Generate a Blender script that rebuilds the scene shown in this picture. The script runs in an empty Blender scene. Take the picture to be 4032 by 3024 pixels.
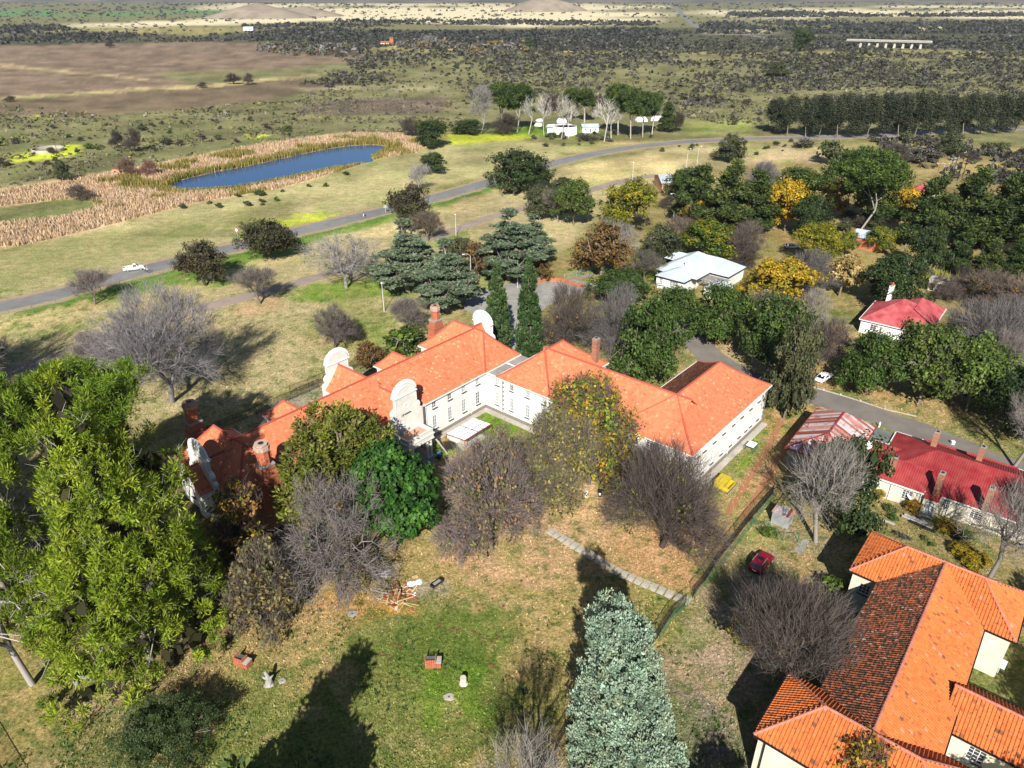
import bpy, math, random
import numpy as np
from mathutils import Vector, Matrix
R = math.radians
SC = bpy.context.scene
COL = SC.collection
# ------------------------------------------------------------------ camera, sky, sun, exposure
cam = bpy.data.cameras.new('camera'); cam_ob = bpy.data.objects.new('camera', cam); COL.objects.link(cam_ob)
cam_ob.location = (0, 0, 66); cam_ob.rotation_euler = (R(61.4), 0, 0)
cam.sensor_width = 36; cam.lens = 25.42; cam.clip_start = 0.5; cam.clip_end = 60000
SC.camera = cam_ob
world = bpy.data.worlds.new('World'); SC.world = world; world.use_nodes = True
wn = world.node_tree.nodes; wl = world.node_tree.links
sky = wn.new('ShaderNodeTexSky'); sky.sky_type = 'NISHITA'; sky.sun_disc = False
sky.sun_elevation = R(35); sky.sun_rotation = R(184.6); sky.altitude = 1300; sky.air_density = 1.0; sky.dust_density = 0.6
wl.new(sky.outputs[0], wn['Background'].inputs[0]); wn['Background'].inputs[1].default_value = 0.05
sun = bpy.data.lights.new('sun', 'SUN'); sun.energy = 5.0; sun.angle = R(0.5); sun.color = (1.0, 0.95, 0.87)
sun_ob = bpy.data.objects.new('sun', sun); COL.objects.link(sun_ob); sun_ob.location = (-30, -120, 160)
sun_ob.rotation_euler = Vector((0.0655, 0.8165, -0.5736)).to_track_quat('-Z', 'Y').to_euler()
SC.view_settings.view_transform = 'Standard'; SC.view_settings.look = 'None'
SC.view_settings.exposure = 0.85; SC.view_settings.gamma = 1.0; SC.view_settings.use_curve_mapping = False
SC.cycles.max_bounces = 5; SC.cycles.diffuse_bounces = 1; SC.cycles.transparent_max_bounces = 6; SC.cycles.volume_bounces = 0

# ------------------------------------------------------------------ mesh helpers
def np_mesh(name, V, F, mats, col=None, smooth=False, colname='col', mi=None):
    """V (n,3), F (m,k) all faces with the same corner count, col (m,4) per face"""
    V = np.asarray(V, np.float32); F = np.asarray(F, np.int32); m, k = F.shape
    me = bpy.data.meshes.new(name)
    me.vertices.add(len(V)); me.vertices.foreach_set('co', V.ravel())
    me.loops.add(m*k); me.loops.foreach_set('vertex_index', F.ravel())
    me.polygons.add(m); me.polygons.foreach_set('loop_start', np.arange(0, m*k, k, dtype=np.int32))
    try: me.polygons.foreach_set('loop_total', np.full(m, k, np.int32))
    except Exception: pass
    for mt in mats: me.materials.append(mt)
    if mi is not None: me.polygons.foreach_set('material_index', np.asarray(mi, np.int32))
    if smooth: me.polygons.foreach_set('use_smooth', np.ones(m, bool))
    if col is not None:
        a = me.attributes.new(colname, 'FLOAT_COLOR', 'FACE'); a.data.foreach_set('color', np.asarray(col, np.float32).ravel())
    me.update(calc_edges=True); me.validate()
    return me

class MB:
    """collects shapes; build() links them as ONE mesh object"""
    def __init__(s): s.V = []; s.F = []; s.M = []; s.A = []; s.T = None
    def add(s, vs, fs, m=0, a=0.0):
        o = len(s.V)
        s.V += [tuple(s.T @ Vector(v)) for v in vs] if s.T is not None else [tuple(v) for v in vs]
        for f in fs: s.F.append([o+i for i in f]); s.M.append(m); s.A.append(a)
        return s
    def box(s, c, d, rz=0.0, m=0, a=0.0, taper=1.0):
        x, y, z = d[0]/2, d[1]/2, d[2]/2; cs, sn = math.cos(rz), math.sin(rz); vs = []
        for k, t in ((-1, 1.0), (1, taper)):
            for i, j in ((-1, -1), (1, -1), (1, 1), (-1, 1)):
                px, py = i*x*t, j*y*t; vs.append((c[0]+px*cs-py*sn, c[1]+px*sn+py*cs, c[2]+k*z))
        return s.add(vs, [(3,2,1,0), (4,5,6,7), (0,1,5,4), (1,2,6,5), (2,3,7,6), (3,0,4,7)], m, a)
    def box2(s, p, q, m=0, a=0.0):
        return s.box([(p[i]+q[i])/2 for i in range(3)], [abs(q[i]-p[i]) for i in range(3)], 0, m, a)
    def bar(s, p, q, w, h=None, m=0, a=0.0):
        p, q = Vector(p), Vector(q); h = h or w; d = (q-p).normalized()
        u = d.cross(Vector((0,0,1)));
        u = u.normalized() if u.length > 1e-3 else Vector((1,0,0))
        n = u.cross(d)
        vs = [e+u*i*w/2+n*j*h/2 for e in (p, q) for i, j in ((-1,-1),(1,-1),(1,1),(-1,1))]
        return s.add(vs, [(3,2,1,0), (4,5,6,7), (0,1,5,4), (1,2,6,5), (2,3,7,6), (3,0,4,7)], m, a)
    def tube(s, pts, rs, n=8, m=0, a=0.0, cap=True):
        pts = [Vector(p) for p in pts]
        if not isinstance(rs, (list, tuple)): rs = [rs]*len(pts)
        vs = []; fs = []
        for i, p in enumerate(pts):
            d = (pts[min(i+1, len(pts)-1)]-pts[max(i-1, 0)]).normalized()
            u = d.cross(Vector((0.13, 0.05, 1)) if abs(d.z) < .95 else Vector((1, 0, 0))).normalized(); w = d.cross(u)
            for k in range(n):
                t = 2*math.pi*k/n; vs.append(p+u*math.cos(t)*rs[i]+w*math.sin(t)*rs[i])
        for i in range(len(pts)-1):
            for k in range(n): fs.append((i*n+k, i*n+(k+1) % n, (i+1)*n+(k+1) % n, (i+1)*n+k))
        if cap: fs.append(tuple(range(n))[::-1]); fs.append(tuple((len(pts)-1)*n+k for k in range(n)))
        return s.add(vs, fs, m, a)
    def lathe(s, prof, c=(0,0,0), n=16, m=0, a=0.0):
        vs = [(c[0]+r*math.cos(2*math.pi*k/n), c[1]+r*math.sin(2*math.pi*k/n), c[2]+z) for r, z in prof for k in range(n)]
        fs = [(i*n+k, i*n+(k+1) % n, (i+1)*n+(k+1) % n, (i+1)*n+k) for i in range(len(prof)-1) for k in range(n)]
        fs.append(tuple(range(n))[::-1]); fs.append(tuple((len(prof)-1)*n+k for k in range(n)))
        return s.add(vs, fs, m, a)
    def prism(s, poly, f0, f1, m=0, a=0.0):
        """poly of 2D points; f0, f1 map a 2D point to 3D for the two ends"""
        n = len(poly); vs = [f0(p) for p in poly]+[f1(p) for p in poly]
        fs = [tuple(range(n))[::-1], tuple(range(n, 2*n))]+[(i, (i+1) % n, n+(i+1) % n, n+i) for i in range(n)]
        return s.add(vs, fs, m, a)
    def mesh(s, name, mats, smooth=False):
        me = bpy.data.meshes.new(name); me.from_pydata(s.V, [], s.F)
        for mt in mats: me.materials.append(mt)
        me.polygons.foreach_set('material_index', s.M)
        at = me.attributes.new('rnd', 'FLOAT', 'FACE'); at.data.foreach_set('value', np.asarray(s.A, np.float32))
        if smooth: me.polygons.foreach_set('use_smooth', [True]*len(me.polygons))
        me.update(); return me
    def build(s, name, mats, parent=None, smooth=False):
        if not isinstance(mats, (list, tuple)): mats = [mats]
        return link(name, s.mesh(name, mats, smooth), parent)

def link(name, data, parent=None, loc=(0,0,0), rz=0.0):
    o = bpy.data.objects.new(name, data); COL.objects.link(o); o.parent = parent
    o.location = loc; o.rotation_euler = (0, 0, rz); return o
def tag(o, label, cat, group=None, kind=None):
    o['label'] = label; o['category'] = cat
    if group: o['group'] = group
    if kind: o['kind'] = kind
    return o
def thing(name, label, cat, loc=(0,0,0), rz=0.0, group=None):
    return tag(link(name, None, None, loc, rz), label, cat, group)
def struct(o): o['kind'] = 'structure'; return o
def stuff(o): o['kind'] = 'stuff'; return o
def copy_tree(o, parent=None):
    c = o.copy(); COL.objects.link(c); c.parent = parent
    for ch in list(o.children): copy_tree(ch, c)
    return c

# ------------------------------------------------------------------ noise for plants and ground cover
def vnoise(x, y, seed=0):
    xi = np.floor(x).astype(np.int64); yi = np.floor(y).astype(np.int64); fx = x-xi; fy = y-yi
    fx = fx*fx*(3-2*fx); fy = fy*fy*(3-2*fy)
    def h(a, b):
        n = (a*374761393+b*668265263+seed*1442695041) & 0xffffffff
        n = ((n ^ (n >> 13))*1274126177) & 0xffffffff
        return ((n ^ (n >> 16)) & 0xffff)/65535.0
    return (h(xi, yi)*(1-fx)+h(xi+1, yi)*fx)*(1-fy)+(h(xi, yi+1)*(1-fx)+h(xi+1, yi+1)*fx)*fy
def fbm(x, y, seed=0, o=4):
    s = 0; a = .5; t = 0
    for i in range(o): s = s+a*vnoise(x*2**i, y*2**i, seed+i*17); t += a; a *= .55
    return s/t
def inpoly(x, y, poly):
    r = np.zeros(np.shape(x), bool); n = len(poly)
    for i in range(n):
        x0, y0 = poly[i]; x1, y1 = poly[(i+1) % n]
        if y0 == y1: continue
        r ^= ((y0 > y) != (y1 > y)) & (x < (x1-x0)*(y-y0)/(y1-y0)+x0)
    return r
def sdpoly(x, y, poly):
    d = np.full(np.shape(x), 1e18); n = len(poly)
    for i in range(n):
        x0, y0 = poly[i]; x1, y1 = poly[(i+1) % n]; ex, ey = x1-x0, y1-y0
        t = np.clip(((x-x0)*ex+(y-y0)*ey)/(ex*ex+ey*ey+1e-9), 0, 1)
        d = np.minimum(d, (x-x0-t*ex)**2+(y-y0-t*ey)**2)
    d = np.sqrt(d); return np.where(inpoly(x, y, poly), -d, d)
def sdline(x, y, line):
    d = np.full(np.shape(x), 1e18)
    for i in range(len(line)-1):
        x0, y0 = line[i]; x1, y1 = line[i+1]; ex, ey = x1-x0, y1-y0
        t = np.clip(((x-x0)*ex+(y-y0)*ey)/(ex*ex+ey*ey+1e-9), 0, 1)
        d = np.minimum(d, (x-x0-t*ex)**2+(y-y0-t*ey)**2)
    return np.sqrt(d)

# ------------------------------------------------------------------ materials
def nmat(name):
    m = bpy.data.materials.new(name); m.use_nodes = True; nt = m.node_tree
    return m, nt, nt.nodes, nt.links, nt.nodes['Principled BSDF']
def N(nt, typ, **kw):
    n = nt.nodes.new(typ)
    for k, v in kw.items():
        if k.startswith('i_'): n.inputs[int(k[2:])].default_value = v
        else: setattr(n, k, v)
    return n
def mixc(nt, blend, fac, a, b):
    n = nt.nodes.new('ShaderNodeMix'); n.data_type = 'RGBA'; n.blend_type = blend
    for idx, v in ((0, fac), (6, a), (7, b)):
        if hasattr(v, 'is_linked') or hasattr(v, 'links'): nt.links.new(v, n.inputs[idx])
        else: n.inputs[idx].default_value = v if idx == 0 or len(v) == 4 else (*v, 1)
    return n.outputs[2]
def ramp(nt, src, stops):
    r = nt.nodes.new('ShaderNodeValToRGB'); e = r.color_ramp.elements
    while len(e) < len(stops): e.new(0.5)
    for i, (p, c) in enumerate(stops): e[i].position = p; e[i].color = (*c, 1) if len(c) == 3 else c
    nt.links.new(src, r.inputs[0]); return r.outputs[0]
def noise(nt, scale, detail=4, coord=None, rough=.6):
    n = N(nt, 'ShaderNodeTexNoise'); n.inputs['Scale'].default_value = scale; n.inputs['Detail'].default_value = detail
    n.inputs['Roughness'].default_value = rough
    if coord is None: coord = N(nt, 'ShaderNodeTexCoord').outputs['Object']
    nt.links.new(coord, n.inputs['Vector']); return n.outputs[0]
def bump(nt, bs, h, strength=.3, dist=.05):
    b = N(nt, 'ShaderNodeBump'); b.inputs['Strength'].default_value = strength; b.inputs['Distance'].default_value = dist
    nt.links.new(h, b.inputs['Height']); nt.links.new(b.outputs[0], bs.inputs['Normal'])
def mat(name, c, rough=.7, var=.25, scale=2.0, c2=None, metal=0.0, spec=.3, bmp=0.0, bscale=8.0, scale2=None):
    m, nt, nd, lk, bs = nmat(name)
    c2 = c2 or tuple(v*(1-var) for v in c)
    nz = noise(nt, scale, 5)
    col = ramp(nt, nz, [(.32, c2), (.66, c)])
    if scale2:
        n2 = noise(nt, scale2, 3); col = mixc(nt, 'MULTIPLY', .6, col, ramp(nt, n2, [(.3, (.6,.6,.6)), (.65, (1,1,1))]))
    lk.new(col, bs.inputs['Base Color'])
    bs.inputs['Roughness'].default_value = rough; bs.inputs['Metallic'].default_value = metal
    bs.inputs['Specular IOR Level'].default_value = spec
    if bmp: bump(nt, bs, noise(nt, bscale, 4), bmp)
    return m
M = {}
M['white_wall'] = mat('white_plaster', (.84,.83,.79), .75, .07, .5, scale2=.15)
M['cream_wall'] = mat('cream_plaster', (.74,.68,.54), .8, .14, .6, scale2=.2)
M['white_paint'] = mat('white_paint', (.82,.82,.80), .5, .08, 1.5)
M['gable_plaster'] = mat('gable_plaster', (.80,.77,.70), .8, .12, .9, scale2=.3)
M['dark_stone'] = mat('grey_brown_stone', (.27,.24,.20), .85, .4, 1.7, bmp=.4)
M['quoin'] = mat('dark_grey_quoin_stone', (.21,.20,.19), .85, .35, 1.5)
M['sill'] = mat('dark_sill', (.10,.10,.10), .7, .3, 2)
M['concrete'] = mat('grey_concrete', (.36,.35,.32), .85, .3, .8, scale2=.25, bmp=.2)
M['pale_concrete'] = mat('pale_concrete', (.50,.46,.39), .85, .25, .7, scale2=.3)
M['asphalt'] = mat('worn_asphalt', (.235,.23,.225), .9, .22, .35, scale2=.06, bmp=.15, bscale=5)
M['old_asphalt'] = mat('old_brown_asphalt', (.225,.20,.175), .92, .25, .3, scale2=.08, bmp=.15, bscale=5)
M['gravel'] = mat('pinkish_gravel', (.34,.27,.22), .95, .22, .5, scale2=.09, bmp=.3)
M['glass'] = mat('window_glass', (.05,.06,.075), .12, .4, .8, spec=.6)
M['curtain_glass'] = mat('curtained_glass', (.34,.36,.38), .25, .5, 1.3, spec=.5)
M['dark_paint'] = mat('black_paint', (.015,.015,.017), .55, .3, 3)
M['steel'] = mat('galvanised_steel', (.48,.50,.51), .45, .2, 1.0, metal=.4)
M['pole'] = mat('grey_lamp_pole', (.55,.56,.56), .5, .15, 1)
M['rust_red'] = mat('red_oxide_paint', (.30,.045,.03), .6, .3, 2)
M['green_wire'] = mat('green_wire', (.06,.17,.09), .6, .3, 1)
M['wood'] = mat('fresh_cut_wood', (.60,.42,.22), .8, .25, 4)
M['brown_board'] = mat('brown_board', (.30,.13,.06), .7, .35, 4)
M['red_board'] = mat('red_brown_board', (.32,.06,.03), .6, .35, 4)
M['charred'] = mat('charred_wood', (.02,.018,.016), .9, .3, 4)
M['grey_wood'] = mat('weathered_grey_wood', (.36,.34,.32), .9, .35, 3, bmp=.4, bscale=6)
M['pale_wood'] = mat('bleached_wood', (.62,.55,.46), .85, .25, 3)
M['tin_blue'] = mat('pale_blue_grey_roof_sheet', (.52,.59,.64), .5, .12, .25, scale2=.12, metal=.1)
M['tin_grey'] = mat('grey_roof_sheet', (.42,.44,.45), .5, .25, .4, metal=.2, scale2=.15)
M['tin_green'] = mat('weathered_green_grey_sheet', (.20,.22,.19), .6, .2, .4, scale2=.2)
M['roof_red'] = mat('dark_red_painted_sheet', (.27,.022,.028), .5, .35, .7, c2=(.33,.06,.055), scale2=.25)
M['roof_pink'] = mat('faded_red_roof_sheet', (.50,.13,.13), .6, .3, .5, c2=(.33,.04,.055), scale2=.2)
M['tarp_white'] = mat('white_sheeting', (.88,.89,.90), .6, .06, 1)
M['tent_white'] = mat('white_canvas', (.82,.82,.80), .7, .1, .7)
M['pale_blue_cloth'] = mat('pale_blue_cloth', (.62,.72,.80), .8, .2, 3)
M['car_white'] = mat('white_car_paint', (.80,.81,.82), .25, .04, .8, spec=.5)
M['car_red'] = mat('red_car_paint', (.26,.006,.02), .22, .2, .8, spec=.6)
M['car_glass'] = mat('dark_car_glass', (.012,.014,.02), .1, .3, 1, spec=.7)
M['tyre'] = mat('tyre_rubber', (.018,.018,.018), .85, .2, 5)
M['rim'] = mat('alloy_rim', (.62,.63,.65), .3, .15, 4, metal=.5)
M['lamp_red'] = mat('red_lens', (.45,.02,.03), .2, .2, 4)
M['lamp_clear'] = mat('clear_lens', (.75,.76,.75), .15, .1, 4)
M['yellow_paint'] = mat('yellow_paint', (.58,.43,.03), .55, .3, 1.2)
M['plastic_black'] = mat('black_plastic', (.03,.03,.032), .45, .3, 3)
M['plastic_green'] = mat('green_plastic_tank', (.03,.34,.17), .4, .15, 1)
M['blue_plastic'] = mat('blue_plastic', (.06,.20,.42), .4, .2, 2)
M['orange_brick_wall'] = mat('orange_brick_wall', (.46,.16,.075), .85, .3, 1.2, bmp=.3)
M['pink_wall'] = mat('salmon_plaster', (.60,.33,.22), .85, .2, .6)
M['earth'] = mat('bare_earth', (.30,.19,.11), .95, .35, 1.0)
M['ash'] = mat('grey_ash', (.36,.35,.36), .95, .5, 2.2)
M['skin'] = mat('brown_skin', (.13,.07,.045), .6, .1, 5)
M['cloth_white'] = mat('white_cloth', (.75,.75,.74), .8, .1, 5)
M['cloth_dark'] = mat('dark_cloth', (.03,.03,.04), .8, .2, 5)
M['cloth_blue'] = mat('blue_cloth', (.05,.12,.32), .8, .2, 5)
M['stone_pale'] = mat('pale_cast_stone', (.44,.42,.38), .9, .3, 2.0, scale2=.8, bmp=.3)
# brick (pieces carry their own tone in 'rnd')
def brick_mat(name, a, b, c, course=None):
    m, nt, nd, lk, bs = nmat(name)
    at = N(nt, 'ShaderNodeAttribute'); at.attribute_name = 'rnd'
    col = ramp(nt, at.outputs['Fac'], [(0, a), (.5, b), (1, c)])
    nz = noise(nt, 6, 4); col = mixc(nt, 'MULTIPLY', .55, col, ramp(nt, nz, [(.3, (.55,.5,.48)), (.65, (1,1,1))]))
    lk.new(col, bs.inputs['Base Color']); bs.inputs['Roughness'].default_value = .85
    bump(nt, bs, nz, .3); return m
M['brick'] = brick_mat('red_orange_brick', (.42,.12,.06), (.50,.17,.08), (.34,.10,.06))
M['old_brick'] = brick_mat('weathered_brown_brick', (.30,.12,.07), (.38,.18,.11), (.24,.13,.10))
M['brick_pale'] = brick_mat('lichened_brick', (.45,.30,.22), (.50,.40,.32), (.38,.2,.13))
def mortar_mat(name, a, b, mortar, sc=(4.3, 4.3, 4.3)):
    m, nt, nd, lk, bs = nmat(name)
    br = N(nt, 'ShaderNodeTexBrick'); br.inputs['Scale'].default_value = 4.3
    br.inputs['Color1'].default_value = (*a, 1); br.inputs['Color2'].default_value = (*b, 1); br.inputs['Mortar'].default_value = (*mortar, 1)
    br.inputs['Mortar Size'].default_value = .03
    g = N(nt, 'ShaderNodeNewGeometry'); tc = N(nt, 'ShaderNodeTexCoord')
    sx = N(nt, 'ShaderNodeSeparateXYZ'); lk.new(tc.outputs['Object'], sx.inputs[0])
    ad = N(nt, 'ShaderNodeMath', operation='ADD'); lk.new(sx.outputs[0], ad.inputs[0]); lk.new(sx.outputs[1], ad.inputs[1])
    cb = N(nt, 'ShaderNodeCombineXYZ'); lk.new(ad.outputs[0], cb.inputs[0]); lk.new(sx.outputs[2], cb.inputs[1])
    lk.new(cb.outputs[0], br.inputs['Vector'])
    nz = noise(nt, 1.3, 4)
    lk.new(mixc(nt, 'MULTIPLY', .6, br.outputs[0], ramp(nt, nz, [(.3, (.6,.55,.5)), (.65, (1,1,1))])), bs.inputs['Base Color'])
    bs.inputs['Roughness'].default_value = .85; bump(nt, bs, br.outputs[1], -.4, .02); return m
M['brickwork'] = mortar_mat('red_brickwork', (.40,.13,.07), (.48,.19,.10), (.42,.33,.26))
M['brickwork_old'] = mortar_mat('brown_brickwork', (.27,.13,.08), (.36,.19,.12), (.36,.30,.25))
# roof tiles: one tone per tile in 'rnd', lichen and soot by position
def tile_mat(name, stops, moss, moss_amt, sc=.5):
    m, nt, nd, lk, bs = nmat(name)
    at = N(nt, 'ShaderNodeAttribute'); at.attribute_name = 'rnd'
    col = ramp(nt, at.outputs['Fac'], stops)
    big = noise(nt, .18, 5)
    col = mixc(nt, 'MULTIPLY', .45, col, ramp(nt, big, [(.3, (.72,.66,.62)), (.62, (1.05,1.03,1.0))]))
    fine = noise(nt, 3.2, 5)
    fac = ramp(nt, fine, [(moss_amt, (1,1,1)), (moss_amt+.12, (0,0,0))])
    col = mixc(nt, 'MIX', fac, col, moss)
    lk.new(col, bs.inputs['Base Color']); bs.inputs['Roughness'].default_value = .8; bs.inputs['Specular IOR Level'].default_value = .2
    return m
M['tile'] = tile_mat('orange_flat_tiles', [(0, (.46,.12,.058)), (.12, (.57,.155,.072)), (.5, (.61,.185,.092)), (.86, (.65,.23,.115)), (1, (.66,.34,.20))], (.40,.17,.09), .22)
M['tile_roman'] = tile_mat('orange_roll_tiles', [(0, (.16,.075,.04)), (.06, (.26,.09,.04)), (.10, (.52,.125,.035)), (.5, (.58,.155,.042)), (.93, (.60,.18,.055)), (1, (.48,.24,.17))], (.13,.08,.05), .33)
M['tile_mossy'] = tile_mat('mossy_dark_tiles', [(0, (.04,.035,.025)), (.3, (.14,.06,.035)), (.55, (.30,.085,.04)), (.85, (.36,.10,.045)), (1, (.34,.27,.24))], (.03,.03,.02), .42)
M['ridge'] = mat('ridge_tile_red', (.42,.075,.045), .8, .35, 1.4, c2=(.34,.085,.06))
M['ridge_pink'] = mat('ridge_tile_mortared', (.50,.20,.14), .85, .3, 1.6, c2=(.40,.13,.08))
# corrugated sheet with rusty sheets
def rusty_mat():
    m, nt, nd, lk, bs = nmat('rusty_corrugated_sheet')
    at = N(nt, 'ShaderNodeAttribute'); at.attribute_name = 'rnd'
    col = ramp(nt, at.outputs['Fac'], [(0, (.42,.40,.42)), (.45, (.50,.42,.42)), (.62, (.44,.22,.18)), (.8, (.26,.06,.04)), (1, (.18,.04,.03))])
    nz = noise(nt, .8, 5); col = mixc(nt, 'MIX', ramp(nt, nz, [(.5, (0,0,0)), (.72, (1,1,1))]), col, (.27,.08,.05))
    lk.new(col, bs.inputs['Base Color']); bs.inputs['Roughness'].default_value = .65; return m
M['rusty'] = rusty_mat()
# foliage: colour per leaf in 'col', small shift per plant
def leaf_mat(name, trans, rough):
    m, nt, nd, lk, bs = nmat(name)
    at = N(nt, 'ShaderNodeAttribute'); at.attribute_name = 'col'
    oi = N(nt, 'ShaderNodeObjectInfo')
    hs = N(nt, 'ShaderNodeHueSaturation'); lk.new(at.outputs['Color'], hs.inputs['Color'])
    mr = N(nt, 'ShaderNodeMapRange'); lk.new(oi.outputs['Random'], mr.inputs[0]); mr.inputs[3].default_value = .82; mr.inputs[4].default_value = 1.18
    lk.new(mr.outputs[0], hs.inputs['Value'])
    mh = N(nt, 'ShaderNodeMapRange'); lk.new(oi.outputs['Random'], mh.inputs[0]); mh.inputs[3].default_value = .515; mh.inputs[4].default_value = .487
    lk.new(mh.outputs[0], hs.inputs['Hue'])
    lk.new(hs.outputs[0], bs.inputs['Base Color']); bs.inputs['Roughness'].default_value = rough; bs.inputs['Specular IOR Level'].default_value = .25
    if trans:
        tr = N(nt, 'ShaderNodeBsdfTranslucent'); lk.new(hs.outputs[0], tr.inputs[0])
        mx = N(nt, 'ShaderNodeMixShader'); mx.inputs[0].default_value = trans
        lk.new(bs.outputs[0], mx.inputs[1]); lk.new(tr.outputs[0], mx.inputs[2]); lk.new(mx.outputs[0], nd['Material Output'].inputs[0])
    return m
M['leaf'] = leaf_mat('leaves', .22, .55)
M['twig'] = leaf_mat('twigs', 0, .85)
M['bark'] = mat('grey_brown_bark', (.20,.165,.135), .9, .4, 2.5, bmp=.5)
M['bark_pale'] = mat('pale_bark', (.52,.48,.43), .85, .35, 2.0, bmp=.3)
# ground: zone colour in 'tint', blades and tufts by noise
m, nt, nd, lk, bs = nmat('ground_cover'); M['ground'] = m
at = N(nt, 'ShaderNodeAttribute'); at.attribute_name = 'tint'
tc = N(nt, 'ShaderNodeTexCoord').outputs['Object']
n1 = noise(nt, 2.2, 6, tc, .8); n2 = noise(nt, .45, 4, tc); n3 = noise(nt, .055, 5, tc, .65); n4 = noise(nt, 1.4, 7, tc, .85); n5 = noise(nt, 7, 3, tc, .8)
col = mixc(nt, 'MULTIPLY', 1, at.outputs['Color'], ramp(nt, n1, [(.36, (.42,.46,.34)), (.5, (1,1,1)), (.62, (1.55,1.5,1.5))]))
col = mixc(nt, 'MULTIPLY', .8, col, ramp(nt, n5, [(.36, (.62,.66,.58)), (.5, (1,1,1)), (.64, (1.3,1.28,1.25))]))
col = mixc(nt, 'MULTIPLY', .8, col, ramp(nt, n2, [(.34, (.70,.78,.6)), (.64, (1.25,1.2,1.2))]))
col = mixc(nt, 'MULTIPLY', .6, col, ramp(nt, n3, [(.34, (.72,.8,.62)), (.64, (1.2,1.15,1.12))]))
lk.new(col, bs.inputs['Base Color']); bs.inputs['Roughness'].default_value = .95; bs.inputs['Specular IOR Level'].default_value = .1
bump(nt, bs, n4, .9, .3)
# water
m, nt, nd, lk, bs = nmat('pond_water'); M['water'] = m
bs.inputs['Base Color'].default_value = (.010,.060,.17,1); bs.inputs['Roughness'].default_value = .12; bs.inputs['Specular IOR Level'].default_value = .5
bump(nt, bs, noise(nt, .9, 3), .12, .1)

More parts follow.
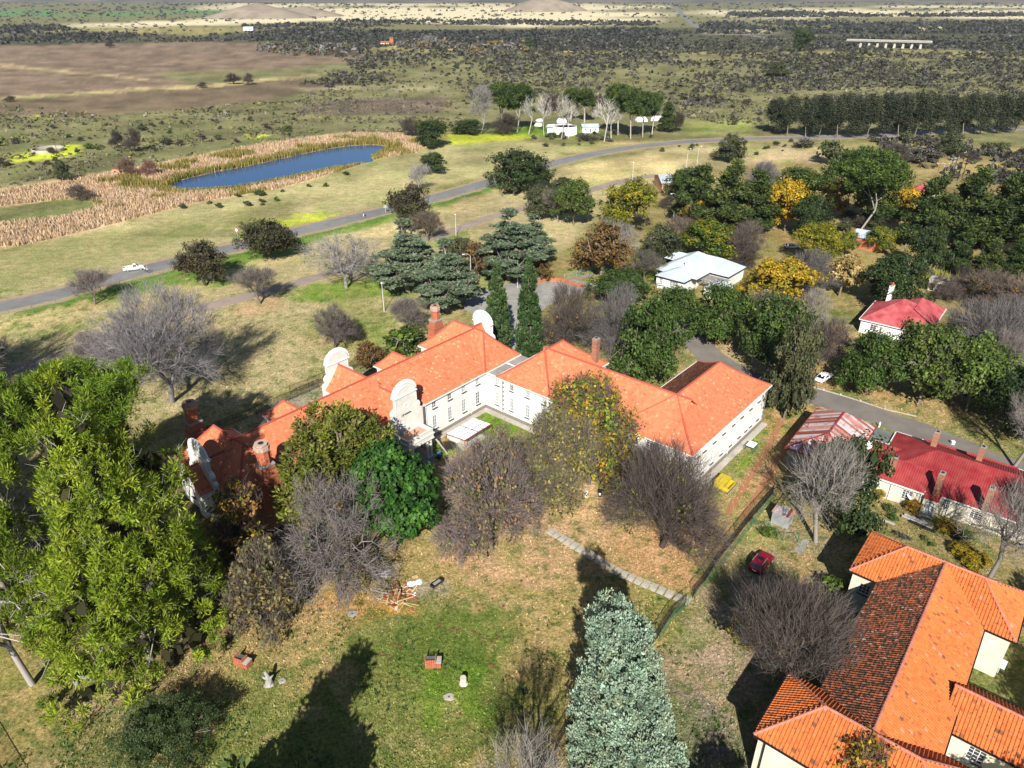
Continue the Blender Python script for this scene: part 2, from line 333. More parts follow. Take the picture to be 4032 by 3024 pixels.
# ------------------------------------------------------------------ the ground: one sheet out to the hills, cover by zone
TAN=(.30,.235,.125); OLIVE=(.165,.165,.062); GREEN=(.085,.135,.022); BRIGHT=(.12,.20,.02); LIME=(.40,.44,.03); STRAW=(.46,.36,.20)
LITTER=(.40,.26,.165); DIRT=(.36,.22,.12); REDDIRT=(.37,.195,.10); BROWN=(.23,.165,.092); GREYB=(.265,.205,.15)
FIELD=(.175,.125,.10); FIELD2=(.135,.098,.073); SCRUB=(.155,.145,.078); FARSTRAW=(.56,.48,.36); WOOD=(.05,.052,.04); FARGREEN=(.10,.19,.08)
ORANGE=(.42,.22,.065); PINKREED=(.47,.34,.23); WET=(.10,.10,.04)
ZONES = [  # polygon, colour, soft edge, ragged edge, opacity
 # far country
 ([(-1167.7,1554.6),(-346.5,1482.4),(242.6,1059.5),(694.4,918.7),(6051.8,8283.9),(-6108,8283.9)], SCRUB, 60, 200, 1),
 ([(-804.2,1059.5),(-692.4,1077.7),(-539.8,1201.4),(-304.6,1178.9),(-249.8,1416.4),(360.9,1593.4),(1034,1385.6),(796.8,1059.5),(469.7,1016.4),(220.9,961.4),(-132.27,1106.3),(-258.5,1096.6),(-480.6,1024.7),(-654.2,855.1)], WOOD, 30, 60, .8),
 ([(-1021.9,1356),(-700,1385.6),(-515.3,1300.3),(-371.9,1593.4),(-168.19,1416.4),(262.9,1554.6),(321.7,1416.4),(193.74,1136.3),(-135.75,1136.3),(-413.9,1178.9),(-817.6,1077.7)], WOOD, 40, 90, .8),
 ([(-960,1769.4),(-856.9,1928.5),(-706.8,2266.8),(-249.5,2118.4),(121.67,2266.8),(403.6,2051.1),(348.4,1819.5),(42.36,1676.9),(-214.9,1819.5),(-448.3,1928.5),(-662.8,1634.1),(-784,1593.4)], FARSTRAW, 50, 100, 1),
 ([(-828.9,2998.3),(-406.7,3476.4),(400.2,3142.5),(482.2,2532.1),(404.5,2118.4),(55.06,2190.1),(-234.4,1988),(-564.3,2118.4)], FARSTRAW, 80, 180, 1),
 ([(-1557.6,3888.8),(-1462,4727.6),(-514.9,4410.8),(-14.07,4133.5),(735.9,4133.5),(589,3301.1),(-11.85,3476.4),(-846.1,3671.2),(-1099.3,3301.1)], FARSTRAW, 100, 220, .9),
 ([(678.6,2745.8),(1061.3,3142.5),(1414.4,3301.1),(1397.9,2745.8),(2036.5,2998.3),(1358.4,1988),(1027.8,2266.8),(732.7,1988),(516.5,1988)], FARSTRAW, 90, 160, 1),
 ([(1616,3776.9),(2888.5,4267.7),(2357.4,3476.4),(1450.6,3386.5)], FARSTRAW, 90, 160, 1),
 ([(319.2,1482.4),(501.3,1517.7),(474.7,1385.6),(286.7,1327.6)], FARSTRAW, 30, 60, .8),
 ([(745.4,1634.1),(1245.3,1819.5),(1093.6,1593.4),(737.1,1517.7)], FARSTRAW, 30, 80, .8),
 ([(-1960.6,2634.7),(-1761.7,3142.5),(-1543.5,2866.5),(-1429.1,2348.9),(-1532.2,2051.1)], FARGREEN, 40, 60, 1),
 ([(-1402.3,2348.9),(-1213.4,2745.8),(-1050.8,2689.1),(-1080.5,2348.9),(-1258.9,2190.1)], FARGREEN, 40, 60, 1),
 ([(-1184.5,2866.5),(-952.9,3068.7),(-819.7,2634.7),(-1019.2,2532.1)], FARGREEN, 40, 60, 1),
 # scrub and brown fields
 ([(-614.2,741.2),(-231.1,976.6),(216.1,939.6),(689.1,843.4),(297.6,343.8),(138.64,379.2),(80.29,379.2),(-25.53,392.5),(-61.67,392.5),(-138.9,314),(-210.5,230.4)], SCRUB, 12, 20, 1),
 ([(-748.9,1024.7),(-473.5,1157.2),(-264.9,1096.6),(-205.2,961.4),(-129.96,867.1),(-217.4,759.7),(-315.6,706.7),(-243.2,594.6),(-331.6,550.4),(-393.3,521)], FIELD, 6, 10, 1),
 ([(-319.4,540.3),(-255.1,606.7),(-188.25,653.1),(-130,632.4),(-128.52,588.7),(-158.79,545.3),(-194,482.2),(-238.3,459.2),(-347,455.5),(-371.6,490.4)], FIELD2, 8, 16, .95),
 ([(-576.4,843.4),(-430.7,741.2),(-318.8,667.6),(-296,642.6),(-429.5,723.5),(-554.5,810)], STRAW, 3, 4, .5),
 ([(-371.3,530.5),(-312.3,577.2),(-250.2,613),(-169.49,706.7),(-168.06,682.7),(-236.1,594.6),(-302.6,558.2),(-360.6,514.2)], STRAW, 3, 5, .6),
 ([(-136.27,484.2),(-128.74,528.1),(-47.7,545.3),(-34.32,490.4),(-57.77,462.9),(-127.87,462.9)], (.19,.145,.12), 6, 8, .9),
 ([(-228.6,338.5),(-219.8,352.7),(-212.9,364.3),(-200.9,343.8),(-204,328.3),(-215.4,323.4)], LIME, 3, 6, .9),
 ([(-135.9,391.2),(-125.1,395.3),(-123.13,384.4),(-132.59,384.4)], LIME, 3, 5, .8),
 ([(-284.2,451.9),(-280,459.2),(-270.6,444.9),(-278.7,444.9)], LIME, 2, 4, .7),
 ([(-166.75,600.6),(-75.88,619.3),(-37.57,594.6),(-71.01,577.2),(-153.74,577.2)], (.30,.26,.17), 5, 12, .6),
 # reeds and banks
 ([(-205.1,266.5),(-182.63,287),(-152.3,317.7),(-122.86,364.3),(-84.43,398.1),(-59.64,395.3),(-40.33,371.6),(-43.98,343.8),(-59.05,331.3),(-70.53,306.8),(-88.03,273.5),(-111.6,253.4),(-130.45,220.2),(-142.43,206.2),(-155.75,193.76)], PINKREED, 4, 7, .95),
 ([(-184.89,246.1),(-163.23,258.5),(-152.32,259.8),(-142.68,247.3),(-149.1,235.8),(-171.17,225.2)], (.10,.12,.045), 3, 6, .9),
 # dry grass between reeds and road
 ([(-153.12,189.88),(-130.45,220.2),(-109.98,253.4),(-84.95,275),(-64.14,314),(-32.85,364.3),(-1.4,379.2),(43.92,366.7),(15.15,328.3),(-27.14,273.5),(-59.6,225.2),(-89.64,189.88),(-127.32,151.82)], (.30,.265,.145), 4, 8, .95),
 ([(-155.75,193.76),(-123.25,220.2),(-83.77,258.5),(-75.81,253.4),(-107.8,201.9),(-136.93,166)], (.225,.215,.095), 4, 9, .7),
 ([(-82.08,231.4),(-65.14,242.6),(-58.97,235.8),(-67.88,223.1),(-74.87,222.1)], LIME, 3, 5, .75),
 ([(-35.17,392.5),(-11.15,395.3),(17.71,389.8),(7.89,376.7),(-28.35,364.3)], LIME, 3, 6, .85),
 ([(-11.84,421.9),(36.81,418.8),(46.73,392.5),(17.49,384.4),(-6.3,395.3)], BRIGHT, 3, 6, .9),
 ([(3.23,374.1),(51.88,395.3),(74.68,387.1),(51.33,371.6),(16.65,364.3)], (.14,.13,.06), 4, 8, .8),
 ([(91.03,434.8),(144.88,446.7),(133.17,399.5),(94.91,392.5)], (.24,.25,.085), 6, 12, .8),
 # between road and hall: mown dry grass
 ([(-127.32,151.82),(-86.71,182.5),(-46.28,233),(-8.15,279.4),(20.57,315.9),(68.6,352.7),(141.12,372.9),(133.7,333.4),(65.37,292.5),(38.09,266.5),(21.36,210.7),(-3.14,178.99),(-11.35,154.49),(-20.32,139.5),(-36.24,122.82),(-46.01,113.92),(-65.71,109.05),(-92.31,100.19)], (.335,.275,.165), 4, 8, 1),
 ([(-132.92,160.08),(-105.74,171.65),(-87.1,189.88),(-63.61,217.7),(-39.17,247.3),(-8.15,279.4),(18.49,314),(17.93,303.4),(-9.57,267.9),(-34.53,235.8),(-56.3,210.7),(-73.17,186.13),(-95.04,161.53),(-123.5,146.19)], (.12,.19,.032), 2, 3, .95),
 ([(-124.69,147.94),(-91.51,166),(-55.79,208.5),(-38.33,230.4),(-9.42,263.1),(-9.11,253.4),(-53.82,199.84),(-87.8,157.8),(-118.19,138.35)], STRAW, 2, 5, .8),
 ([(-57.62,170.68),(-41.81,178.99),(-24.42,174.92),(-19.98,166),(-34.74,166),(-52.12,163)], BRIGHT, 3, 4, .85),
 ([(-83.7,174.92),(-75.65,178.99),(-70.63,187.99),(-70.81,178.99),(-74.23,171.65)], BRIGHT, 2, 3, .8),
 ([(-72.38,199.84),(-63.24,210.7),(-60.18,204.1),(-65.35,193.76)], BRIGHT, 2, 3, .8),
 ([(-30.23,201.9),(-20.63,215.4),(-13.69,217.7),(-19.88,206.2)], BRIGHT, 2, 4, .8),
 ([(-13.02,182.5),(-3.22,184.3),(0.48,177.27),(-5.45,174.92)], BRIGHT, 2, 3, .8),
 ([(35.1,303.4),(55.58,312.2),(47.49,296.6),(29.56,284.7)], (.22,.30,.04), 3, 5, .8),
 ([(20.35,312.2),(62.77,343.8),(80.69,328.3),(63.71,303.4),(40.86,288.5),(20.3,280.9)], STRAW, 3, 7, .75),
 ([(-88.05,135.01),(-82.91,138.35),(-80.16,128.69),(-84.68,126.69)], BRIGHT, 2, 3, .7),
 ([(-46.58,141.83),(-39.29,166),(-27.69,149.22),(-33.91,138.35)], (.19,.19,.07), 3, 6, .7),
 ([(-41.13,144.23),(-28.73,149.22),(-24.43,140.65),(-37.1,135.01)], (.15,.20,.04), 2, 4, .6),
 ([(-64.58,160.08),(-57.45,166),(-54.03,157.8),(-60.6,154.49)], LITTER, 2, 3, .7),
 ([(-44.7,142.3),(-33.95,143.74),(-32.93,138.35),(-42.73,138.35)], LITTER, 2, 3, .7),
 ([(-103.92,161.53),(-95.34,164.49),(-92.98,157.24),(-100.29,156.69)], LITTER, 2, 3, .6),
 # village side
 ([(38.09,266.5),(65.37,292.5),(133.7,333.4),(297.6,343.8),(133.99,135.01),(82.66,149.22),(51.55,166),(31.11,166),(1.35,135.01),(-5.91,151.82),(21.36,210.7)], (.24,.185,.09), 5, 10, 1),
 ([(105.47,343.8),(147.25,352.7),(195.15,343.8),(181.66,321.5),(151.52,321.5),(107.31,321.5)], (.40,.29,.20), 4, 8, .9),
 ([(36.32,199.84),(42.37,204.1),(36.74,178.99),(23.44,178.99),(13.64,176.93),(12.77,182.5),(28.2,187.99)], BRIGHT, 3, 4, .6),
 ([(71.55,193.76),(79.84,195.35),(97.38,193.76),(88.7,178.99),(72.17,154.49),(66,149.22),(67.67,160.08)], (.25,.21,.07), 3, 6, .8),
 ([(105.25,199.84),(123.16,198.6),(131.44,187.99),(122.08,182.5),(106.26,187.99)], (.30,.24,.11), 3, 5, .8),
 ([(84.72,217.7),(92,199.84),(84.46,193.76),(80.15,204.1)], REDDIRT, 3, 5, .6),
 ([(35.26,151.82),(47.26,149.22),(51.33,135.01),(54.32,126.69),(46.56,119.14),(40.17,128.69),(33.06,135.01)], (.36,.26,.17), 2, 4, .9),
 ([(58.85,131.79),(68.03,126.69),(73.61,117.36),(81.17,112.26),(78.55,107.49),(70.39,110.64),(61.55,117.36),(54.61,120.96)], DIRT, 2, 3, .85),
 ([(64.13,117.36),(80.28,110.64),(88.68,96.15),(86.97,93.59),(75.73,106.72),(62.69,113.92)], (.27,.22,.10), 2, 4, .7),
 ([(44.5,112.26),(54.03,115.62),(50.06,100.19),(36.77,84.27),(27.93,73.44),(22.1,69.14),(25.27,78.11),(33.24,88.75),(40.87,100.19)], DIRT, 2, 3, .9),
 ([(43.26,93.59),(54.16,85.36),(68.41,75.26),(61.28,63.66),(51.61,66.72),(47.31,77.15),(38.76,80.09)], (.20,.165,.075), 2, 4, .85),
 ([(41.59,105.22),(42.95,104.48),(39.86,96.81),(33.24,88.75),(30.65,87.37),(32.13,89.93),(36.33,94.86)], BRIGHT, 1, 1.5, .85),
 ([(36.1,84.27),(39.15,85.36),(39.79,83.2),(33.67,76.2),(30.39,73.44),(31.15,76.2)], (.15,.22,.04), 1, 2, .7),
 # compound in front of the hall
 ([(-71.27,69.14),(-40.14,65.17),(-29.18,70.82),(-13.44,80.09),(13.48,87.6),(36.42,85.36),(22.4,65.17),(5.22,45.45),(3.88,37.41),(-49.76,37.41)], (.30,.225,.105), 3, 5, 1),
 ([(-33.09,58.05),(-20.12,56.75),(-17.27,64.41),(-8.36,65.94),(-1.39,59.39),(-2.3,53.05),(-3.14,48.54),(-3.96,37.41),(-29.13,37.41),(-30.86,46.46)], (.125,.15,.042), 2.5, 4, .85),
 ([(-15.01,57.4),(-11.37,62.2),(-5.89,62.92),(-2.43,58.05),(-6.48,55.48),(-10.31,53.05)], GREEN, 2, 4, .6),
 ([(-8.87,53.64),(-4.84,53.64),(-4.14,49.63),(-6.94,48.54),(-9.91,49.63)], BRIGHT, 1.5, 2.5, .6),
 ([(-54.53,56.75),(-44.1,56.75),(-32.03,58.05),(-30.33,53.05),(-38.3,48.54),(-49.7,48.54)], (.25,.185,.095), 2, 4, .8),
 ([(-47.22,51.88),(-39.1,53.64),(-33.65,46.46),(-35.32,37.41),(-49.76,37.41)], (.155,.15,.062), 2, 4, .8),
 ([(-46.37,48.54),(-44.54,52.46),(-40.17,56.11),(-38.74,55.17),(-42.22,50.74),(-44.58,46.97)], (.36,.27,.18), .7, 1, .7),
 ([(-11.29,78.11),(5.09,86.47),(13.11,84.27),(14.24,77.15),(5.64,70.82),(-3.36,70.82),(-10.21,73.44)], LITTER, 2, 4, .9),
 ([(5.19,88.75),(15.56,87.6),(14.74,81.11),(6.19,81.11)], (.46,.31,.18), 2, 3, .85),
 ([(14.37,78.11),(24.62,81.11),(28.16,74.35),(22.17,66.72),(17.51,69.98),(12.65,74.35)], (.40,.235,.13), 2, 3, .9),
 ([(-27.11,67.52),(-20.37,68.73),(-13.99,65.17),(-18.13,62.92),(-23.68,62.92)], ORANGE, 1.5, 3, .8),
 ([(-30.36,62.92),(-22.91,64.41),(-20.05,61.48),(-26.06,59.39),(-30.98,58.05)], (.36,.23,.13), 2, 3, .7),
 ([(-35.81,54.25),(-33.69,62.92),(-26.9,66.72),(-27.02,62.92),(-30.98,58.05)], BROWN, 2, 3, .7),
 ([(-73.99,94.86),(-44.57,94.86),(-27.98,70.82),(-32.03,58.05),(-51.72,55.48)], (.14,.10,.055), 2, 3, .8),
 ([(-5.38,109.05),(-3.4,111.44),(1.13,108.26),(1.89,104.48),(-3.52,100.19),(-5.85,100.88)], BRIGHT, .6, .8, .95),
 ([(-13.47,100.19),(-9.31,100.88),(-7.91,96.81),(-11.36,93.59),(-13.31,94.86)], (.11,.19,.03), .6, .8, .9),
 ([(-13.68,94.86),(-7.13,96.15),(-0.46,100.19),(-3.35,93.59),(-10.33,89.93)], (.36,.24,.14), 1, 2, .8),
 # parking court and drive on the right
 ([(30.89,75.26),(37.13,79.09),(42.15,75.26),(37.19,65.17),(39.41,62.2),(30.96,56.75),(18.73,37.41),(10.48,37.41),(15.31,50.74),(20.79,62.92)], GREYB, 1.5, 2.5, .95),
 ([(27.26,70.82),(34.25,78.11),(37.46,76.2),(32.58,72.56)], (.30,.24,.10), 1, 2, .8),
 ([(15.51,51.88),(22.72,53.05),(23.47,48.54),(18.73,37.41),(11.72,37.41)], (.17,.145,.12), 1, 2, .9),
 ([(35.31,73.44),(39.65,75.26),(38.95,69.98),(36,68.32)], DIRT, 1, 2, .6),
 ([(-13.3,68.73),(-8.63,69.14),(-7.82,66.33),(-11.8,65.94)], (.27,.24,.22), .8, 1, .6),
 ([(-18.45,71.25),(-14.95,72.12),(-13.95,69.14),(-17.42,68.73)], (.30,.28,.27), .8, 1, .8),
 ([(-45.5,112.26),(-35.82,120.96),(-31.64,126.69),(-19.8,135.01),(-20.92,128.69),(-31.55,117.36),(-41.75,105.22)], (.24,.215,.18), 1, 1.5, .8),
]
def ground_col(x, y):
    n0 = fbm(x/9, y/9, 3); n1 = fbm(x/38, y/38, 5); nf = fbm(x/2.2, y/2.2, 9, 3); nF = fbm(x/320, y/320, 11)
    col = np.empty((len(x), 3)); t = np.clip((n0-.38)*3.2, 0, 1)[:, None]
    col[:] = np.array(TAN)*(1-t)+np.array(OLIVE)*t
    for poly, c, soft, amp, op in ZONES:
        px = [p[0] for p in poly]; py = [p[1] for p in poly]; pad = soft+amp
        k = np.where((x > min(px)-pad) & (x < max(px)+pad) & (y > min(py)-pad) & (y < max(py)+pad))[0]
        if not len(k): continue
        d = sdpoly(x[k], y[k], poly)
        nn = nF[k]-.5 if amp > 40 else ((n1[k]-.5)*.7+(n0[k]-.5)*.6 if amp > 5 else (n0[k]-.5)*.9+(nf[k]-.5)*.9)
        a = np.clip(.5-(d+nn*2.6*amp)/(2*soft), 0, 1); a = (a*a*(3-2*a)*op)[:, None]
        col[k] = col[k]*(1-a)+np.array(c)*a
    # patchiness that belongs to the growth itself: greener and barer spots
    g = np.clip((fbm(x/5.5, y/5.5, 21)-.52)*6, 0, 1)*np.clip((fbm(x/30, y/30, 23)-.40)*4, 0, 1)*(y < 420)
    g = g[:, None]*.6; col = col*(1-g)+col*np.array((.55, .85, .35))*g
    b = np.clip((fbm(x/3.1, y/3.1, 31)-.58)*7, 0, 1)[:, None]*.5*(y < 300)[:, None]; col = col*(1-b)+(col*.5+np.array((.2,.14,.09)))*b
    w = np.clip((fbm(x/1.1, y/1.1, 35, 3)-.60)*9, 0, 1)[:, None]*.7*(y < 170)[:, None]; col = col*(1-w)+np.array((.07,.11,.025))*w
    sp = np.clip((fbm(x/16, y/14, 41, 5)-.5)*5, -1, 1)[:, None]*((y > 215) & (y < 1100))[:, None]
    return np.clip(col*(1-.28*sp)*1.22, .005, 1)
def build_ground():
    ys = [-120, -60, 0, 20, 34]; y = 40.0
    while y < 9000: ys.append(y); y += max(.30, (y*y+4356)/(66*723)*1.9)
    ys += [12000, 20000]
    ys = np.array(ys); nx = 620
    s = np.linspace(-1, 1, nx); s = np.sign(s)*(np.abs(s)*.85+.15*np.abs(s)**4)
    Y = np.repeat(ys[:, None], nx, 1); X = s[None, :]*(np.maximum(Y, 0)*.98+75)
    x, y = X.ravel(), Y.ravel(); col = ground_col(x, y)
    V = np.stack([x, y, np.zeros_like(x)], 1)
    i = np.arange((len(ys)-1)*nx).reshape(-1, nx)[:, :-1].ravel()
    F = np.stack([i, i+1, i+nx+1, i+nx], 1)
    me = np_mesh('ground', V, F, [M['ground']])
    a = me.attributes.new('tint', 'FLOAT_COLOR', 'POINT')
    a.data.foreach_set('color', np.concatenate([col, np.ones((len(x), 1))], 1).astype(np.float32).ravel())
    struct(link('ground', me))
build_ground()

def resample(line, step):
    out = []
    for (x0, y0), (x1, y1) in zip(line[:-1], line[1:]):
        n = max(1, int(math.hypot(x1-x0, y1-y0)/step))
        out += [(x0+(x1-x0)*i/n, y0+(y1-y0)*i/n) for i in range(n)]
    return out+[line[-1]]
def smooth_line(l, k=2):
    for _ in range(k):
        o = [l[0]]
        for a, b in zip(l[:-1], l[1:]):
            o += [(a[0]*.75+b[0]*.25, a[1]*.75+b[1]*.25), (a[0]*.25+b[0]*.75, a[1]*.25+b[1]*.75)]
        l = o+[l[-1]]
    return l
def ribbon(name, line, width, z, material, jag=.25, step=2.0, seed=0):
    rr = random.Random(seed); l = resample(smooth_line(line), step); vs = []; fs = []
    for i, p in enumerate(l):
        a = l[max(i-1, 0)]; b = l[min(i+1, len(l)-1)]; d = math.hypot(b[0]-a[0], b[1]-a[1]) or 1
        nx, ny = -(b[1]-a[1])/d, (b[0]-a[0])/d
        for s in (-1, 1):
            w = width/2+rr.uniform(-jag, jag); vs.append((p[0]+nx*w*s, p[1]+ny*w*s, z))
    for i in range(len(l)-1): fs.append((2*i, 2*i+2, 2*i+3, 2*i+1))
    b = MB(); b.add(vs, fs); return struct(b.build(name, material))
def sheet(name, poly, z, material, jag=.15, step=1.0, seed=0):
    rr = random.Random(seed); l = resample(list(poly)+[poly[0]], step)[:-1]
    vs = [(x+rr.uniform(-jag, jag), y+rr.uniform(-jag, jag), z) for x, y in l]
    b = MB(); b.add(vs, [tuple(range(len(vs)))])
    for f in b.F:
        ar = sum(vs[i-1][0]*vs[i][1]-vs[i][0]*vs[i-1][1] for i in range(len(vs)))
        if ar < 0: f.reverse()
    return struct(b.build(name, material))
ROAD = [(-125.74,155.86),(-112.29,166.61),(-101.45,182.5),(-89.21,195.35),(-66.04,221.6),(-39.26,247.9),(-8.33,286.2),(18.99,323.4),(48.94,352.7),(85.96,372.9),(130.11,381.8),(175.83,384.4),(231.8,400.9),(305.2,418.8)]
ribbon('road', ROAD, 7.2, .012, M['asphalt'], .25, 3, 1)
def offset(line, d):
    o = []
    for i, p in enumerate(line):
        a = line[max(i-1, 0)]; b = line[min(i+1, len(line)-1)]; L = math.hypot(b[0]-a[0], b[1]-a[1]) or 1
        o.append((p[0]-(b[1]-a[1])/L*d, p[1]+(b[0]-a[0])/L*d))
    return o
ribbon('road_verge', ROAD, 11.5, .006, mat('pinkish_verge_gravel', (.37,.28,.17), .95, .3, .8), 1.0, 2, 2)
ribbon('gravel_track', [(-103.84,122.45),(-96.59,128.29),(-89.93,136.78),(-81.6,148.71),(-71.41,160.65),(-55.25,174.92),(-46.56,184.3),(-28.31,208.5),(-7.06,236.9),(10.41,253.4)], 4.6, .008, M['gravel'], .5, 1.5, 3)
ribbon('gravel_track', [(22.53,263.1),(32.39,277.1),(48.75,292.5),(59,298.3)], 5, .008, M['gravel'], .5, 1.5, 4)
sheet('forecourt', [(-10.9,166),(2.9,178.99),(16.06,177.27),(22.78,172.94),(10.51,163),(3.59,151.82),(0.38,135.01),(-5.38,135.01),(-2.19,149.22),(-11.55,157.8)], .009, M['concrete'], .3, 2, 5)
ribbon('lane', [(39.48,151.82),(38.86,139.5),(42.03,128.69),(47.39,121.89),(56.05,116.49),(64.73,109.05),(70.22,103.74),(75.69,96.81),(82.95,87.6)], 6.2, .01, M['old_asphalt'], .2, 1.5, 6)
ribbon('dirt_path', [(13,176.26),(23.83,182.5),(34.79,189.88)], 2.2, .007, M['gravel'], .3, 1, 7)
ribbon('dirt_path', [(63.89,158.65),(73.65,170.68),(84.01,182.5)], 2.4, .007, M['gravel'], .4, 1, 8)
ribbon('highway', [(1043,5519.1),(636.1,3142.5),(424,1928.5),(363,1554.6),(387.5,1482.4),(392.9,1249),(457.3,1136.3),(467.3,1096.6),(547.7,1041.8),(595.6,932.6),(649.1,892.2)], 16, .02, M['asphalt'], .5, 30, 9)
for k, ln in enumerate(([(47.35,108.26),(42.19,99.5),(35.34,88.75),(30.81,82.14)], [(49.26,106.72),(45.47,100.19),(38.14,88.75),(32.52,81.11)])):
    ribbon('wheel_rut', ln, .9, .008+.002*k, mat('red_rut_earth', (.36,.17,.085), .95, .25, 1.5), .2, .7, 10+k)
# paved path of slabs across the compound
def slabs(line, width, name='slab'):
    par = struct(link('paved_path', None)); l = resample(line, .95); rr = random.Random(4); ms = []
    for k in range(4):
        b = MB(); b.box((0,0,0), (.93-.03*k, width-.05*k, .06), 0, 0, 0); ms.append(b.mesh('slab', [M['pale_concrete']]))
    for a, b in zip(l[:-1], l[1:]):
        o = link(name, rr.choice(ms), par, ((a[0]+b[0])/2, (a[1]+b[1])/2, .012+rr.uniform(-.006, .012)), math.atan2(b[1]-a[1], b[0]-a[0])+rr.uniform(-.02, .02))
slabs([(5.09,78.6),(9.55,74.35),(13.96,70.14),(18.24,67.36),(21.91,65.01)], 1.5)
# pond
POND = [(-131.22,278.6),(-130.34,290.1),(-124.19,300.8),(-114.69,312.2),(-103.62,328.3),(-94.96,342.8),(-84.83,355),(-75.16,361.9),(-65.29,363.1),(-58.36,357.3),(-61.84,346),(-63.88,335.4),(-59.72,325.4),(-65.34,320.6),(-75.55,312.2),(-87.56,298.3),(-98.41,284.7),(-106.92,277.9),(-116.14,274.2),(-123.7,273.5)]
sheet('pond', smooth_line(POND+[POND[0]], 1)[:-1], .02, M['water'], .3, 3, 12)
# low hills that close the plain
def hills():
    rr = random.Random(8); nx, ny = 200, 40
    x = np.linspace(-6500, 6500, nx); y = np.linspace(4300, 11000, ny); X, Y = np.meshgrid(x, y)
    rise = np.clip((Y-4700)/3500, 0, 1)**1.3
    Z = -1+rise*(90+330*fbm(X/1500, Y/1800, 2)**1.3)+np.clip(fbm(X/500, Y/500, 4)-.5, 0, 1)*60*np.clip((Y-4500)/900, 0, 1)
    V = np.stack([X.ravel(), Y.ravel(), Z.ravel()], 1); i = np.arange((ny-1)*nx).reshape(-1, nx)[:, :-1].ravel()
    m_ = mat('far_hillside', (.20,.165,.12), .95, .5, .004, c2=(.07,.075,.055))
    struct(link('hills', np_mesh('hills', V, np.stack([i, i+1, i+nx+1, i+nx], 1), [m_], smooth=True)))
    for (cx, cy, r, h) in ((1.0, 0, 0, 0),): pass
    def koppie(px, py, r, h, seed):
        n = 28; P = []; F = []
        for j in range(9):
            t = j/8; rad = r*(1-t)
            for k in range(n):
                a = 2*math.pi*k/n; q = 1+.35*(fbm(np.array([math.cos(a)*2+seed]), np.array([math.sin(a)*2+t*2]), seed)[0]-.5)
                P.append((px+math.cos(a)*rad*q, py+math.sin(a)*rad*q*.8, -1+h*(t**.8)*(1+.2*(rr.random()-.5))))
        for j in range(8):
            for k in range(n): F.append((j*n+k, j*n+(k+1) % n, (j+1)*n+(k+1) % n, (j+1)*n+k))
        struct(link('hill', np_mesh('hill', P, F, [m2], smooth=True)))
    m2 = mat('stony_koppie', (.33,.27,.20), .95, .4, .02)
    koppie(*(-683.2,2190.1), 150, 34, 1); koppie(*(-594,2307.1), 120, 26, 2); koppie(*(112.57,2866.5), 150, 48, 3)
hills()

# ------------------------------------------------------------------ building kit
RB = random.Random(77)
def prof(t): return t*(.74+.26*t)
def roof_planes(u0, u1, v0, v1, axis, i0, i1):
    """four slopes: origin of eave, direction along it, direction inwards, length, depth, cut at both ends per unit depth"""
    if axis == 'u':
        h = (v1-v0)/2; L = u1-u0; S = [((u0,v1), (1,0), (0,-1), L, h, i0/h, i1/h), ((u1,v0), (-1,0), (0,1), L, h, i1/h, i0/h)]
        if i0: S.append(((u0,v0), (0,1), (1,0), 2*h, i0, h/i0, h/i0))
        if i1: S.append(((u1,v1), (0,-1), (-1,0), 2*h, i1, h/i1, h/i1))
    else:
        h = (u1-u0)/2; L = v1-v0; S = [((u0,v0), (0,1), (1,0), L, h, i0/h, i1/h), ((u1,v1), (0,-1), (-1,0), L, h, i1/h, i0/h)]
        if i0: S.append(((u1,v0), (-1,0), (0,1), 2*h, i0, h/i0, h/i0))
        if i1: S.append(((u0,v1), (1,0), (0,-1), 2*h, i1, h/i1, h/i1))
    return S
ROMAN = [(0,.0), (.10,.085), (.24,.125), (.40,.08), (.52,.0), (1,.0)]
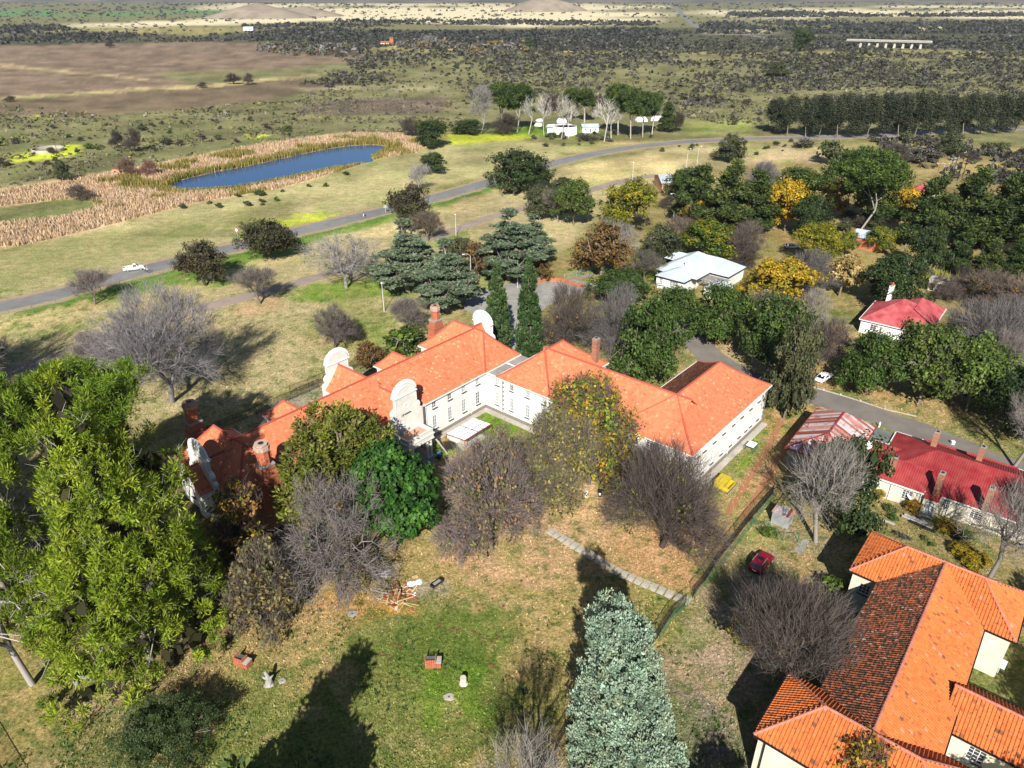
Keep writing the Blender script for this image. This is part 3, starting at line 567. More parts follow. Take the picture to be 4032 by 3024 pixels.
def hip_roof(root, u0, u1, v0, v1, ze, zr, axis='u', i0=None, i1=None, style='tile', mats=None, ridge=None, curve=True,
             tw=.42, tc=.36, single=None, gut=True, deck=None, name='roof', only=None, seed=1, mossy=()):
    """hip or gable roof over a rectangle of the house's own axes (v runs to the right, local y = -v)"""
    rr = random.Random(seed)
    half = (v1-v0)/2 if axis == 'u' else (u1-u0)/2
    i0 = half if i0 is None else i0; i1 = half if i1 is None else i1
    g = prof if curve else (lambda t: t)
    S = roof_planes(u0, u1, v0, v1, axis, i0, i1); rise = zr-ze
    deckb = MB(); tiles = MB(); singles = []; gb = MB()
    for pi, (o, e, n, L, dep, c0, c1) in enumerate(S):
        def P(s, d, lift=0.0, o=o, e=e, n=n, dep=dep): return (o[0]+e[0]*s+n[0]*d, -(o[1]+e[1]*s+n[1]*d), ze+rise*g(d/dep)+lift)
        K = 7 if curve else 1
        for k in range(K):
            a, b = dep*k/K, dep*(k+1)/K
            q = [P(a*c0, a, -.05), P(L-a*c1, a, -.05), P(L-b*c1, b, -.05), P(b*c0, b, -.05)]
            deckb.add(q, [(0,1,2,3)])
        if gut:
            m0 = P(0, -.10, -.05); m1 = P(L, -.10, -.05)
            gb.bar((m0[0], m0[1], ze-.07), (m1[0], m1[1], ze-.07), .14, .17)
        if only is not None and pi not in only: continue
        slope = math.hypot(dep, rise)
        if style in ('tile', 'roman'):
            nc = max(2, round(slope/tc)); mi = 1 if pi in mossy else 0
            for k in range(nc):
                d0, d1 = dep*k/nc, dep*(k+1)/nc; dm = (d0+d1)/2; lo, hi = d0*c0-.05, L-d0*c1+.05; lm, hm = dm*c0, L-dm*c1
                off = (tw/2 if (k % 2 and style == 'tile') else 0)
                for j in range(int((lo-off)/tw)-1, int((hi-off)/tw)+2):
                    s0, s1 = j*tw+off, (j+1)*tw+off; sm = (s0+s1)/2
                    if sm < lm-.12 or sm > hm+.12: continue
                    s0, s1 = max(s0, lo), min(s1, hi)
                    if s1-s0 < .08: continue
                    rv = min(1, max(0, rr.gauss(.5, .2))) if rr.random() < .93 else rr.random()
                    dl = rr.uniform(0, .012)
                    if single and style == 'tile' and s1-s0 > tw*.95:
                        singles.append((pi, P(sm, dm), s0, s1, d0, d1, rv, P, dl)); continue
                    if single and style == 'roman' and s1-s0 > tw*.95:
                        singles.append((pi, P(sm, dm), s0, s1, d0, d1, rv, P, dl)); continue
                    tile_geo(tiles, style, P, s0, s1, d0, d1, dl, mi, rv)
        else:   # corrugated sheets, lapped at the sides
            w = .62; ns = max(1, int(L/w)); w = L/ns
            for j in range(ns):
                rv = rr.random() if style == 'rusty' else .5; nr = 4; vs = []; fs = []
                lift = .006*(j % 2)
                for r_ in range(nr+1):
                    s = w*(j+r_/nr)
                    # how far up this line runs
                    dm = dep
                    if c0 > 0: dm = min(dm, s/c0)
                    if c1 > 0: dm = min(dm, (L-s)/c1)
                    hgt = .0 if r_ % 2 == 0 else .045
                    vs += [P(s, -.03, hgt+lift), P(s, max(dm, 0), hgt+lift)]
                for r_ in range(nr): fs.append((2*r_, 2*r_+2, 2*r_+3, 2*r_+1))
                if style == 'rusty':
                    singles.append((vs, fs, rv))
                else: tiles.add(vs, fs, 0, rr.random())
    rf = deckb.build(name, [deck or mats[0]], root)
    if style == 'rusty':
        for vs, fs, rv in singles:
            b = MB(); b.add(vs, fs, 0, rv); b.build('roof_sheet', mats, rf)
    elif singles:
        T = root.matrix_world if False else Matrix.Translation(root.location) @ Matrix.Rotation(root.rotation_euler.z, 4, 'Z')
        cw = Vector((0, 0, 66))
        def score(t):
            p = T @ Vector(t[1]); f = T.to_3x3() @ (Vector(t[7](0, .4))-Vector(t[7](0, 0))).cross(Vector(t[7](.4, 0))-Vector(t[7](0, 0)))
            if f.z < 0: f = -f
            return (p-cw).length/max(.05, (cw-p).normalized().dot(f.normalized()))**.3
        singles.sort(key=score); proto = {}
        for i, (pi, c, s0, s1, d0, d1, rv, P, dl) in enumerate(singles):
            if i >= single: tile_geo(tiles, style, P, s0, s1, d0, d1, dl, 1 if pi in mossy else 0, rv); continue
            a, b, m_ = Vector(P(s0, d0)), Vector(P(s1, d0)), Vector(P(s0, d1))
            key = (round(rv*7), pi in mossy)
            if key not in proto:
                tb = MB(); ln = (m_-a).length
                tile_geo(tb, style, lambda s, d, lift=0.0: (s, d, lift), 0, tw, 0, ln, 0, 1 if pi in mossy else 0, rv); proto[key] = tb.mesh('roof_tile', mats)
            X = (b-a).normalized(); Y = (m_-a).normalized(); Z = X.cross(Y)
            o_ = link('roof_tile', proto[key], rf)
            o_.matrix_local = Matrix(((X.x,Y.x,Z.x,a.x), (X.y,Y.y,Z.y,a.y), (X.z,Y.z,Z.z,a.z), (0,0,0,1)))
    if tiles.F:
        t_ = tiles.build('roof_tiles' if style in ('tile', 'roman') else 'roof_sheeting', mats, rf)
        if style in ('tile', 'roman'): stuff(t_)
    if gut: gb.build('gutter', M['white_paint'] if gut is True else gut, root)
    # ridge and hip caps
    if ridge:
        cb = MB(); lines = []
        if axis == 'u':
            vm = (v0+v1)/2; A, B = (u0+i0, vm), (u1-i1, vm); ends = [(A, (u0,v0), i0), (A, (u0,v1), i0), (B, (u1,v0), i1), (B, (u1,v1), i1)]
        else:
            um = (u0+u1)/2; A, B = (um, v0+i0), (um, v1-i1); ends = [(A, (u0,v0), i0), (A, (u1,v0), i0), (B, (u0,v1), i1), (B, (u1,v1), i1)]
        if math.hypot(A[0]-B[0], A[1]-B[1]) > .3: lines.append([(*A, zr), (*B, zr)])
        for top, cor, ins in ends:
            if ins: lines.append([(top[0]*(1-t)+cor[0]*t, top[1]*(1-t)+cor[1]*t, ze+rise*g(1-t)) for t in [i/8 for i in range(9)]])
        for ln in lines:
            pts = []
            for p, q in zip(ln[:-1], ln[1:]):
                k = max(1, int(math.dist(p, q)/.42))
                pts += [tuple(p[a]+(q[a]-p[a])*i/k for a in range(3)) for i in range(k)]
            pts.append(ln[-1])
            for p, q in zip(pts[:-1], pts[1:]):
                cb.tube([(p[0], -p[1], p[2]+.02), (q[0], -q[1], q[2]+.02)], [.17*rr.uniform(.95, 1.05), .145], 7, 0, rr.random(), cap=True)
        stuff(cb.build('ridge_tiles', [ridge], rf))
    return rf
def tile_geo(b, style, P, s0, s1, d0, d1, dl, m, rv):
    if style == 'tile':
        b.add([P(s0, d0-.03, .045+dl), P(s1, d0-.03, .045+dl), P(s1, d1, .012), P(s0, d1, .012), P(s0, d0-.03, .0), P(s1, d0-.03, .0)],
              [(0,1,2,3), (4,5,1,0)], m, rv)
    else:
        w = s1-s0; n = len(ROMAN); vs = [P(s0+x*w, d0-.04, h+.04+dl) for x, h in ROMAN]+[P(s0+x*w, d1, h*.8+.012) for x, h in ROMAN]+[P(s0+x*w, d0-.04, h-.01) for x, h in ROMAN]
        b.add(vs, [(i, i+1, n+i+1, n+i) for i in range(n-1)]+[(2*n+i, 2*n+i+1, i+1, i) for i in range(n-1)], m, rv)

def wall(root, p, q, z0, z1, mats, openings=(), depth=.22, name='wall'):
    """a wall face from p to q (u, v) with openings (s0, s1, za, zb) cut through it and their reveals"""
    L = math.dist(p, q); d = ((q[0]-p[0])/L, (q[1]-p[1])/L); nin = (d[1], -d[0])   # inwards: to the left is outside
    def P(s, z, k=0.0): return (p[0]+d[0]*s+nin[0]*k, -(p[1]+d[1]*s+nin[1]*k), z)
    b = MB(); xs = sorted({0, L, *[o[0] for o in openings], *[o[1] for o in openings]})
    for a, c in zip(xs[:-1], xs[1:]):
        cuts = sorted([(o[2], o[3]) for o in openings if o[0] <= a+1e-6 and o[1] >= c-1e-6]); z = z0
        for za, zb in cuts+[(z1, z1)]:
            if za > z+1e-4: b.add([P(a, z), P(c, z), P(c, za), P(a, za)], [(0,1,2,3)])
            z = max(z, zb)
    for s0, s1, za, zb in openings:
        for A, B in (((s0,za),(s1,za)), ((s1,za),(s1,zb)), ((s1,zb),(s0,zb)), ((s0,zb),(s0,za))):
            b.add([P(*A), P(*B), P(*B, depth), P(*A, depth)], [(0,1,2,3)])
    return b.build(name, mats, root), P
WINCACHE = {}
def window(root, P, s0, s1, za, zb, cols=2, rows=3, sill=True, pane='glass', frame='white_paint', shut=None, name='window'):
    """frame with glazing bars, pane and sill as sub-parts; built once per size and copied"""
    w, h = s1-s0, zb-za; key = (round(w, 2), round(h, 2), cols, rows, sill, pane, frame)
    if key not in WINCACHE:
        f = MB(); t = .07
        f.box2((0,-.04,0), (t,.05,h)); f.box2((w-t,-.04,0), (w,.05,h)); f.box2((t,-.04,0), (w-t,.05,t)); f.box2((t,-.04,h-t), (w-t,.05,h))
        for i in range(1, cols): f.box2((w*i/cols-.03,-.03,t), (w*i/cols+.03,.04,h-t))
        for j in range(1, rows): f.box2((t,-.027,h*j/rows-.022), (w-t,.037,h*j/rows+.022))
        g = MB(); g.box2((.03,.0,.03), (w-.03,.012,h-.03)); sl = MB(); sl.box2((-.1,-.34,-.13), (w+.1,-.02,-.005))
        WINCACHE[key] = (f.mesh('window', [M[frame]]), g.mesh('pane', [M[pane]]), sl.mesh('sill', [M['sill']]))
    fm, gm, sm = WINCACHE[key]
    a, c = Vector(P(s0, za, .14)), Vector(P(s1, za, .14)); X = (c-a).normalized()
    o = link(name, fm, root, a, math.atan2(X.y, X.x))
    link('pane', gm, o)
    if sill: link('sill', sm, o)
    return o
def chimney(root, c, w, d, z0, z1, m, cap='concrete', pots=0, rz=0.0):
    b = MB(); rr = random.Random(int(abs(c[0]*10))); z = z0; k = 0
    while z < z1-.02:
        e = .0 if z < z1-.75 else (.05 if z > z1-.45 else .03); b.box((c[0], -c[1], z+.11), (w+2*e+.004*(k % 2), d+2*e+.004*(k % 2), .21), rz, 0, rr.random()); z += .216; k += 1
    o = b.build('chimney', [m], root)
    cb = MB(); cb.box((c[0], -c[1], z+.05), (w*.98, d*.98, .12), rz); cb.box((c[0], -c[1], z+.13), (w*.5, d*.5, .06), rz, 1)
    for p in range(pots): cb.tube([(c[0]+(p-.5*(pots-1))*.4, -c[1], z+.1), (c[0]+(p-.5*(pots-1))*.4, -c[1], z+.5)], .14, 8, 2)
    cb.build('chimney_cap', [M[cap], M['plastic_black'], M['brick']], o)
    return o

# ------------------------------------------------------------------ the white hall
S = thing('school_building', 'long white two-storey hall with curved white gables and bright orange tiled roofs', 'building', (-4.9, 112.2, 0), R(49.7))
TM = [M['tile'], M['tile_mossy']]
kw = dict(style='tile', mats=TM, ridge=M['ridge'])
ZE = 7.25
hip_roof(S, -44, 5, -13.6, .35, ZE, 12, 'u', 0, 0, seed=1, **kw)                         # long wing
hip_roof(S, -48.3, -38.7, -16.6, .5, ZE, 12.1, 'v', seed=2, single=150, **kw)            # cross block at the near end
hip_roof(S, -.1, 9.5, -16.6, .45, ZE, 12.1, 'v', seed=3, **kw)                           # cross block at the far end
hip_roof(S, -22.2, -15.8, -15.6, -5, ZE, 11.0, 'v', 0, 0, seed=4, **kw)                  # behind the rear gable
hip_roof(S, -22.5, -16.1, -8, .8, ZE, 10.6, 'v', 0, 0, seed=5, **kw)                     # behind the porch gable
hip_roof(S, -10.9, -6.3, -16.6, -7, ZE-.06, 10, 'v', 2.8, 0, seed=6, **kw)
hip_roof(S, -33.4, -28.8, -16.6, -7, ZE-.06, 10, 'v', 2.8, 0, seed=7, **kw)
hip_roof(S, -50.5, -44, -10.2, -4.6, ZE-.03, 10.4, 'u', 0, 0, seed=8, **kw)
hip_roof(S, 4.9, 9.2, -10.2, -5.6, ZE+.8, 11.6, 'u', 0, 0, seed=9, gut=False, **kw)
hip_roof(S, 0, 17.1, 2.75, 14.6, ZE-.04, 12, 'u', 6, 6, seed=10, **kw)
hip_roof(S, 0, 13.6, 8, 36, ZE, 12.0, 'v', 0, 0, seed=11, **kw)
hip_roof(S, .1, 28.0, 26.6, 40.35, ZE-.02, 12, 'u', seed=12, single=150, mossy=(1,), **kw)
W_ = M['white_wall']
def wins(P, list_, za, zb, w=.95, **k): return [(c-w/2, c+w/2, za, zb) for c in list_]
UZ, LZ = (5.45, 6.95), (1.5, 3.95)
def wall_with(p, q, ups, los, z1=ZE-.02, w=.95, extra=(), panes=('curtain_glass', 'glass')):
    L = math.dist(p, q)
    ops = [(c-w/2, c+w/2, *UZ) for c in ups]+[(c-w/2, c+w/2, *LZ) for c in los]+list(extra)
    wo, P = wall(S, p, q, 0, z1, W_, ops)
    for c in ups: window(S, P, c-w/2, c+w/2, *UZ, 2, 3, pane=RB.choice(panes))
    for c in los: window(S, P, c-w/2, c+w/2, *LZ, 2, 4, pane=RB.choice(panes))
    return P
# wall faces run so that the outside lies on the right of p->q seen from above in (u, v)
def run(p, q): return p, q
PA = wall_with((-38.7, .0), (.3, .0), [26.5, 30.1, 33.5, 37.0, 2.2, 5.7, 9.2, 12.6], [26.5, 30.1, 33.5, 37.0, 2.2, 5.7, 9.2, 12.6], extra=[(18.4, 20.4, .6, 3.4)])
PBf = [2.8, 6.05, 9.6, 13.2, 16.7, 20.2, 23.7, 27.2, 30.65]
BW = .3
ops_up = [(c-.45, c+.45, *UZ) for c in PBf]; ops_lo = [(c-.45, c+.45, *LZ) for c in PBf]
wo, PB = wall(S, (BW, 0), (BW, 39.95), 0, ZE-.02, W_, ops_up+ops_lo+[(32.6, 34.8, 5.2, 6.85), (32.6, 35.2, .55, 3.6)])
for c in PBf:
    window(S, PB, c-.45, c+.45, *UZ, 2, 3, pane=RB.choice(('glass', 'curtain_glass'))); window(S, PB, c-.45, c+.45, *LZ, 2, 4, pane='curtain_glass')
window(S, PB, 32.6, 34.8, 5.2, 6.85, 4, 4, pane='glass')
window(S, PB, 32.6, 35.2, .55, 3.6, 4, 3, sill=False, pane='glass', frame='white_paint', name='glazed_door')
Pcw = [2.9, 4.9, 8.1, 11.3, 14.6, 17.8, 21.1, 24.4]; Pcl = [4.9, 8.2, 11.5, 14.8, 18.0, 20.6, 22.4, 25.2]
PC = wall_with((.3, 39.95), (27.7, 39.95), [c-.3 for c in Pcw], [c-.3 for c in Pcl], w=.85)
for p, q in (((27.7, 39.95), (27.7, 26.9)), ((27.7, 26.9), (13.3, 26.9)), ((13.3, 26.9), (13.3, 14.3)), ((16.8, 14.3), (16.8, 3)), ((13.3, 14.3), (16.8, 14.3)), ((16.8, 3), (.3, 3)),
             ((9.2, 0), (9.2, -16.2)), ((9.2, -16.2), (.2, -16.2)), ((.2, -16.2), (.2, -13.3)), ((.2, -13.3), (-6.6, -13.3)), ((-6.6, -13.3), (-6.6, -16.2)), ((-6.6, -16.2), (-10.6, -16.2)), ((-10.6, -16.2), (-10.6, -13.3)),
             ((-10.6, -13.3), (-28.8, -13.3)), ((-29.1, -13.3), (-29.1, -16.2)), ((-29.1, -16.2), (-33.1, -16.2)), ((-33.1, -16.2), (-33.1, -13.3)), ((-33.1, -13.3), (-38.9, -13.3)), ((-39, -13.3), (-39, -16.2)), ((-39, -16.2), (-48, -16.2)),
             ((-48, .1), (-39, .1)), ((-39, .1), (-39, 0)), ((-22.0, -13.3), (-22.0, -15.5)), ((-16, -15.5), (-16, -13.3)), ((.3, 0), (9.2, 0))):
    z1 = ZE-.02
    wall(S, p, q, 0, z1, W_)
oW = [(c-.45, c+.45, *LZ) for c in (3, 13)]
wo, PW = wall(S, (-48, -16.2), (-48, .1), 0, ZE-.02, W_, oW)
for c in (3, 13): window(S, PW, c-.45, c+.45, *LZ, 2, 4)
# brick-faced lower wall of the near cross block
b = MB(); b.box2((-47.9, -.12, 0), (-39.1, -.3, 6.9)); b.build('brick_facing', M['brickwork'], S)
# flat concrete link roof in the corner
b = MB(); b.box2((-.05, -.45, 6.95), (9.5, -2.72, 7.12)); fl = b.build('link_roof', M['concrete'], S)
b = MB(); b.box2((-.12, -.40, 7.12), (.06, -2.78, 7.24)); b.box2((5.2, -.45, 7.12), (5.4, -2.72, 7.22)); b.build('parapet_strip', M['white_paint'], fl)
# downpipes
b = MB()
for u, v in ((-3.6, .12), (-14.2, .12), (.18, 3.95), (.18, 17.9), (13.8, 40.07)):
    b.tube([(u, -v, .3), (u, -v, ZE-.3)], .055, 6)
b.build('downpipe', M['white_paint'], S)
# stone plinth: every block a piece
stones = []
for t in range(7):
    q = MB(); l = .58+.05*(t % 4); q.box((0, 0, 0), (l, .14, .255+.012*(t % 3)), 0, 0, t/6); stones.append((l, q.mesh('stone', [M['dark_stone']])))
pl = MB(); pl.box2((-16, -.02, 0), (.3, -.06, .6)); pl.box2((.26, -.06, 0), (.22, -39.9, .6)); pl.box2((.3, -39.97, 0), (27.7, -40.0, .6)); plinth = pl.build('plinth', M['concrete'], S)
cnt = 0
for fn, L in ((lambda s: (.2-s, -.10, 0), 15.8), (lambda s: (.18, -.1-s, math.pi/2), 39.8), (lambda s: (.3+s, -40.02, 0), 27.3)):
    for row in range(2):
        s = .15*row
        while s < L-.5 and cnt < 299:
            l, me_ = RB.choice(stones); x, y, rz = fn(s+l/2); link('stone', me_, plinth, (x, y, .14+.27*row+RB.uniform(-.01, .01)), rz); s += l+.035; cnt += 1
# quoins
def quoins(pos, along, off, z0=.6):
    for k in range(15):
        w = .62 if k % 2 else .34; q = MB(); q.box((0, 0, 0), (w, .06, .36)); x, y = pos
        sgn = 1 if along[0]+along[1] > 0 else -1
        link('quoin', q.mesh('quoin', [M['quoin']]), S, (x+along[0]*w/2+off[0], -(y+along[1]*w/2+off[1]), z0+.22+k*.43), math.atan2(-along[1], along[0]))
quoins((.3, 3.75), (0, 1), (-.03, 0)); quoins((.3, 39.95), (0, -1), (-.03, 0)); quoins((27.7, 39.95), (-1, 0), (0, .03)); quoins((.3, 39.95), (1, 0), (0, .032), .61)
# curved gables
def gable_outline(hw, zb, zc, hs, r, zlow):
    """half outline from the foot up: wide foot, volutes, shaft, cap ledge, round head"""
    pts = [(hw, zlow), (hw, zb-1.0), (hw*.95, zb-.75)]
    vx = hs+.55
    pts += [(vx+.12, zb-.55), (vx+.28, zb-.2), (vx+.3, zb+.15), (vx+.12, zb+.5), (vx-.2, zb+.72), (hs+.05, zb+.8), (hs, zb+1.0), (hs, zc-.45), (hs+.22, zc-.38), (hs+.24, zc-.02), (r, zc)]
    for k in range(1, 9): a = k/8*math.pi/2; pts.append((r*math.cos(a), zc+r*.86*math.sin(a)))
    return pts+[(-x, z) for x, z in pts[-2::-1]]
def gable(fn, hw, zb, zc, hs, r, zlow, th=.6, ring=None):
    o = MB(); poly = gable_outline(hw, zb, zc, hs, r, zlow)
    o.prism(poly, lambda p: fn(p[0], p[1], 0), lambda p: fn(p[0], p[1], -th))
    g_ = o.build('gable', [M['gable_plaster']], S)
    c = MB()
    arc = [(r*1.02*math.cos(a), zc+r*.88*math.sin(a)) for a in [math.pi*k/14 for k in range(15)]]
    for rr_, w_ in ((1.0, .16),):
        for p, q in zip(arc[:-1], arc[1:]):
            c.bar(fn(p[0], p[1], -th/2), fn(q[0], q[1], -th/2), .2, th+.22)
    arc2 = [(r*.78*math.cos(a), zc+r*.66*math.sin(a)) for a in [math.pi*k/14 for k in range(15)]]
    for p, q in zip(arc2[:-1], arc2[1:]): c.bar(fn(p[0], p[1], .02), fn(q[0], q[1], .02), .1, .1)
    c.bar(fn(-hs-.3, zc-.12, -th/2), fn(hs+.3, zc-.12, -th/2), th+.3, .16)
    for s in (-1, 1):
        pts = [fn(s*(hs+.38)+.32*math.cos(t), zb+.1+.32*math.sin(t), .03) for t in [k*math.pi/4 for k in range(9)]]
        c.tube(pts, .07, 5)
        c.bar(fn(s*(hs+.1), zc-.5, .02), fn(s*(hs+.1), zb+.9, .02), .14, .1)
    c.build('cornice', [M['white_paint']], g_)
    return g_
pg = gable(lambda x, z, d: (-19.25+x, -(1.25+d), z), 3.35, 8.75, 11.55, 2.05, 2.1, 4.6)
gable(lambda x, z, d: (-19.0-x, -(-16.2-d), z), 3.35, 8.9, 11.6, 2.05, 2.1, 3)
gable(lambda x, z, d: (9.2+d-.4, -(-7.9-x), z), 3.2, 9.1, 11.8, 2.0, 2.05, 3)
gable(lambda x, z, d: (-48.8-d+.2, -(-7.4+x), z), 3.35, 9.0, 11.7, 2.05, 2.1, 0)
# roundel, date and balcony door on the porch gable
c = MB(); c.tube([(-19.25+.46*math.cos(t), -1.29, 9.5+.46*math.sin(t)) for t in [k*math.pi/8 for k in range(17)]], .06, 6); c.build('roundel', [M['white_paint']], pg)
c = MB(); c.box((-19.1, -1.33, 8.12), (1.3, .16, .1)); c.build('ledge', [M['sill']], pg)
cu = bpy.data.curves.new('date_numerals', 'FONT'); cu.body = '19'; cu.size = .62; cu.extrude = .03
cu.materials.append(M['sill']); tf = bpy.data.objects.new('numerals_curve', cu); COL.objects.link(tf); dm = bpy.data.meshes.new_from_object(tf.evaluated_get(bpy.context.evaluated_depsgraph_get())); bpy.data.objects.remove(tf)
to = link('date_numerals', dm, pg, (-20.45, -1.29, 7.85)); to.rotation_euler = (R(90), 0, 0)
def PGf(s, z, k=0.0): return (-19.6+s, -(1.32-k), z)
window(S, PGf, 0, 1.2, 4.75, 7.0, 2, 3, sill=False, name='balcony_door')
c = MB()
for k in range(9): c.box((-20.75+k*.115, -1.30, 5.85), (.05, .05, 2.1))
for k in range(12): c.box((-20.3, -1.31, 4.9+k*.17), (1.05, .05, .05))
c.build('lattice_shutter', [M['white_paint']], S)
# pillared porch
p = MB(); p.box2((-22.0, -.06, 3.8), (-16.75, -4.35, 4.55)); p.box2((-22.15, -.06, 4.55), (-16.6, -4.5, 4.68)); p.box2((-22.1, -.06, 3.62), (-16.65, -4.42, 3.8))
po = p.build('porch_entablature', M['gable_plaster'], S)
p = MB(); p.box2((-21.9, -4.05, 4.68), (-16.8, -4.32, 5.3)); p.box2((-21.95, -1.3, 4.68), (-21.68, -4.05, 5.3)); p.box2((-17.02, -1.3, 4.68), (-16.75, -4.05, 5.3)); p.box2((-21.98, -4.0, 5.3), (-16.72, -4.38, 5.38))
p.build('parapet', M['gable_plaster'], po)
p = MB(); p.box2((-21.66, -1.3, 4.68), (-17.04, -4.04, 4.71)); p.build('balcony_floor', M['pink_wall'], po)
for u in (-21.65, -20.95, -17.8, -17.1):
    q = MB(); q.lathe([(.30, .35), (.30, .5), (.24, .55), (.235, 2.0), (.20, 3.3), (.29, 3.4), (.29, 3.6)], (u, -3.95, 0), 14); q.box((u, -3.95, .3), (.66, .66, .14)); q.build('column', M['gable_plaster'], S)
p = MB(); p.box2((-22.4, -.02, 0), (-16.4, -4.6, .22)); p.box2((-21.6, -4.6, 0), (-17.2, -5.0, .15)); p.box2((-21.6, -5.0, 0), (-17.2, -5.4, .08)); p.build('porch_step', M['concrete'], S)
q = MB(); q.box2((-20.2, -.1, .6), (-18.4, -.02, 3.35)); q.build('entrance_door', M['brown_board'], S)
# terrace kerb before the east wing
# chimneys: three octagonal stacks, one square
def big_chimney(cu, cv, w, d, z0, zsh, ztop, oct_r=.85):
    rr = random.Random(int(ztop*10)); b = MB(); z = z0; k = 0
    while z < zsh:
        t = max(0, (z-(zsh-3.2))/3.2); b.box((cu, -cv, z+.1), (w-(w-1.9)*t+.006*(k % 2), d-(d-1.55)*t+.006*(k % 2), .195), 0, 0, rr.random()); z += .2; k += 1
    o = b.build('chimney', [M['brick']], S)
    c = MB(); c.box((cu, -cv, z+.12), (2.05, 1.75, .26)); c.build('stone_band', [M['concrete']], o); z += .25
    c = MB(); k = 0
    def octo(r, z_, h, mi):
        c.add([(cu+r*math.cos(R(22.5+45*i)), -cv+r*math.sin(R(22.5+45*i)), z_+dz) for dz in (0, h) for i in range(8)], [tuple(range(8))[::-1], tuple(range(8, 16))]+[(i, (i+1) % 8, 8+(i+1) % 8, 8+i) for i in range(8)], mi, rr.random())
    while z < ztop-.02:
        top = ztop-z; r = oct_r+(.03 if k % 2 else 0)
        if top < 1.25: r = oct_r+.16*min(1, (1.25-top)*3)+(.05 if k % 2 else 0)
        if top < .3: r = oct_r+.05
        octo(r, z, .15, 1 if top < .95 else 0); z += .155; k += 1
    octo(oct_r*.45, z-.06, .1, 2)
    c.build('chimney_stack', [M['brick'], M['brick_pale'], M['plastic_black']], o)
big_chimney(-43.7, .95, 3.4, 1.7, 4.5, 11.2, 14.6)
big_chimney(-44.2, -16.4, 3.2, 1.7, 0, 11.0, 14.5)
big_chimney(4.8, -16.7, 3.2, 1.7, 0, 10.6, 13.75, .8)
chimney(S, (14.85, 13.2), 1.0, .95, 7.2, 12.2, M['brickwork'] if False else M['old_brick'])
# vent mast on the long roof
vp = P_vent = (-30.5, -3.2)
b = MB(); b.box((vp[0], -vp[1], 9.95), (.5, .4, .3)); b.tube([(vp[0], -vp[1], 9.9), (vp[0]-.4, -vp[1]+.2, 12.6)], .03, 5); b.build('vent_mast', M['white_paint'], S)
# wash-house lean-to steps and kerb
b = MB(); b.box2((-1.6, -24.5, 0), (-1.3, -38.5, .35)); b.box2((-1.3, -24.5, 0), (-.05, -38.5, .18)); b.build('terrace', M['pale_concrete'], S)
for p_, q_ in (((-16, -.2, 0), (.05, -1.25, .1)), ((-1.1, -1.3, 0), (.05, -24.4, .1)), ((.4, -40.15, 0), (27.4, -41.2, .09))):
    b = MB(); b.box2(p_, q_); b.build('apron', M['pale_concrete'], S)

# ------------------------------------------------------------------ the tiled house at the lower right
B = thing('tiled_house', 'cream two-storey house under heavy orange roll-tiled roofs with mossy dark west slopes', 'house', (33.0, 42.8, 0), R(50.5))
kr = dict(style='roman', mats=[M['tile_roman'], M['tile_mossy']], ridge=M['ridge_pink'], curve=False, tw=.33, tc=.40, gut=M['dark_paint'])
hip_roof(B, -6.8, 1.95, -8.4, 8.4, 6, 9, 'v', seed=21, mossy=(0, 1) if False else (), single=100, **kr)
hip_roof(B, 20.8, 29.7, -8.45, 8.45, 6.02, 9.05, 'v', seed=22, single=60, **kr)
hip_roof(B, -2, 25.2, -5.35, 5.5, 5.97, 9.02, 'u', 0, 0, seed=23, single=140, mossy=(1,), **kr)
hip_roof(B, 5.9, 12.9, 4.6, 15, 5.0, 7.4, 'v', 0, 0, seed=24, **kr)
CW = M['cream_wall']
def bwall(p, q, ops=(), z1=5.95): return wall(B, p, q, 0, z1, CW, ops)
bwall((-6.4, -8.0), (-6.4, 8.0)); bwall((1.55, -8.0), (-6.4, -8.0)); bwall((1.55, -5), (1.55, -8)); bwall((21.2, -5), (1.55, -5))
o_, Pn = bwall((21.2, -8.05), (21.2, -5), [(1.0, 2.2, 3.2, 4.6)]); window(B, Pn, 1.0, 2.2, 3.2, 4.6, 3, 3, pane='glass')
bwall((29.3, -8.05), (21.2, -8.05)); bwall((29.3, 8.05), (29.3, -8.05)); bwall((21.2, 8.05), (29.3, 8.05))
bwall((21.2, 5.1), (21.2, 8.05))
bwall((-6.4, 8.0), (1.55, 8.0)); o_, Pe = bwall((6.3, 5.1), (6.3, 15), [(2.2, 3.6, 2.4, 4.2)], 4.95); window(B, Pe, 2.2, 3.6, 2.4, 4.2, 3, 4)
bwall((12.5, 15), (12.5, 5.1), (), 4.95); bwall((12.5, 5.1), (21.2, 5.1)); bwall((1.55, 5.1), (6.3, 5.1)); bwall((1.55, 5.1), (1.55, 8))
b = MB(); b.tube([(-6.6, 7.3, .1), (-6.6, 7.3, 5.6), (-6.75, 7.9, 5.95)], .07, 7); b.build('downpipe', M['dark_paint'], B)
b = MB(); b.box((19.6, 5.5, .55), (1.5, .7, 1.1)); b.box((19.6, 5.87, .55), (1.1, .03, .8), 0, 1); ac = b.build('air_unit', [M['tin_green'], M['plastic_black']], B)
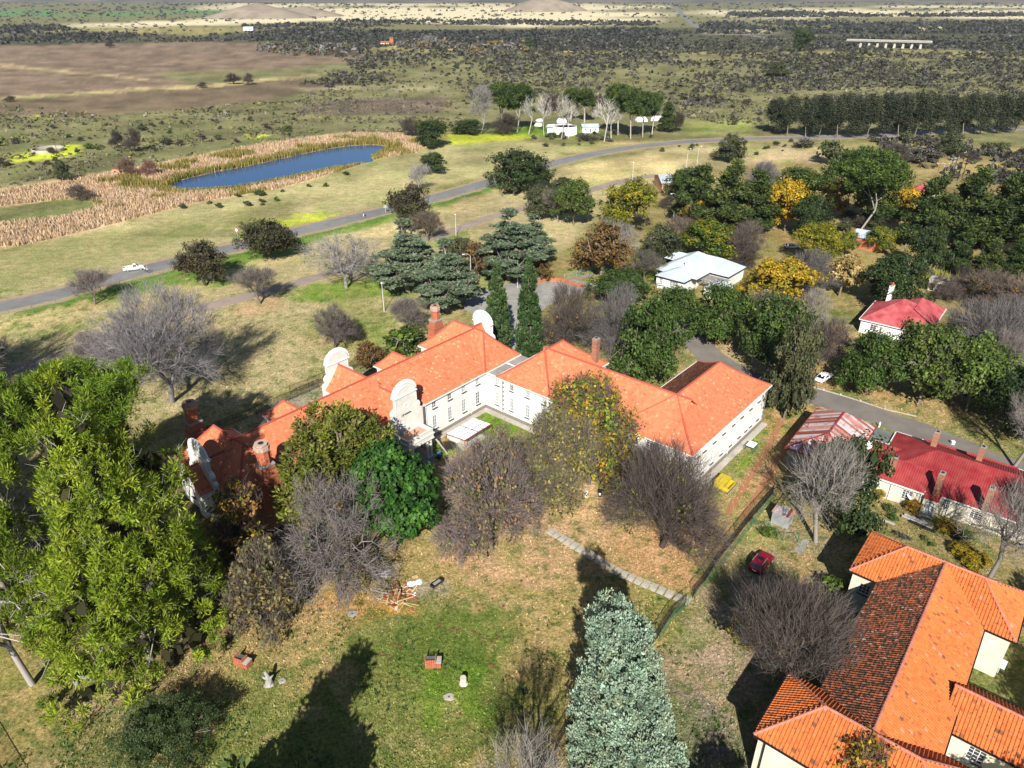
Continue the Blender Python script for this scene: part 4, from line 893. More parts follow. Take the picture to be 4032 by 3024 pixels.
# a white tank and sheet in the little yard
b = MB(); b.lathe([(.0, 0), (.55, .02), (.6, .15), (.6, 1.25), (.5, 1.4), (.12, 1.45)], (0, 0, 0), 16)
t = b.build('water_tank', [M['tarp_white']]); t.location = (*(52.54,55.28), 0); tag(t, 'small white tank standing in the shady yard behind the tiled house', 'tank')
b = MB(); b.box((0, 0, 1.0), (1.5, .9, .06)); b.tube([(-.6, 0, 0), (-.6, 0, 1.0)], .04, 5); b.tube([(.6, 0, 0), (.6, 0, 1.0)], .04, 5)
t = b.build('wash_table', [M['pale_blue_cloth']]); t.location = (*(53.81,55.07), 0); t.rotation_euler.z = .8; tag(t, 'pale blue topped table in the shaded yard beside the white tank', 'table')

# ------------------------------------------------------------------ the dark-red roofed house
H1 = thing('red_roofed_house', 'low cream house with a dark red iron roof and five brick chimneys', 'house', (51.2, 88.4, 0), R(52))
kh = dict(style='sheet', mats=[M['roof_red']], ridge=None, curve=False, gut=M['white_paint'])
hip_roof(H1, 0, 6.9, -.4, 9.3, 3.2, 5.25, 'v', 3.4, 0, seed=31, **kh)
hip_roof(H1, .75, 15.1, 2.2, 27, 3.24, 6.2, 'u' if False else 'v', 6.4, 6, seed=32, **kh)
hip_roof(H1, 6.4, 10.4, -.1, 4.5, 3.15, 4.2, 'v', 1.8, 0, seed=33, **kh)
hip_roof(H1, 13.2, 16.2, 6.5, 19, 2.75, 3.7, 'v', 0, 0, seed=34, **kh)
b = MB()
for k in range(14):
    b.add([(-.45, -(9.4+k*.14), 2.78+.03*(k % 2)), (-.45, -(9.54+k*.14), 2.78+.03*((k+1) % 2)), (1.4, -(9.54+k*.14), 3.62+.03*((k+1) % 2)), (1.4, -(9.4+k*.14), 3.62+.03*(k % 2))], [(0,1,2,3)])
b.build('porch_roof', [M['roof_red']], H1)
hw = M['cream_wall']
def hwall(p, q, ops=(), z1=3.2): return wall(H1, p, q, 0, z1, hw, ops)
def hwin(p, q, ops, z1=3.2, cols=3, rows=4, pane='glass'):
    o, P_ = hwall(p, q, ops, z1)
    for w in ops: window(H1, P_, *w, cols, rows, pane=pane, sill=False)
hwin((.35, 0), (.35, 9.4), [(1.9, 3.2, 1.0, 2.5), (6.6, 7.9, .9, 2.5)])
hwin((1.15, 11.3), (1.15, 26.5), [(.4, 1.1, 1.2, 2.6), (3.9, 5.4, 1.1, 2.5), (9.6, 11, 1.1, 2.5)])
hwall((6.6, 0), (.35, 0)); hwall((14.7, 2.6), (6.6, 2.6)); hwall((14.7, 26.5), (14.7, 2.6)); hwall((1.15, 26.5), (14.7, 26.5))
hwall((-.15, 9.45), (-.15, 11.3), [(.42, 1.42, .1, 2.2)], 2.9); hwall((1.2, 9.45), (-.15, 9.45), (), 3.3); hwall((-.15, 11.3), (1.2, 11.3), (), 3.3)
b = MB(); b.box2((-.02, -9.9, .1), (-.06, -10.85, 2.0)); dr = b.build('door', M['white_paint'], H1)
b = MB(); b.tube([(-.1, -10.75, 1.0), (-.16, -10.75, 1.05)], .03, 5); b.build('handle', M['dark_paint'], dr)
b = MB(); b.box2((-.9, -9.5, 0), (-.2, -11.3, .12)); b.build('doorstep', M['concrete'], H1)
for c, z0, z1 in (((1.1, 4.4), 3.6, 6.7), ((.6, 10.6), 3.3, 6.8), ((11.1, 7.9), 4.4, 7.3), ((10.8, 14.0), 4.6, 7.3), ((.9, 16.6), 3.3, 6.8)):
    chimney(H1, c, .95, .75, z0, z1, M['old_brick'])
for v in (5.05, 9.0, 12.6):
    b = MB(); b.tube([(.2 if v < 10 else 1.0, -v, .1), (.2 if v < 10 else 1.0, -v, 3.0)], .05, 6); b.build('downpipe', M['white_paint'], H1)
# flat sheeted link between the two roofs
FL = thing('flat_roofed_link', 'flat grey-green sheeted lean-to joining the rusty roof to the red roofed house', 'shed', (51.2, 88.4, 0), R(52))
b = MB()
for k in range(40): b.add([(10.1, .85-k*.09, 2.95+.03*(k % 2)), (10.1, .76-k*.09, 2.95+.03*((k+1) % 2)), (15.2, .76-k*.09, 2.8+.03*((k+1) % 2)), (15.2, .85-k*.09, 2.8+.03*(k % 2))], [(3,2,1,0)])
b.build('roof', [M['tin_green']], FL); b = MB(); b.box2((10.2, .8, 0), (10.35, -2.5, 2.85)); b.box2((15.0, .8, 0), (15.15, -2.5, 2.75)); b.box2((10.35, .8, 0), (15.0, .65, 2.7)); b.build('wall', hw, FL)
# ------------------------------------------------------------------ the rusty corrugated building
H2 = thing('corrugated_building', 'grey hall with a rust-streaked corrugated iron hip roof beside the lane', 'building', (51.2, 88.4, 0), R(52))
hip_roof(H2, -.6, 14.5, -10.3, -.9, 3.4, 5.6, 'u', 4.6, 2.6, style='rusty', mats=[M['rusty']], ridge=None, curve=False, gut=M['rust_red'], seed=41)
b = MB(); b.bar((4.0, 5.6, 5.63), (11.9, 5.6, 5.63), .3, .08); b.bar((4.0, 5.6, 5.62), (-.6, 10.3, 3.43), .25, .07); b.bar((4.0, 5.6, 5.62), (-.6, .9, 3.43), .25, .07); b.build('ridge_flashing', M['roof_red'], H2)
for p, q in (((-.2, -10), (-.2, -1.2)), ((14.1, -10), (-.2, -10)), ((-.2, -1.2), (14.1, -1.2)), ((14.1, -1.2), (14.1, -10))): wall(H2, p, q, 0, 3.38, M['concrete'])
b = MB(); b.tube([(6.5, 9.4, 3.6), (6.5, 9.4, 4.6)], .07, 6); b.build('flue', M['rust_red'], H2)
# ------------------------------------------------------------------ houses further up the lane
H3 = thing('pink_roofed_house', 'white cottage under a faded red iron roof with a tall white chimney', 'house', (75.6, 144.8, 0), R(52))
kp = dict(style='sheet', mats=[M['roof_pink']], ridge=None, curve=False, gut=M['white_paint'])
hip_roof(H3, 0, 13.3, 0, 13.3, 3.2, 7.4, 'v', seed=51, **kp); hip_roof(H3, 5, 17.7, 4.6, 13.65, 3.22, 6.2, 'u', 0, None, seed=52, **kp)
for p, q, o in (((.4, .3), (.4, 13), [(2, 3.2, 1, 2.4), (8.5, 9.7, 1, 2.4)]), ((.4, 13), (17.3, 13), [(3, 4.2, 1, 2.4), (12, 13.2, 1, 2.4)]), ((13, .3), (.4, .3), [(5, 6.2, 1, 2.4)]), ((17.3, 13), (17.3, 5), []), ((13, 5), (13, .3), []), ((17.3, 5), (13, 5), [])):
    w_, P_ = wall(H3, p, q, 0, 3.15, M['white_wall'], o)
    for k in o: window(H3, P_, *k, 2, 3, sill=False)
b = MB(); b.box((10.2, -3.0, 6.6), (1.3, .9, 4.0)); ch = b.build('chimney', M['white_wall'], H3); b = MB(); b.box((10.2, -3.0, 8.7), (1.0, .7, .25)); b.tube([(10.0, -3, 8.8), (10.0, -3, 9.2)], .17, 8); b.tube([(10.45, -3, 8.8), (10.45, -3, 9.2)], .17, 8); b.build('chimney_pot', M['brick'], ch)
H4 = thing('blue_grey_roofed_house', 'white bungalow with a broad pale blue-grey sheet roof and weathered pergola', 'house', (36.0, 172.0, 0), R(49))
kb = dict(style='sheet', mats=[M['tin_blue']], ridge=None, curve=False, gut=M['dark_paint'])
hip_roof(H4, 0, 9, -.2, 8.0, 3.2, 5.0, 'u', 4, 1.5, seed=61, **kb); hip_roof(H4, 3.6, 20.5, -2.4, 9.4, 3.3, 6.6, 'u', seed=62, **kb); hip_roof(H4, 10.5, 20.6, 4, 14.5, 3.26, 5.9, 'v', 0, 4.5, seed=63, **kb)
hip_roof(H4, 13.5, 19.5, -5.6, 2, 3.1, 4.6, 'v', 2, 0, seed=64, **kb)
for p, q, o in (((.35, .1), (.35, 7.6), [(.8, 1.7, .9, 2.7), (3.7, 6.0, .9, 2.6)]), ((.35, 7.6), (10.8, 7.6), [(1.2, 2.0, .9, 2.6), (3.2, 4, .9, 2.6)]), ((10.8, 7.6), (10.8, 14.1), [(2, 3, .9, 2.5)]), ((10.8, 14.1), (20.2, 14.1), []), ((20.2, 14.1), (20.2, -2), []), ((20.2, -2), (4, -2), [(3, 4.2, 1, 2.4)]), ((4, -2), (.35, .1), [])):
    w_, P_ = wall(H4, p, q, 0, 3.15, M['white_wall'], o)
    for k in o: window(H4, P_, *k, 3 if k[1]-k[0] > 1.5 else 2, 3, pane='curtain_glass')
b = MB(); b.tube([(6.2, -4.6, 5.0), (6.2, -4.6, 6.2)], .16, 8); b.box((6.2, -4.6, 6.25), (.5, .5, .1)); b.build('flue', M['white_paint'], H4)
PG = thing('pergola', 'weathered grey slatted pergola between the blue-grey roofs', 'pergola', (36.0, 172.0, 0), R(49))
for k in range(26):
    b = MB(); b.box((0, 0, 0), (4.6, .17, .04), 0); sl = link('slat', b.mesh('slat', [M['grey_wood']]), PG, (8.1, -(8.2+k*.27), 2.75), RB.uniform(-.02, .02))
for x, y in ((6, 8.3), (6, 15), (10.2, 8.3), (10.2, 15), (6, 11.6)):
    b = MB(); b.box((x, -y, 1.35), (.12, .12, 2.7)); b.build('post', M['white_paint'], PG)
for x in (6.1, 10.1):
    b = MB(); b.box2((x-.06, -8, 2.6), (x+.06, -15.2, 2.72)); b.build('beam', M['grey_wood'], PG)
SH = thing('blue_grey_roofed_shed', 'small pale blue-grey roofed outbuilding in front of the weathered pergola', 'shed', (*(50.46,165.72), 0), R(49))
hip_roof(SH, -2.6, 2.6, -3, 3, 2.3, 3.3, 'u', 0, 0, seed=65, style='sheet', mats=[M['tin_blue']], curve=False, gut=False)
for p, q in (((-2.4, -2.8), (-2.4, 2.8)), ((-2.4, 2.8), (2.4, 2.8)), ((2.4, 2.8), (2.4, -2.8)), ((2.4, -2.8), (-2.4, -2.8))): wall(SH, p, q, 0, 2.4, M['white_wall'])
def cottage(name, label, xy, rz, w, d, h, rise, wallm, roofm, wins_=(), cat='house', style='sheet', i=0):
    t = thing(name, label, cat, (*xy, 0), R(rz))
    hip_roof(t, -.35, d+.35, -.35, w+.35, h, h+rise, 'v', i, i, style=style, mats=[roofm], curve=False, gut=False, seed=int(w*7))
    for p, q in (((0, 0), (0, w)), ((0, w), (d, w)), ((d, w), (d, 0)), ((d, 0), (0, 0))):
        ops = wins_ if p == (0, 0) else ()
        o, P_ = wall(t, p, q, 0, h-.02, wallm, ops)
        for k in ops: window(t, P_, *k, 2, 2, sill=False)
    if i == 0:
        for v in (0.0, w):
            b = MB(); b.prism([(0, h-.03), (d, h-.03), (d/2, h+rise-.06)], lambda p, v=v: (p[0], -v+.01, p[1]), lambda p, v=v: (p[0], -v-.02, p[1])); b.build('gable_wall', wallm, t)
    return t
cottage('brick_cottage', 'orange brick cottage with a pale tin roof under the trees behind the hatchback', (99.02,204.5), 52, 8.0, 6.5, 3.2, 1.6, M['orange_brick_wall'], M['tin_blue'], [(1.2, 2, 1, 2.1), (4.6, 5.4, 1, 2.1)])
cottage('salmon_cottage', 'salmon walled gabled cottage with a grey tin roof beside a green tank', (55.38,269), 0, 7.5, 14, 3.4, 1.7, M['pink_wall'], M['tin_blue']).rotation_euler.z = R(92)
cottage('rose_roofed_cottage', 'cream cottage with a faded rose-red roof at the wooded right side', (142.78,259.8), 62, 11, 7, 3.0, 1.9, M['cream_wall'], M['roof_pink'], i=3)
cottage('blue_roofed_cottage', 'blue roofed house almost hidden behind dark pines at the right edge', (136.56,204.1), 60, 12, 8, 3.0, 2.2, M['cream_wall'], mat('steel_blue_sheet', (.16,.26,.42), .5, .3, .4), i=3)
t = thing('flat_roofed_outhouse', 'small cream flat-roofed outhouse with two dark doorways and one window', 'outhouse', (103.9, 170.4, 0), R(51))
LW = 5.4
o, P_ = wall(t, (0, 0), (0, LW), 0, 2.7, M['cream_wall'], [(.5, 1.4, .05, 2.0), (2.0, 2.9, .05, 2.0), (3.5, 4.6, .9, 1.8)])
window(t, P_, 3.5, 4.6, .9, 1.8, 2, 2, sill=False)
for s in (.5, 2.0):
    b = MB(); b.box2((.22, -s-.02, .05), (.26, -s-.88, 2.0)); b.build('door', M['dark_paint'], t)
for p, q in (((0, LW), (3.2, LW)), ((3.2, LW), (3.2, 0)), ((3.2, 0), (0, 0))): wall(t, p, q, 0, 2.7, M['cream_wall'])
b = MB(); b.box2((-.15, .15, 2.7), (3.35, -LW-.15, 2.84)); b.build('roof', M['rusty'], t)
b = MB(); b.lathe([(0, 0), (1.2, 0), (1.25, .1), (1.25, 2.2), (1.1, 2.4), (.3, 2.55)], (0, 0, 1.6), 16); b.box((0, 0, .8), (2.2, 2.2, 1.6), 0, 1)
t = b.build('green_tank', [M['plastic_green'], M['concrete']]); t.location = (*(58.71,280), 0); tag(t, 'bright green plastic water tank on a stand beside the salmon cottage', 'tank')
# ------------------------------------------------------------------ camp among the gum trees, and other far things
t = thing('round_reservoir', 'white round roofless wall of the camp tank among the bare gum trees', 'tank', (*(27.46,392.5), 0))
b = MB(); n = 24
b.lathe([(6.0, 0), (6.0, 3.6), (6.0, 4.3), (5.8, 4.3), (5.8, 3.4)], (0, 0, 0), n); b.build('wall', M['white_paint'], t)
for k in range(n):
    a = 2*math.pi*k/n; b = MB(); b.box((6.05*math.cos(a), 6.05*math.sin(a), 2.1), (.25, .2, 4.2), a); b.build('buttress', M['white_wall'], t)
b = MB(); b.lathe([(5.75, 3.7), (.2, 4.2)], (0, 0, 0), n); b.build('roof', mat('brown_old_cover', (.10,.07,.06), .9, .4, .5), t)
cottage('camp_cabin', 'white cabin with a grey roof and blue trim beside the round tank', (36.97,396.7), 4, 8.6, 5.5, 2.8, 1.3, M['white_wall'], M['tin_blue'], [(1.2, 2.2, 1, 2.1), (3.9, 4.8, .1, 2.1), (6.4, 7.4, 1, 2.1)], cat='cabin').rotation_euler.z = R(96)
def tent(xy, s, label, rz):
    b = MB(); w, l, h = 2.4*s, 3.4*s, 2.8*s
    b.add([(-l, -w, 0), (l, -w, 0), (l, w, 0), (-l, w, 0), (-l, -w*1.02, .9*s), (l, -w*1.02, .9*s), (l, w*1.02, .9*s), (-l, w*1.02, .9*s), (-l*.75, 0, h), (0, 0, h*.93), (l*.75, 0, h)],
          [(0,1,5,4), (1,2,6,5), (2,3,7,6), (3,0,4,7), (4,5,10,9,8), (6,7,8,9,10), (5,6,10), (7,4,8)])
    o = b.build('tent', M['tent_white']); o.location = (*xy, 0); o.rotation_euler.z = rz; tag(o, label, 'tent', 'white tents in the camp')
tent((21.11,411.2), .75, 'white tent left of the round tank in the camp', .2); tent((14.57,418.8), .6, 'small white tent glimpsed behind the leaning dead trunks', -.2)
tent((28.02,429.9), .8, 'white tent on the grass directly behind the round tank', .1); tent((15.61,434.8), .5, 'farthest small white tent at the left of the camp', .5)
tent((73.83,434.8), .9, 'white tent behind the dense gum trunks right of the cabin', .2); tent((83.15,438.1), .9, 'rightmost white tent at the edge of the gum trees', -.2)
b = MB(); b.box((0,0,1.3), (3.4, 3, 2.6)); b.box((0, 0, 2.7), (3.7, 3.3, .16), 0, 1)
t = b.build('pump_house', [M['white_wall'], M['tin_grey']]); t.location = (*(20.19,396.7), 0); tag(t, 'tiny white box building touching the left of the round tank', 'shed')
t = thing('stone_reservoir', 'low round stone dam wall, empty, in a patch of yellow grass', 'reservoir', (*(-215.6,347.1), 0))
b = MB(); n = 40; b.lathe([(6.7, 0), (6.7, 1.5), (6.35, 1.5), (6.35, .1)], (0, 0, 0), n); b.build('wall', M['pale_concrete'], t)
b = MB(); b.lathe([(6.35, .12), (.1, .1)], (0, 0, 0), n); b.build('dry_bed', M['earth'], t)
b = MB(); b.box((0, 0, 1.2), (2.6, 2.4, 2.4)); b.box((0, 0, 2.45), (2.8, 2.6, .12), .0, 1); b.box((-.3, -1.22, 1.4), (.6, .06, .6), 0, 2)
t = b.build('ruined_hut', [M['pink_wall'], M['brown_board'], M['plastic_black']]); t.location = (*(-160.68,299.1), 0); t.rotation_euler.z = .3; tag(t, 'tiny salmon ruined hut beside a reddish bush near the pond', 'hut')
t = thing('bridge', 'long low pale concrete road bridge on tapered piers in the far bush', 'bridge', (*(439.8,1050.6), 0))
bx, by = (439.8,1050.6); ex, ey = (530.6,1008.2); L = math.hypot(ex-bx, ey-by); t.rotation_euler.z = math.atan2(ey-by, ex-bx)
b = MB(); b.box2((0, -5, 7.0), (L, 5, 8.6)); b.build('deck', M['concrete'], t)
for yy in (-5, 5):
    b = MB(); b.box2((0, yy-.2, 8.6), (L, yy+.2, 9.3)); b.build('parapet', M['pale_concrete'], t)
for k in range(8):
    b = MB(); b.box((18+k*(L-30)/7, 0, 3.5), (3.2, 7, 7), 0, 0, 0, .62); b.build('pier', M['pale_concrete'], t)
def far_box(px, w, d, h, wallm, roofm, label, rz=0.0, name='farmhouse'):
    t = thing(name, label, 'house', (*px, 0), rz); b = MB(); b.box((0, 0, h/2), (w, d, h)); b.build('wall', wallm, t)
    b = MB(); b.prism([(-d/2-.3, h), (d/2+.3, h), (0, h+d*.3)], lambda p: (-w/2-.3, p[0], p[1]), lambda p: (w/2+.3, p[0], p[1])); b.build('roof', roofm, t)
far_box((-164.14,1087.1), 5, 5, 8, M['orange_brick_wall'], M['brown_board'], 'small orange brick house far off in the grey trees', .2)
far_box((-171.54,1077.7), 12, 7, 3.2, M['cream_wall'], M['brown_board'], 'low brown roofed shed beside the far orange house', .2)
far_box((-610.7,2190.1), 30, 12, 6, M['white_wall'], M['tin_blue'], 'long white farm building on the far green fields', .0)
far_box((-484.8,1482.4), 18, 9, 4, M['white_wall'], M['tin_blue'], 'pale farm shed at the edge of the far pale grassland', .0)

# ------------------------------------------------------------------ plants: crowns of leaf-sized faces on branching limbs
def rvec(g, n):
    v = g.normal(size=(n, 3)); return v/np.linalg.norm(v, axis=1)[:, None]
def crown(seed, lobes, ncl, nlf, rcl, leaf, pal, shell=.55, under=-.35, aspect=1.7, tone=.28, flat=1.0, spray=None, radial=False):
    """leaf faces gathered in clumps over the lobes (cx, cy, cz, rx, ry, rz); returns verts, faces, colours"""
    g = np.random.default_rng(seed); lb = np.array(lobes, float)
    wt = (lb[:, 3]*lb[:, 4]*lb[:, 5])**(2/3); li = g.choice(len(lb), ncl, p=wt/wt.sum())
    d = rvec(g, ncl*3); d = d[d[:, 2] > under]; d = d[:ncl] if len(d) >= ncl else np.concatenate([d, np.abs(rvec(g, ncl-len(d)))])
    r = shell+(1-shell)*g.random(ncl)**.6
    C = lb[li, :3]+d*r[:, None]*lb[li, 3:]
    cr = rcl*g.uniform(.55, 1.35, ncl)
    pal = np.array([p[:3] for p in pal]); pw = None
    ci = g.integers(0, len(pal), ncl); ct = g.uniform(1-tone, 1+tone, ncl)
    k = np.repeat(np.arange(ncl), nlf); n = len(k)
    o = rvec(g, n); rad = g.random(n)**.45
    P = C[k]+o*(rad*cr[k])[:, None]*np.array([1, 1, flat])
    nm = o*.55+d[k]*.5+rvec(g, n)*.75; nm[:, 2] += .15; nm /= np.linalg.norm(nm, axis=1)[:, None]
    t = np.cross(nm, rvec(g, n)); t /= np.linalg.norm(t, axis=1)[:, None]+1e-9
    if radial:   # needles and sprays point outwards
        t = o*.8+rvec(g, n)*.5+np.array(spray or (0, 0, .3)); t /= np.linalg.norm(t, axis=1)[:, None]; nm = np.cross(t, rvec(g, n)); nm /= np.linalg.norm(nm, axis=1)[:, None]+1e-9
    b = np.cross(nm, t)
    a = leaf*g.uniform(.6, 1.4, n)[:, None]*.5; w = a/aspect
    V = np.stack([P-t*a, P+b*w+t*a*.1, P+t*a, P-b*w+t*a*.1], 1).reshape(-1, 3)
    F = np.arange(4*n).reshape(-1, 4)
    lm = g.random(n) < .18
    cidx = np.where(lm, g.integers(0, len(pal), n), ci[k])
    col = pal[cidx]*(ct[k]*g.uniform(.78, 1.22, n))[:, None]
    return V, F, np.concatenate([np.clip(col, 0, 1), np.ones((n, 1))], 1)
def join(*parts):
    V = []; F = []; Cc = []; o = 0
    for v, f, c in parts: V.append(v); F.append(f+o); Cc.append(c); o += len(v)
    return np.concatenate(V), np.concatenate(F), np.concatenate(Cc)
def limbs(seed, tips, root, r_tip, power=.42, jit=.10, col=(.2,.165,.13), sides=5, rise=.0, thin=.0):
    """wood that runs from root to every tip, forking on the way; returns quads with colours"""
    g = np.random.default_rng(seed); segs = []
    def rec(pos, pts, depth):
        n = len(pts)
        if n <= 2 or depth > 16:
            for p in pts: segs.append((pos, p, r_tip*1.3, r_tip*.6))
            return
        c = pts.mean(0); L = np.linalg.norm(c-pos)
        nxt = pos+(c-pos)*g.uniform(.32, .5)+g.normal(size=3)*jit*L*.5+np.array([0, 0, rise*L*.2])
        r0 = r_tip*(n**power)*1.25; r1 = r_tip*((n*.75)**power)*1.15
        segs.append((pos, nxt, r0, r1))
        dd = pts-nxt; dd /= np.linalg.norm(dd, axis=1)[:, None]+1e-9
        kk = 2 if n < 40 or g.random() < .5 else 3
        cs = dd[g.choice(n, kk, replace=False)]
        for _ in range(4):
            lab = np.argmax(dd @ cs.T, 1)
            for q in range(kk):
                if (lab == q).any(): m_ = dd[lab == q].mean(0); cs[q] = m_/(np.linalg.norm(m_)+1e-9)
        ls = [pts[lab == q] for q in range(kk) if (lab == q).any()]
        if len(ls) == 1: h = n//2; ls = [pts[:h], pts[h:]]
        for l in ls: rec(nxt, l, depth+1)
    rec(np.array(root, float), np.asarray(tips, float), 0)
    A = np.array([s[0] for s in segs]); B_ = np.array([s[1] for s in segs]); ra = np.array([s[2] for s in segs]); rb = np.array([s[3] for s in segs])
    return tubes_np(A, B_, ra, rb, sides, col, g)
def tubes_np(A, B_, ra, rb, sides, col, g, tone=.25):
    d = B_-A; d = d/(np.linalg.norm(d, axis=1)[:, None]+1e-9)
    u = np.cross(d, np.array([.3, .2, .93])); u /= np.linalg.norm(u, axis=1)[:, None]+1e-9; w = np.cross(d, u)
    th = np.arange(sides)*2*math.pi/sides; cs, sn = np.cos(th), np.sin(th)
    ring = u[:, None]*cs[None, :, None]+w[:, None]*sn[None, :, None]
    V = np.concatenate([A[:, None]+ring*ra[:, None, None], B_[:, None]+ring*rb[:, None, None]], 1).reshape(-1, 3)
    n = len(A); base = (np.arange(n)*2*sides)[:, None]; k = np.arange(sides); k2 = (k+1) % sides
    F = np.stack([base+k, base+k2, base+sides+k2, base+sides+k], 2).reshape(-1, 4)
    c = np.repeat(np.array(col)[None]*g.uniform(1-tone, 1+tone, (n, 1)), sides, 0)
    return V, F, np.concatenate([np.clip(c, 0, 1), np.ones((len(c), 1))], 1)
def twigs(seed, tips, centre, n_each, length, width, col, tone=.3, up=.3):
    """fine twigs fanning out of the branch tips"""
    g = np.random.default_rng(seed); T = np.repeat(np.asarray(tips, float), n_each, 0); n = len(T)
    out = T-np.array(centre); out /= np.linalg.norm(out, axis=1)[:, None]+1e-9
    d = out*.75+rvec(g, n)*.75+np.array([0, 0, up]); d /= np.linalg.norm(d, axis=1)[:, None]
    L = length*g.uniform(.5, 1.4, n)[:, None]; S0 = T-out*length*g.uniform(-.2, .9, n)[:, None]+rvec(g, n)*length*.3
    s = np.cross(d, rvec(g, n)); s /= np.linalg.norm(s, axis=1)[:, None]+1e-9; s *= width*.5
    V = np.stack([S0-s, S0+s, S0+d*L+s*.3, S0+d*L-s*.3], 1).reshape(-1, 3)
    c = np.array(col)[None]*g.uniform(1-tone, 1+tone, (n, 1))
    return V, np.arange(4*n).reshape(-1, 4), np.concatenate([np.clip(c, 0, 1), np.ones((n, 1))], 1)
def tips_in(seed, lobes, n, shell=.45, under=-.5):
    g = np.random.default_rng(seed); lb = np.array(lobes, float); wt = (lb[:, 3]*lb[:, 4]*lb[:, 5])**(2/3)
    li = g.choice(len(lb), n, p=wt/wt.sum()); d = rvec(g, n*3); d = d[d[:, 2] > under][:n]
    return lb[li[:len(d)], :3]+d*(shell+(1-shell)*g.random(len(d))**.5)[:, None]*lb[li[:len(d)], 3:]
PROTO = {}
def proto(key, H, W, trunk=None, crown_=None, twig=None, bark='twig'):
    vs = np.concatenate([q[0] for q in (crown_, twig) if q is not None])
    lo, hi = np.percentile(vs, 1, 0), np.percentile(vs, 99, 0)
    d = {'H': float(hi[2])*1.01, 'W': float((hi[0]-lo[0]+hi[1]-lo[1])/2)}
    if trunk is not None: d['trunk'] = np_mesh('trunk', trunk[0], trunk[1], [M['twig']], trunk[2])
    if crown_ is not None: d['crown'] = np_mesh('crown', crown_[0], crown_[1], [M['leaf']], crown_[2])
    if twig is not None: d['twigs'] = np_mesh('twigs', twig[0], twig[1], [M['twig']], twig[2])
    PROTO[key] = d
def trunk_for(seed, lobes, n, r, root=(0, 0, 0), col=(.19,.155,.125), shell=.3, h0=None, **k):
    t = tips_in(seed, lobes, n, shell, -.2)
    return limbs(seed, t, root, r, col=col, **k)
def blob(H, W, z0=.18, n=7, seed=0, top=1.0):
    """uneven set of lobes filling a crown W wide and H high, starting at z0*H"""
    g = random.Random(seed); L = [(0, 0, H*(z0+1)/2, W*.36, W*.36, H*(1-z0)*.46)]
    for i in range(n):
        a = 2*math.pi*(i+g.uniform(-.3, .3))/n; z = g.uniform(z0+.16, .8)
        q = g.uniform(.22, .32)*(1.15-z*.5); rr_ = W*g.uniform(.2, .3)
        L.append((math.cos(a)*W*q, math.sin(a)*W*q, H*z, rr_, rr_*g.uniform(.8, 1.2), H*g.uniform(.15, .24)))
    L.append((g.uniform(-.08, .08)*W, g.uniform(-.08, .08)*W, H*.82*top, W*.24, W*.24, H*.17)); return L
# palettes (leaf albedo)
GRN = [(.056,.096,.017), (.074,.116,.021), (.042,.074,.015), (.092,.134,.024)]
DGRN = [(.034,.056,.017), (.044,.070,.019), (.028,.046,.015), (.056,.082,.021)]
GLOSS = [(.035,.10,.014), (.05,.125,.018), (.028,.08,.012), (.07,.15,.02)]
OLV = [(.075,.085,.035), (.060,.072,.034), (.090,.098,.042)]
GOLD = [(.42,.27,.018), (.34,.24,.016), (.24,.20,.02), (.50,.30,.02)]
YGRN = [(.16,.17,.014), (.20,.19,.014), (.11,.135,.014), (.24,.20,.014)]
RUST = [(.17,.085,.03), (.13,.072,.03), (.20,.115,.03), (.10,.08,.03)]
PINE = [(.155,.225,.016), (.185,.25,.018), (.11,.17,.014), (.215,.27,.022), (.135,.20,.016)]
DPINE = [(.050,.075,.022), (.062,.092,.024), (.038,.058,.020), (.085,.115,.022)]
ACAC = [(.062,.060,.028), (.05,.045,.025), (.085,.085,.03), (.07,.058,.035)]
CEDAR = [(.13,.165,.098), (.105,.14,.08), (.16,.20,.125)]
CYPR = [(.050,.095,.028), (.040,.078,.024), (.066,.115,.034), (.085,.125,.05)]
BLUE = [(.22,.31,.23), (.27,.36,.275), (.17,.25,.18), (.30,.38,.28), (.24,.30,.19)]
CASU = [(.050,.060,.032), (.060,.070,.036), (.040,.050,.028)]
GREY = (.18,.165,.16); BRN = (.13,.10,.085); DRK = (.065,.052,.046); PURP = (.135,.11,.108); WHT = (.42,.395,.365)
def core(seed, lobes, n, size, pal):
    """inner foliage and dead twigs that close a crown, inner shade darkened into their colour"""
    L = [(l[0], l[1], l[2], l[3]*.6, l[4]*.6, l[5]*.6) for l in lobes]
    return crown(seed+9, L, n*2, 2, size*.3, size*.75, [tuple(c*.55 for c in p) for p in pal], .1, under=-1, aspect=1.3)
def std_tree(key, H, W, pal, seed, ncl=230, nlf=40, rcl=None, leaf=.36, z0=.05, n=7, shell=.55, tr=.028, col=(.19,.155,.125), **k):
    L = blob(H, W, z0, n, seed); rcl = rcl or W*.085
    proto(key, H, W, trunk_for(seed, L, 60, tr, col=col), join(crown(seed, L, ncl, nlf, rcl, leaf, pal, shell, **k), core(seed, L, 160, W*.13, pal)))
def bare_tree(key, H, W, colr, seed, ntip=420, each=9, tl=.8, tw=.045, z0=.2, n=7, r=.022, leaves=None, nl=0, leaf=.25, lobes=None, shell=.35, root=(0,0,0), power=.42, colt=None, leafbox=None, under=-.5, up=.3, lsz=.6):
    L = lobes or blob(H, W, z0, n, seed); t = tips_in(seed, L, ntip, shell, under)
    cr = None
    if leaves:
        LL = leafbox or L; cr = crown(seed+5, LL, nl, 14, lsz, leaf, leaves, .5, under=-.7, tone=.35)
    proto(key, H, W, limbs(seed, t, root, r*.62, power, col=colr), cr, twigs(seed+1, t, (0, 0, H*.35), int(each*1.7), tl, tw*.72, colt or colr, up=up))
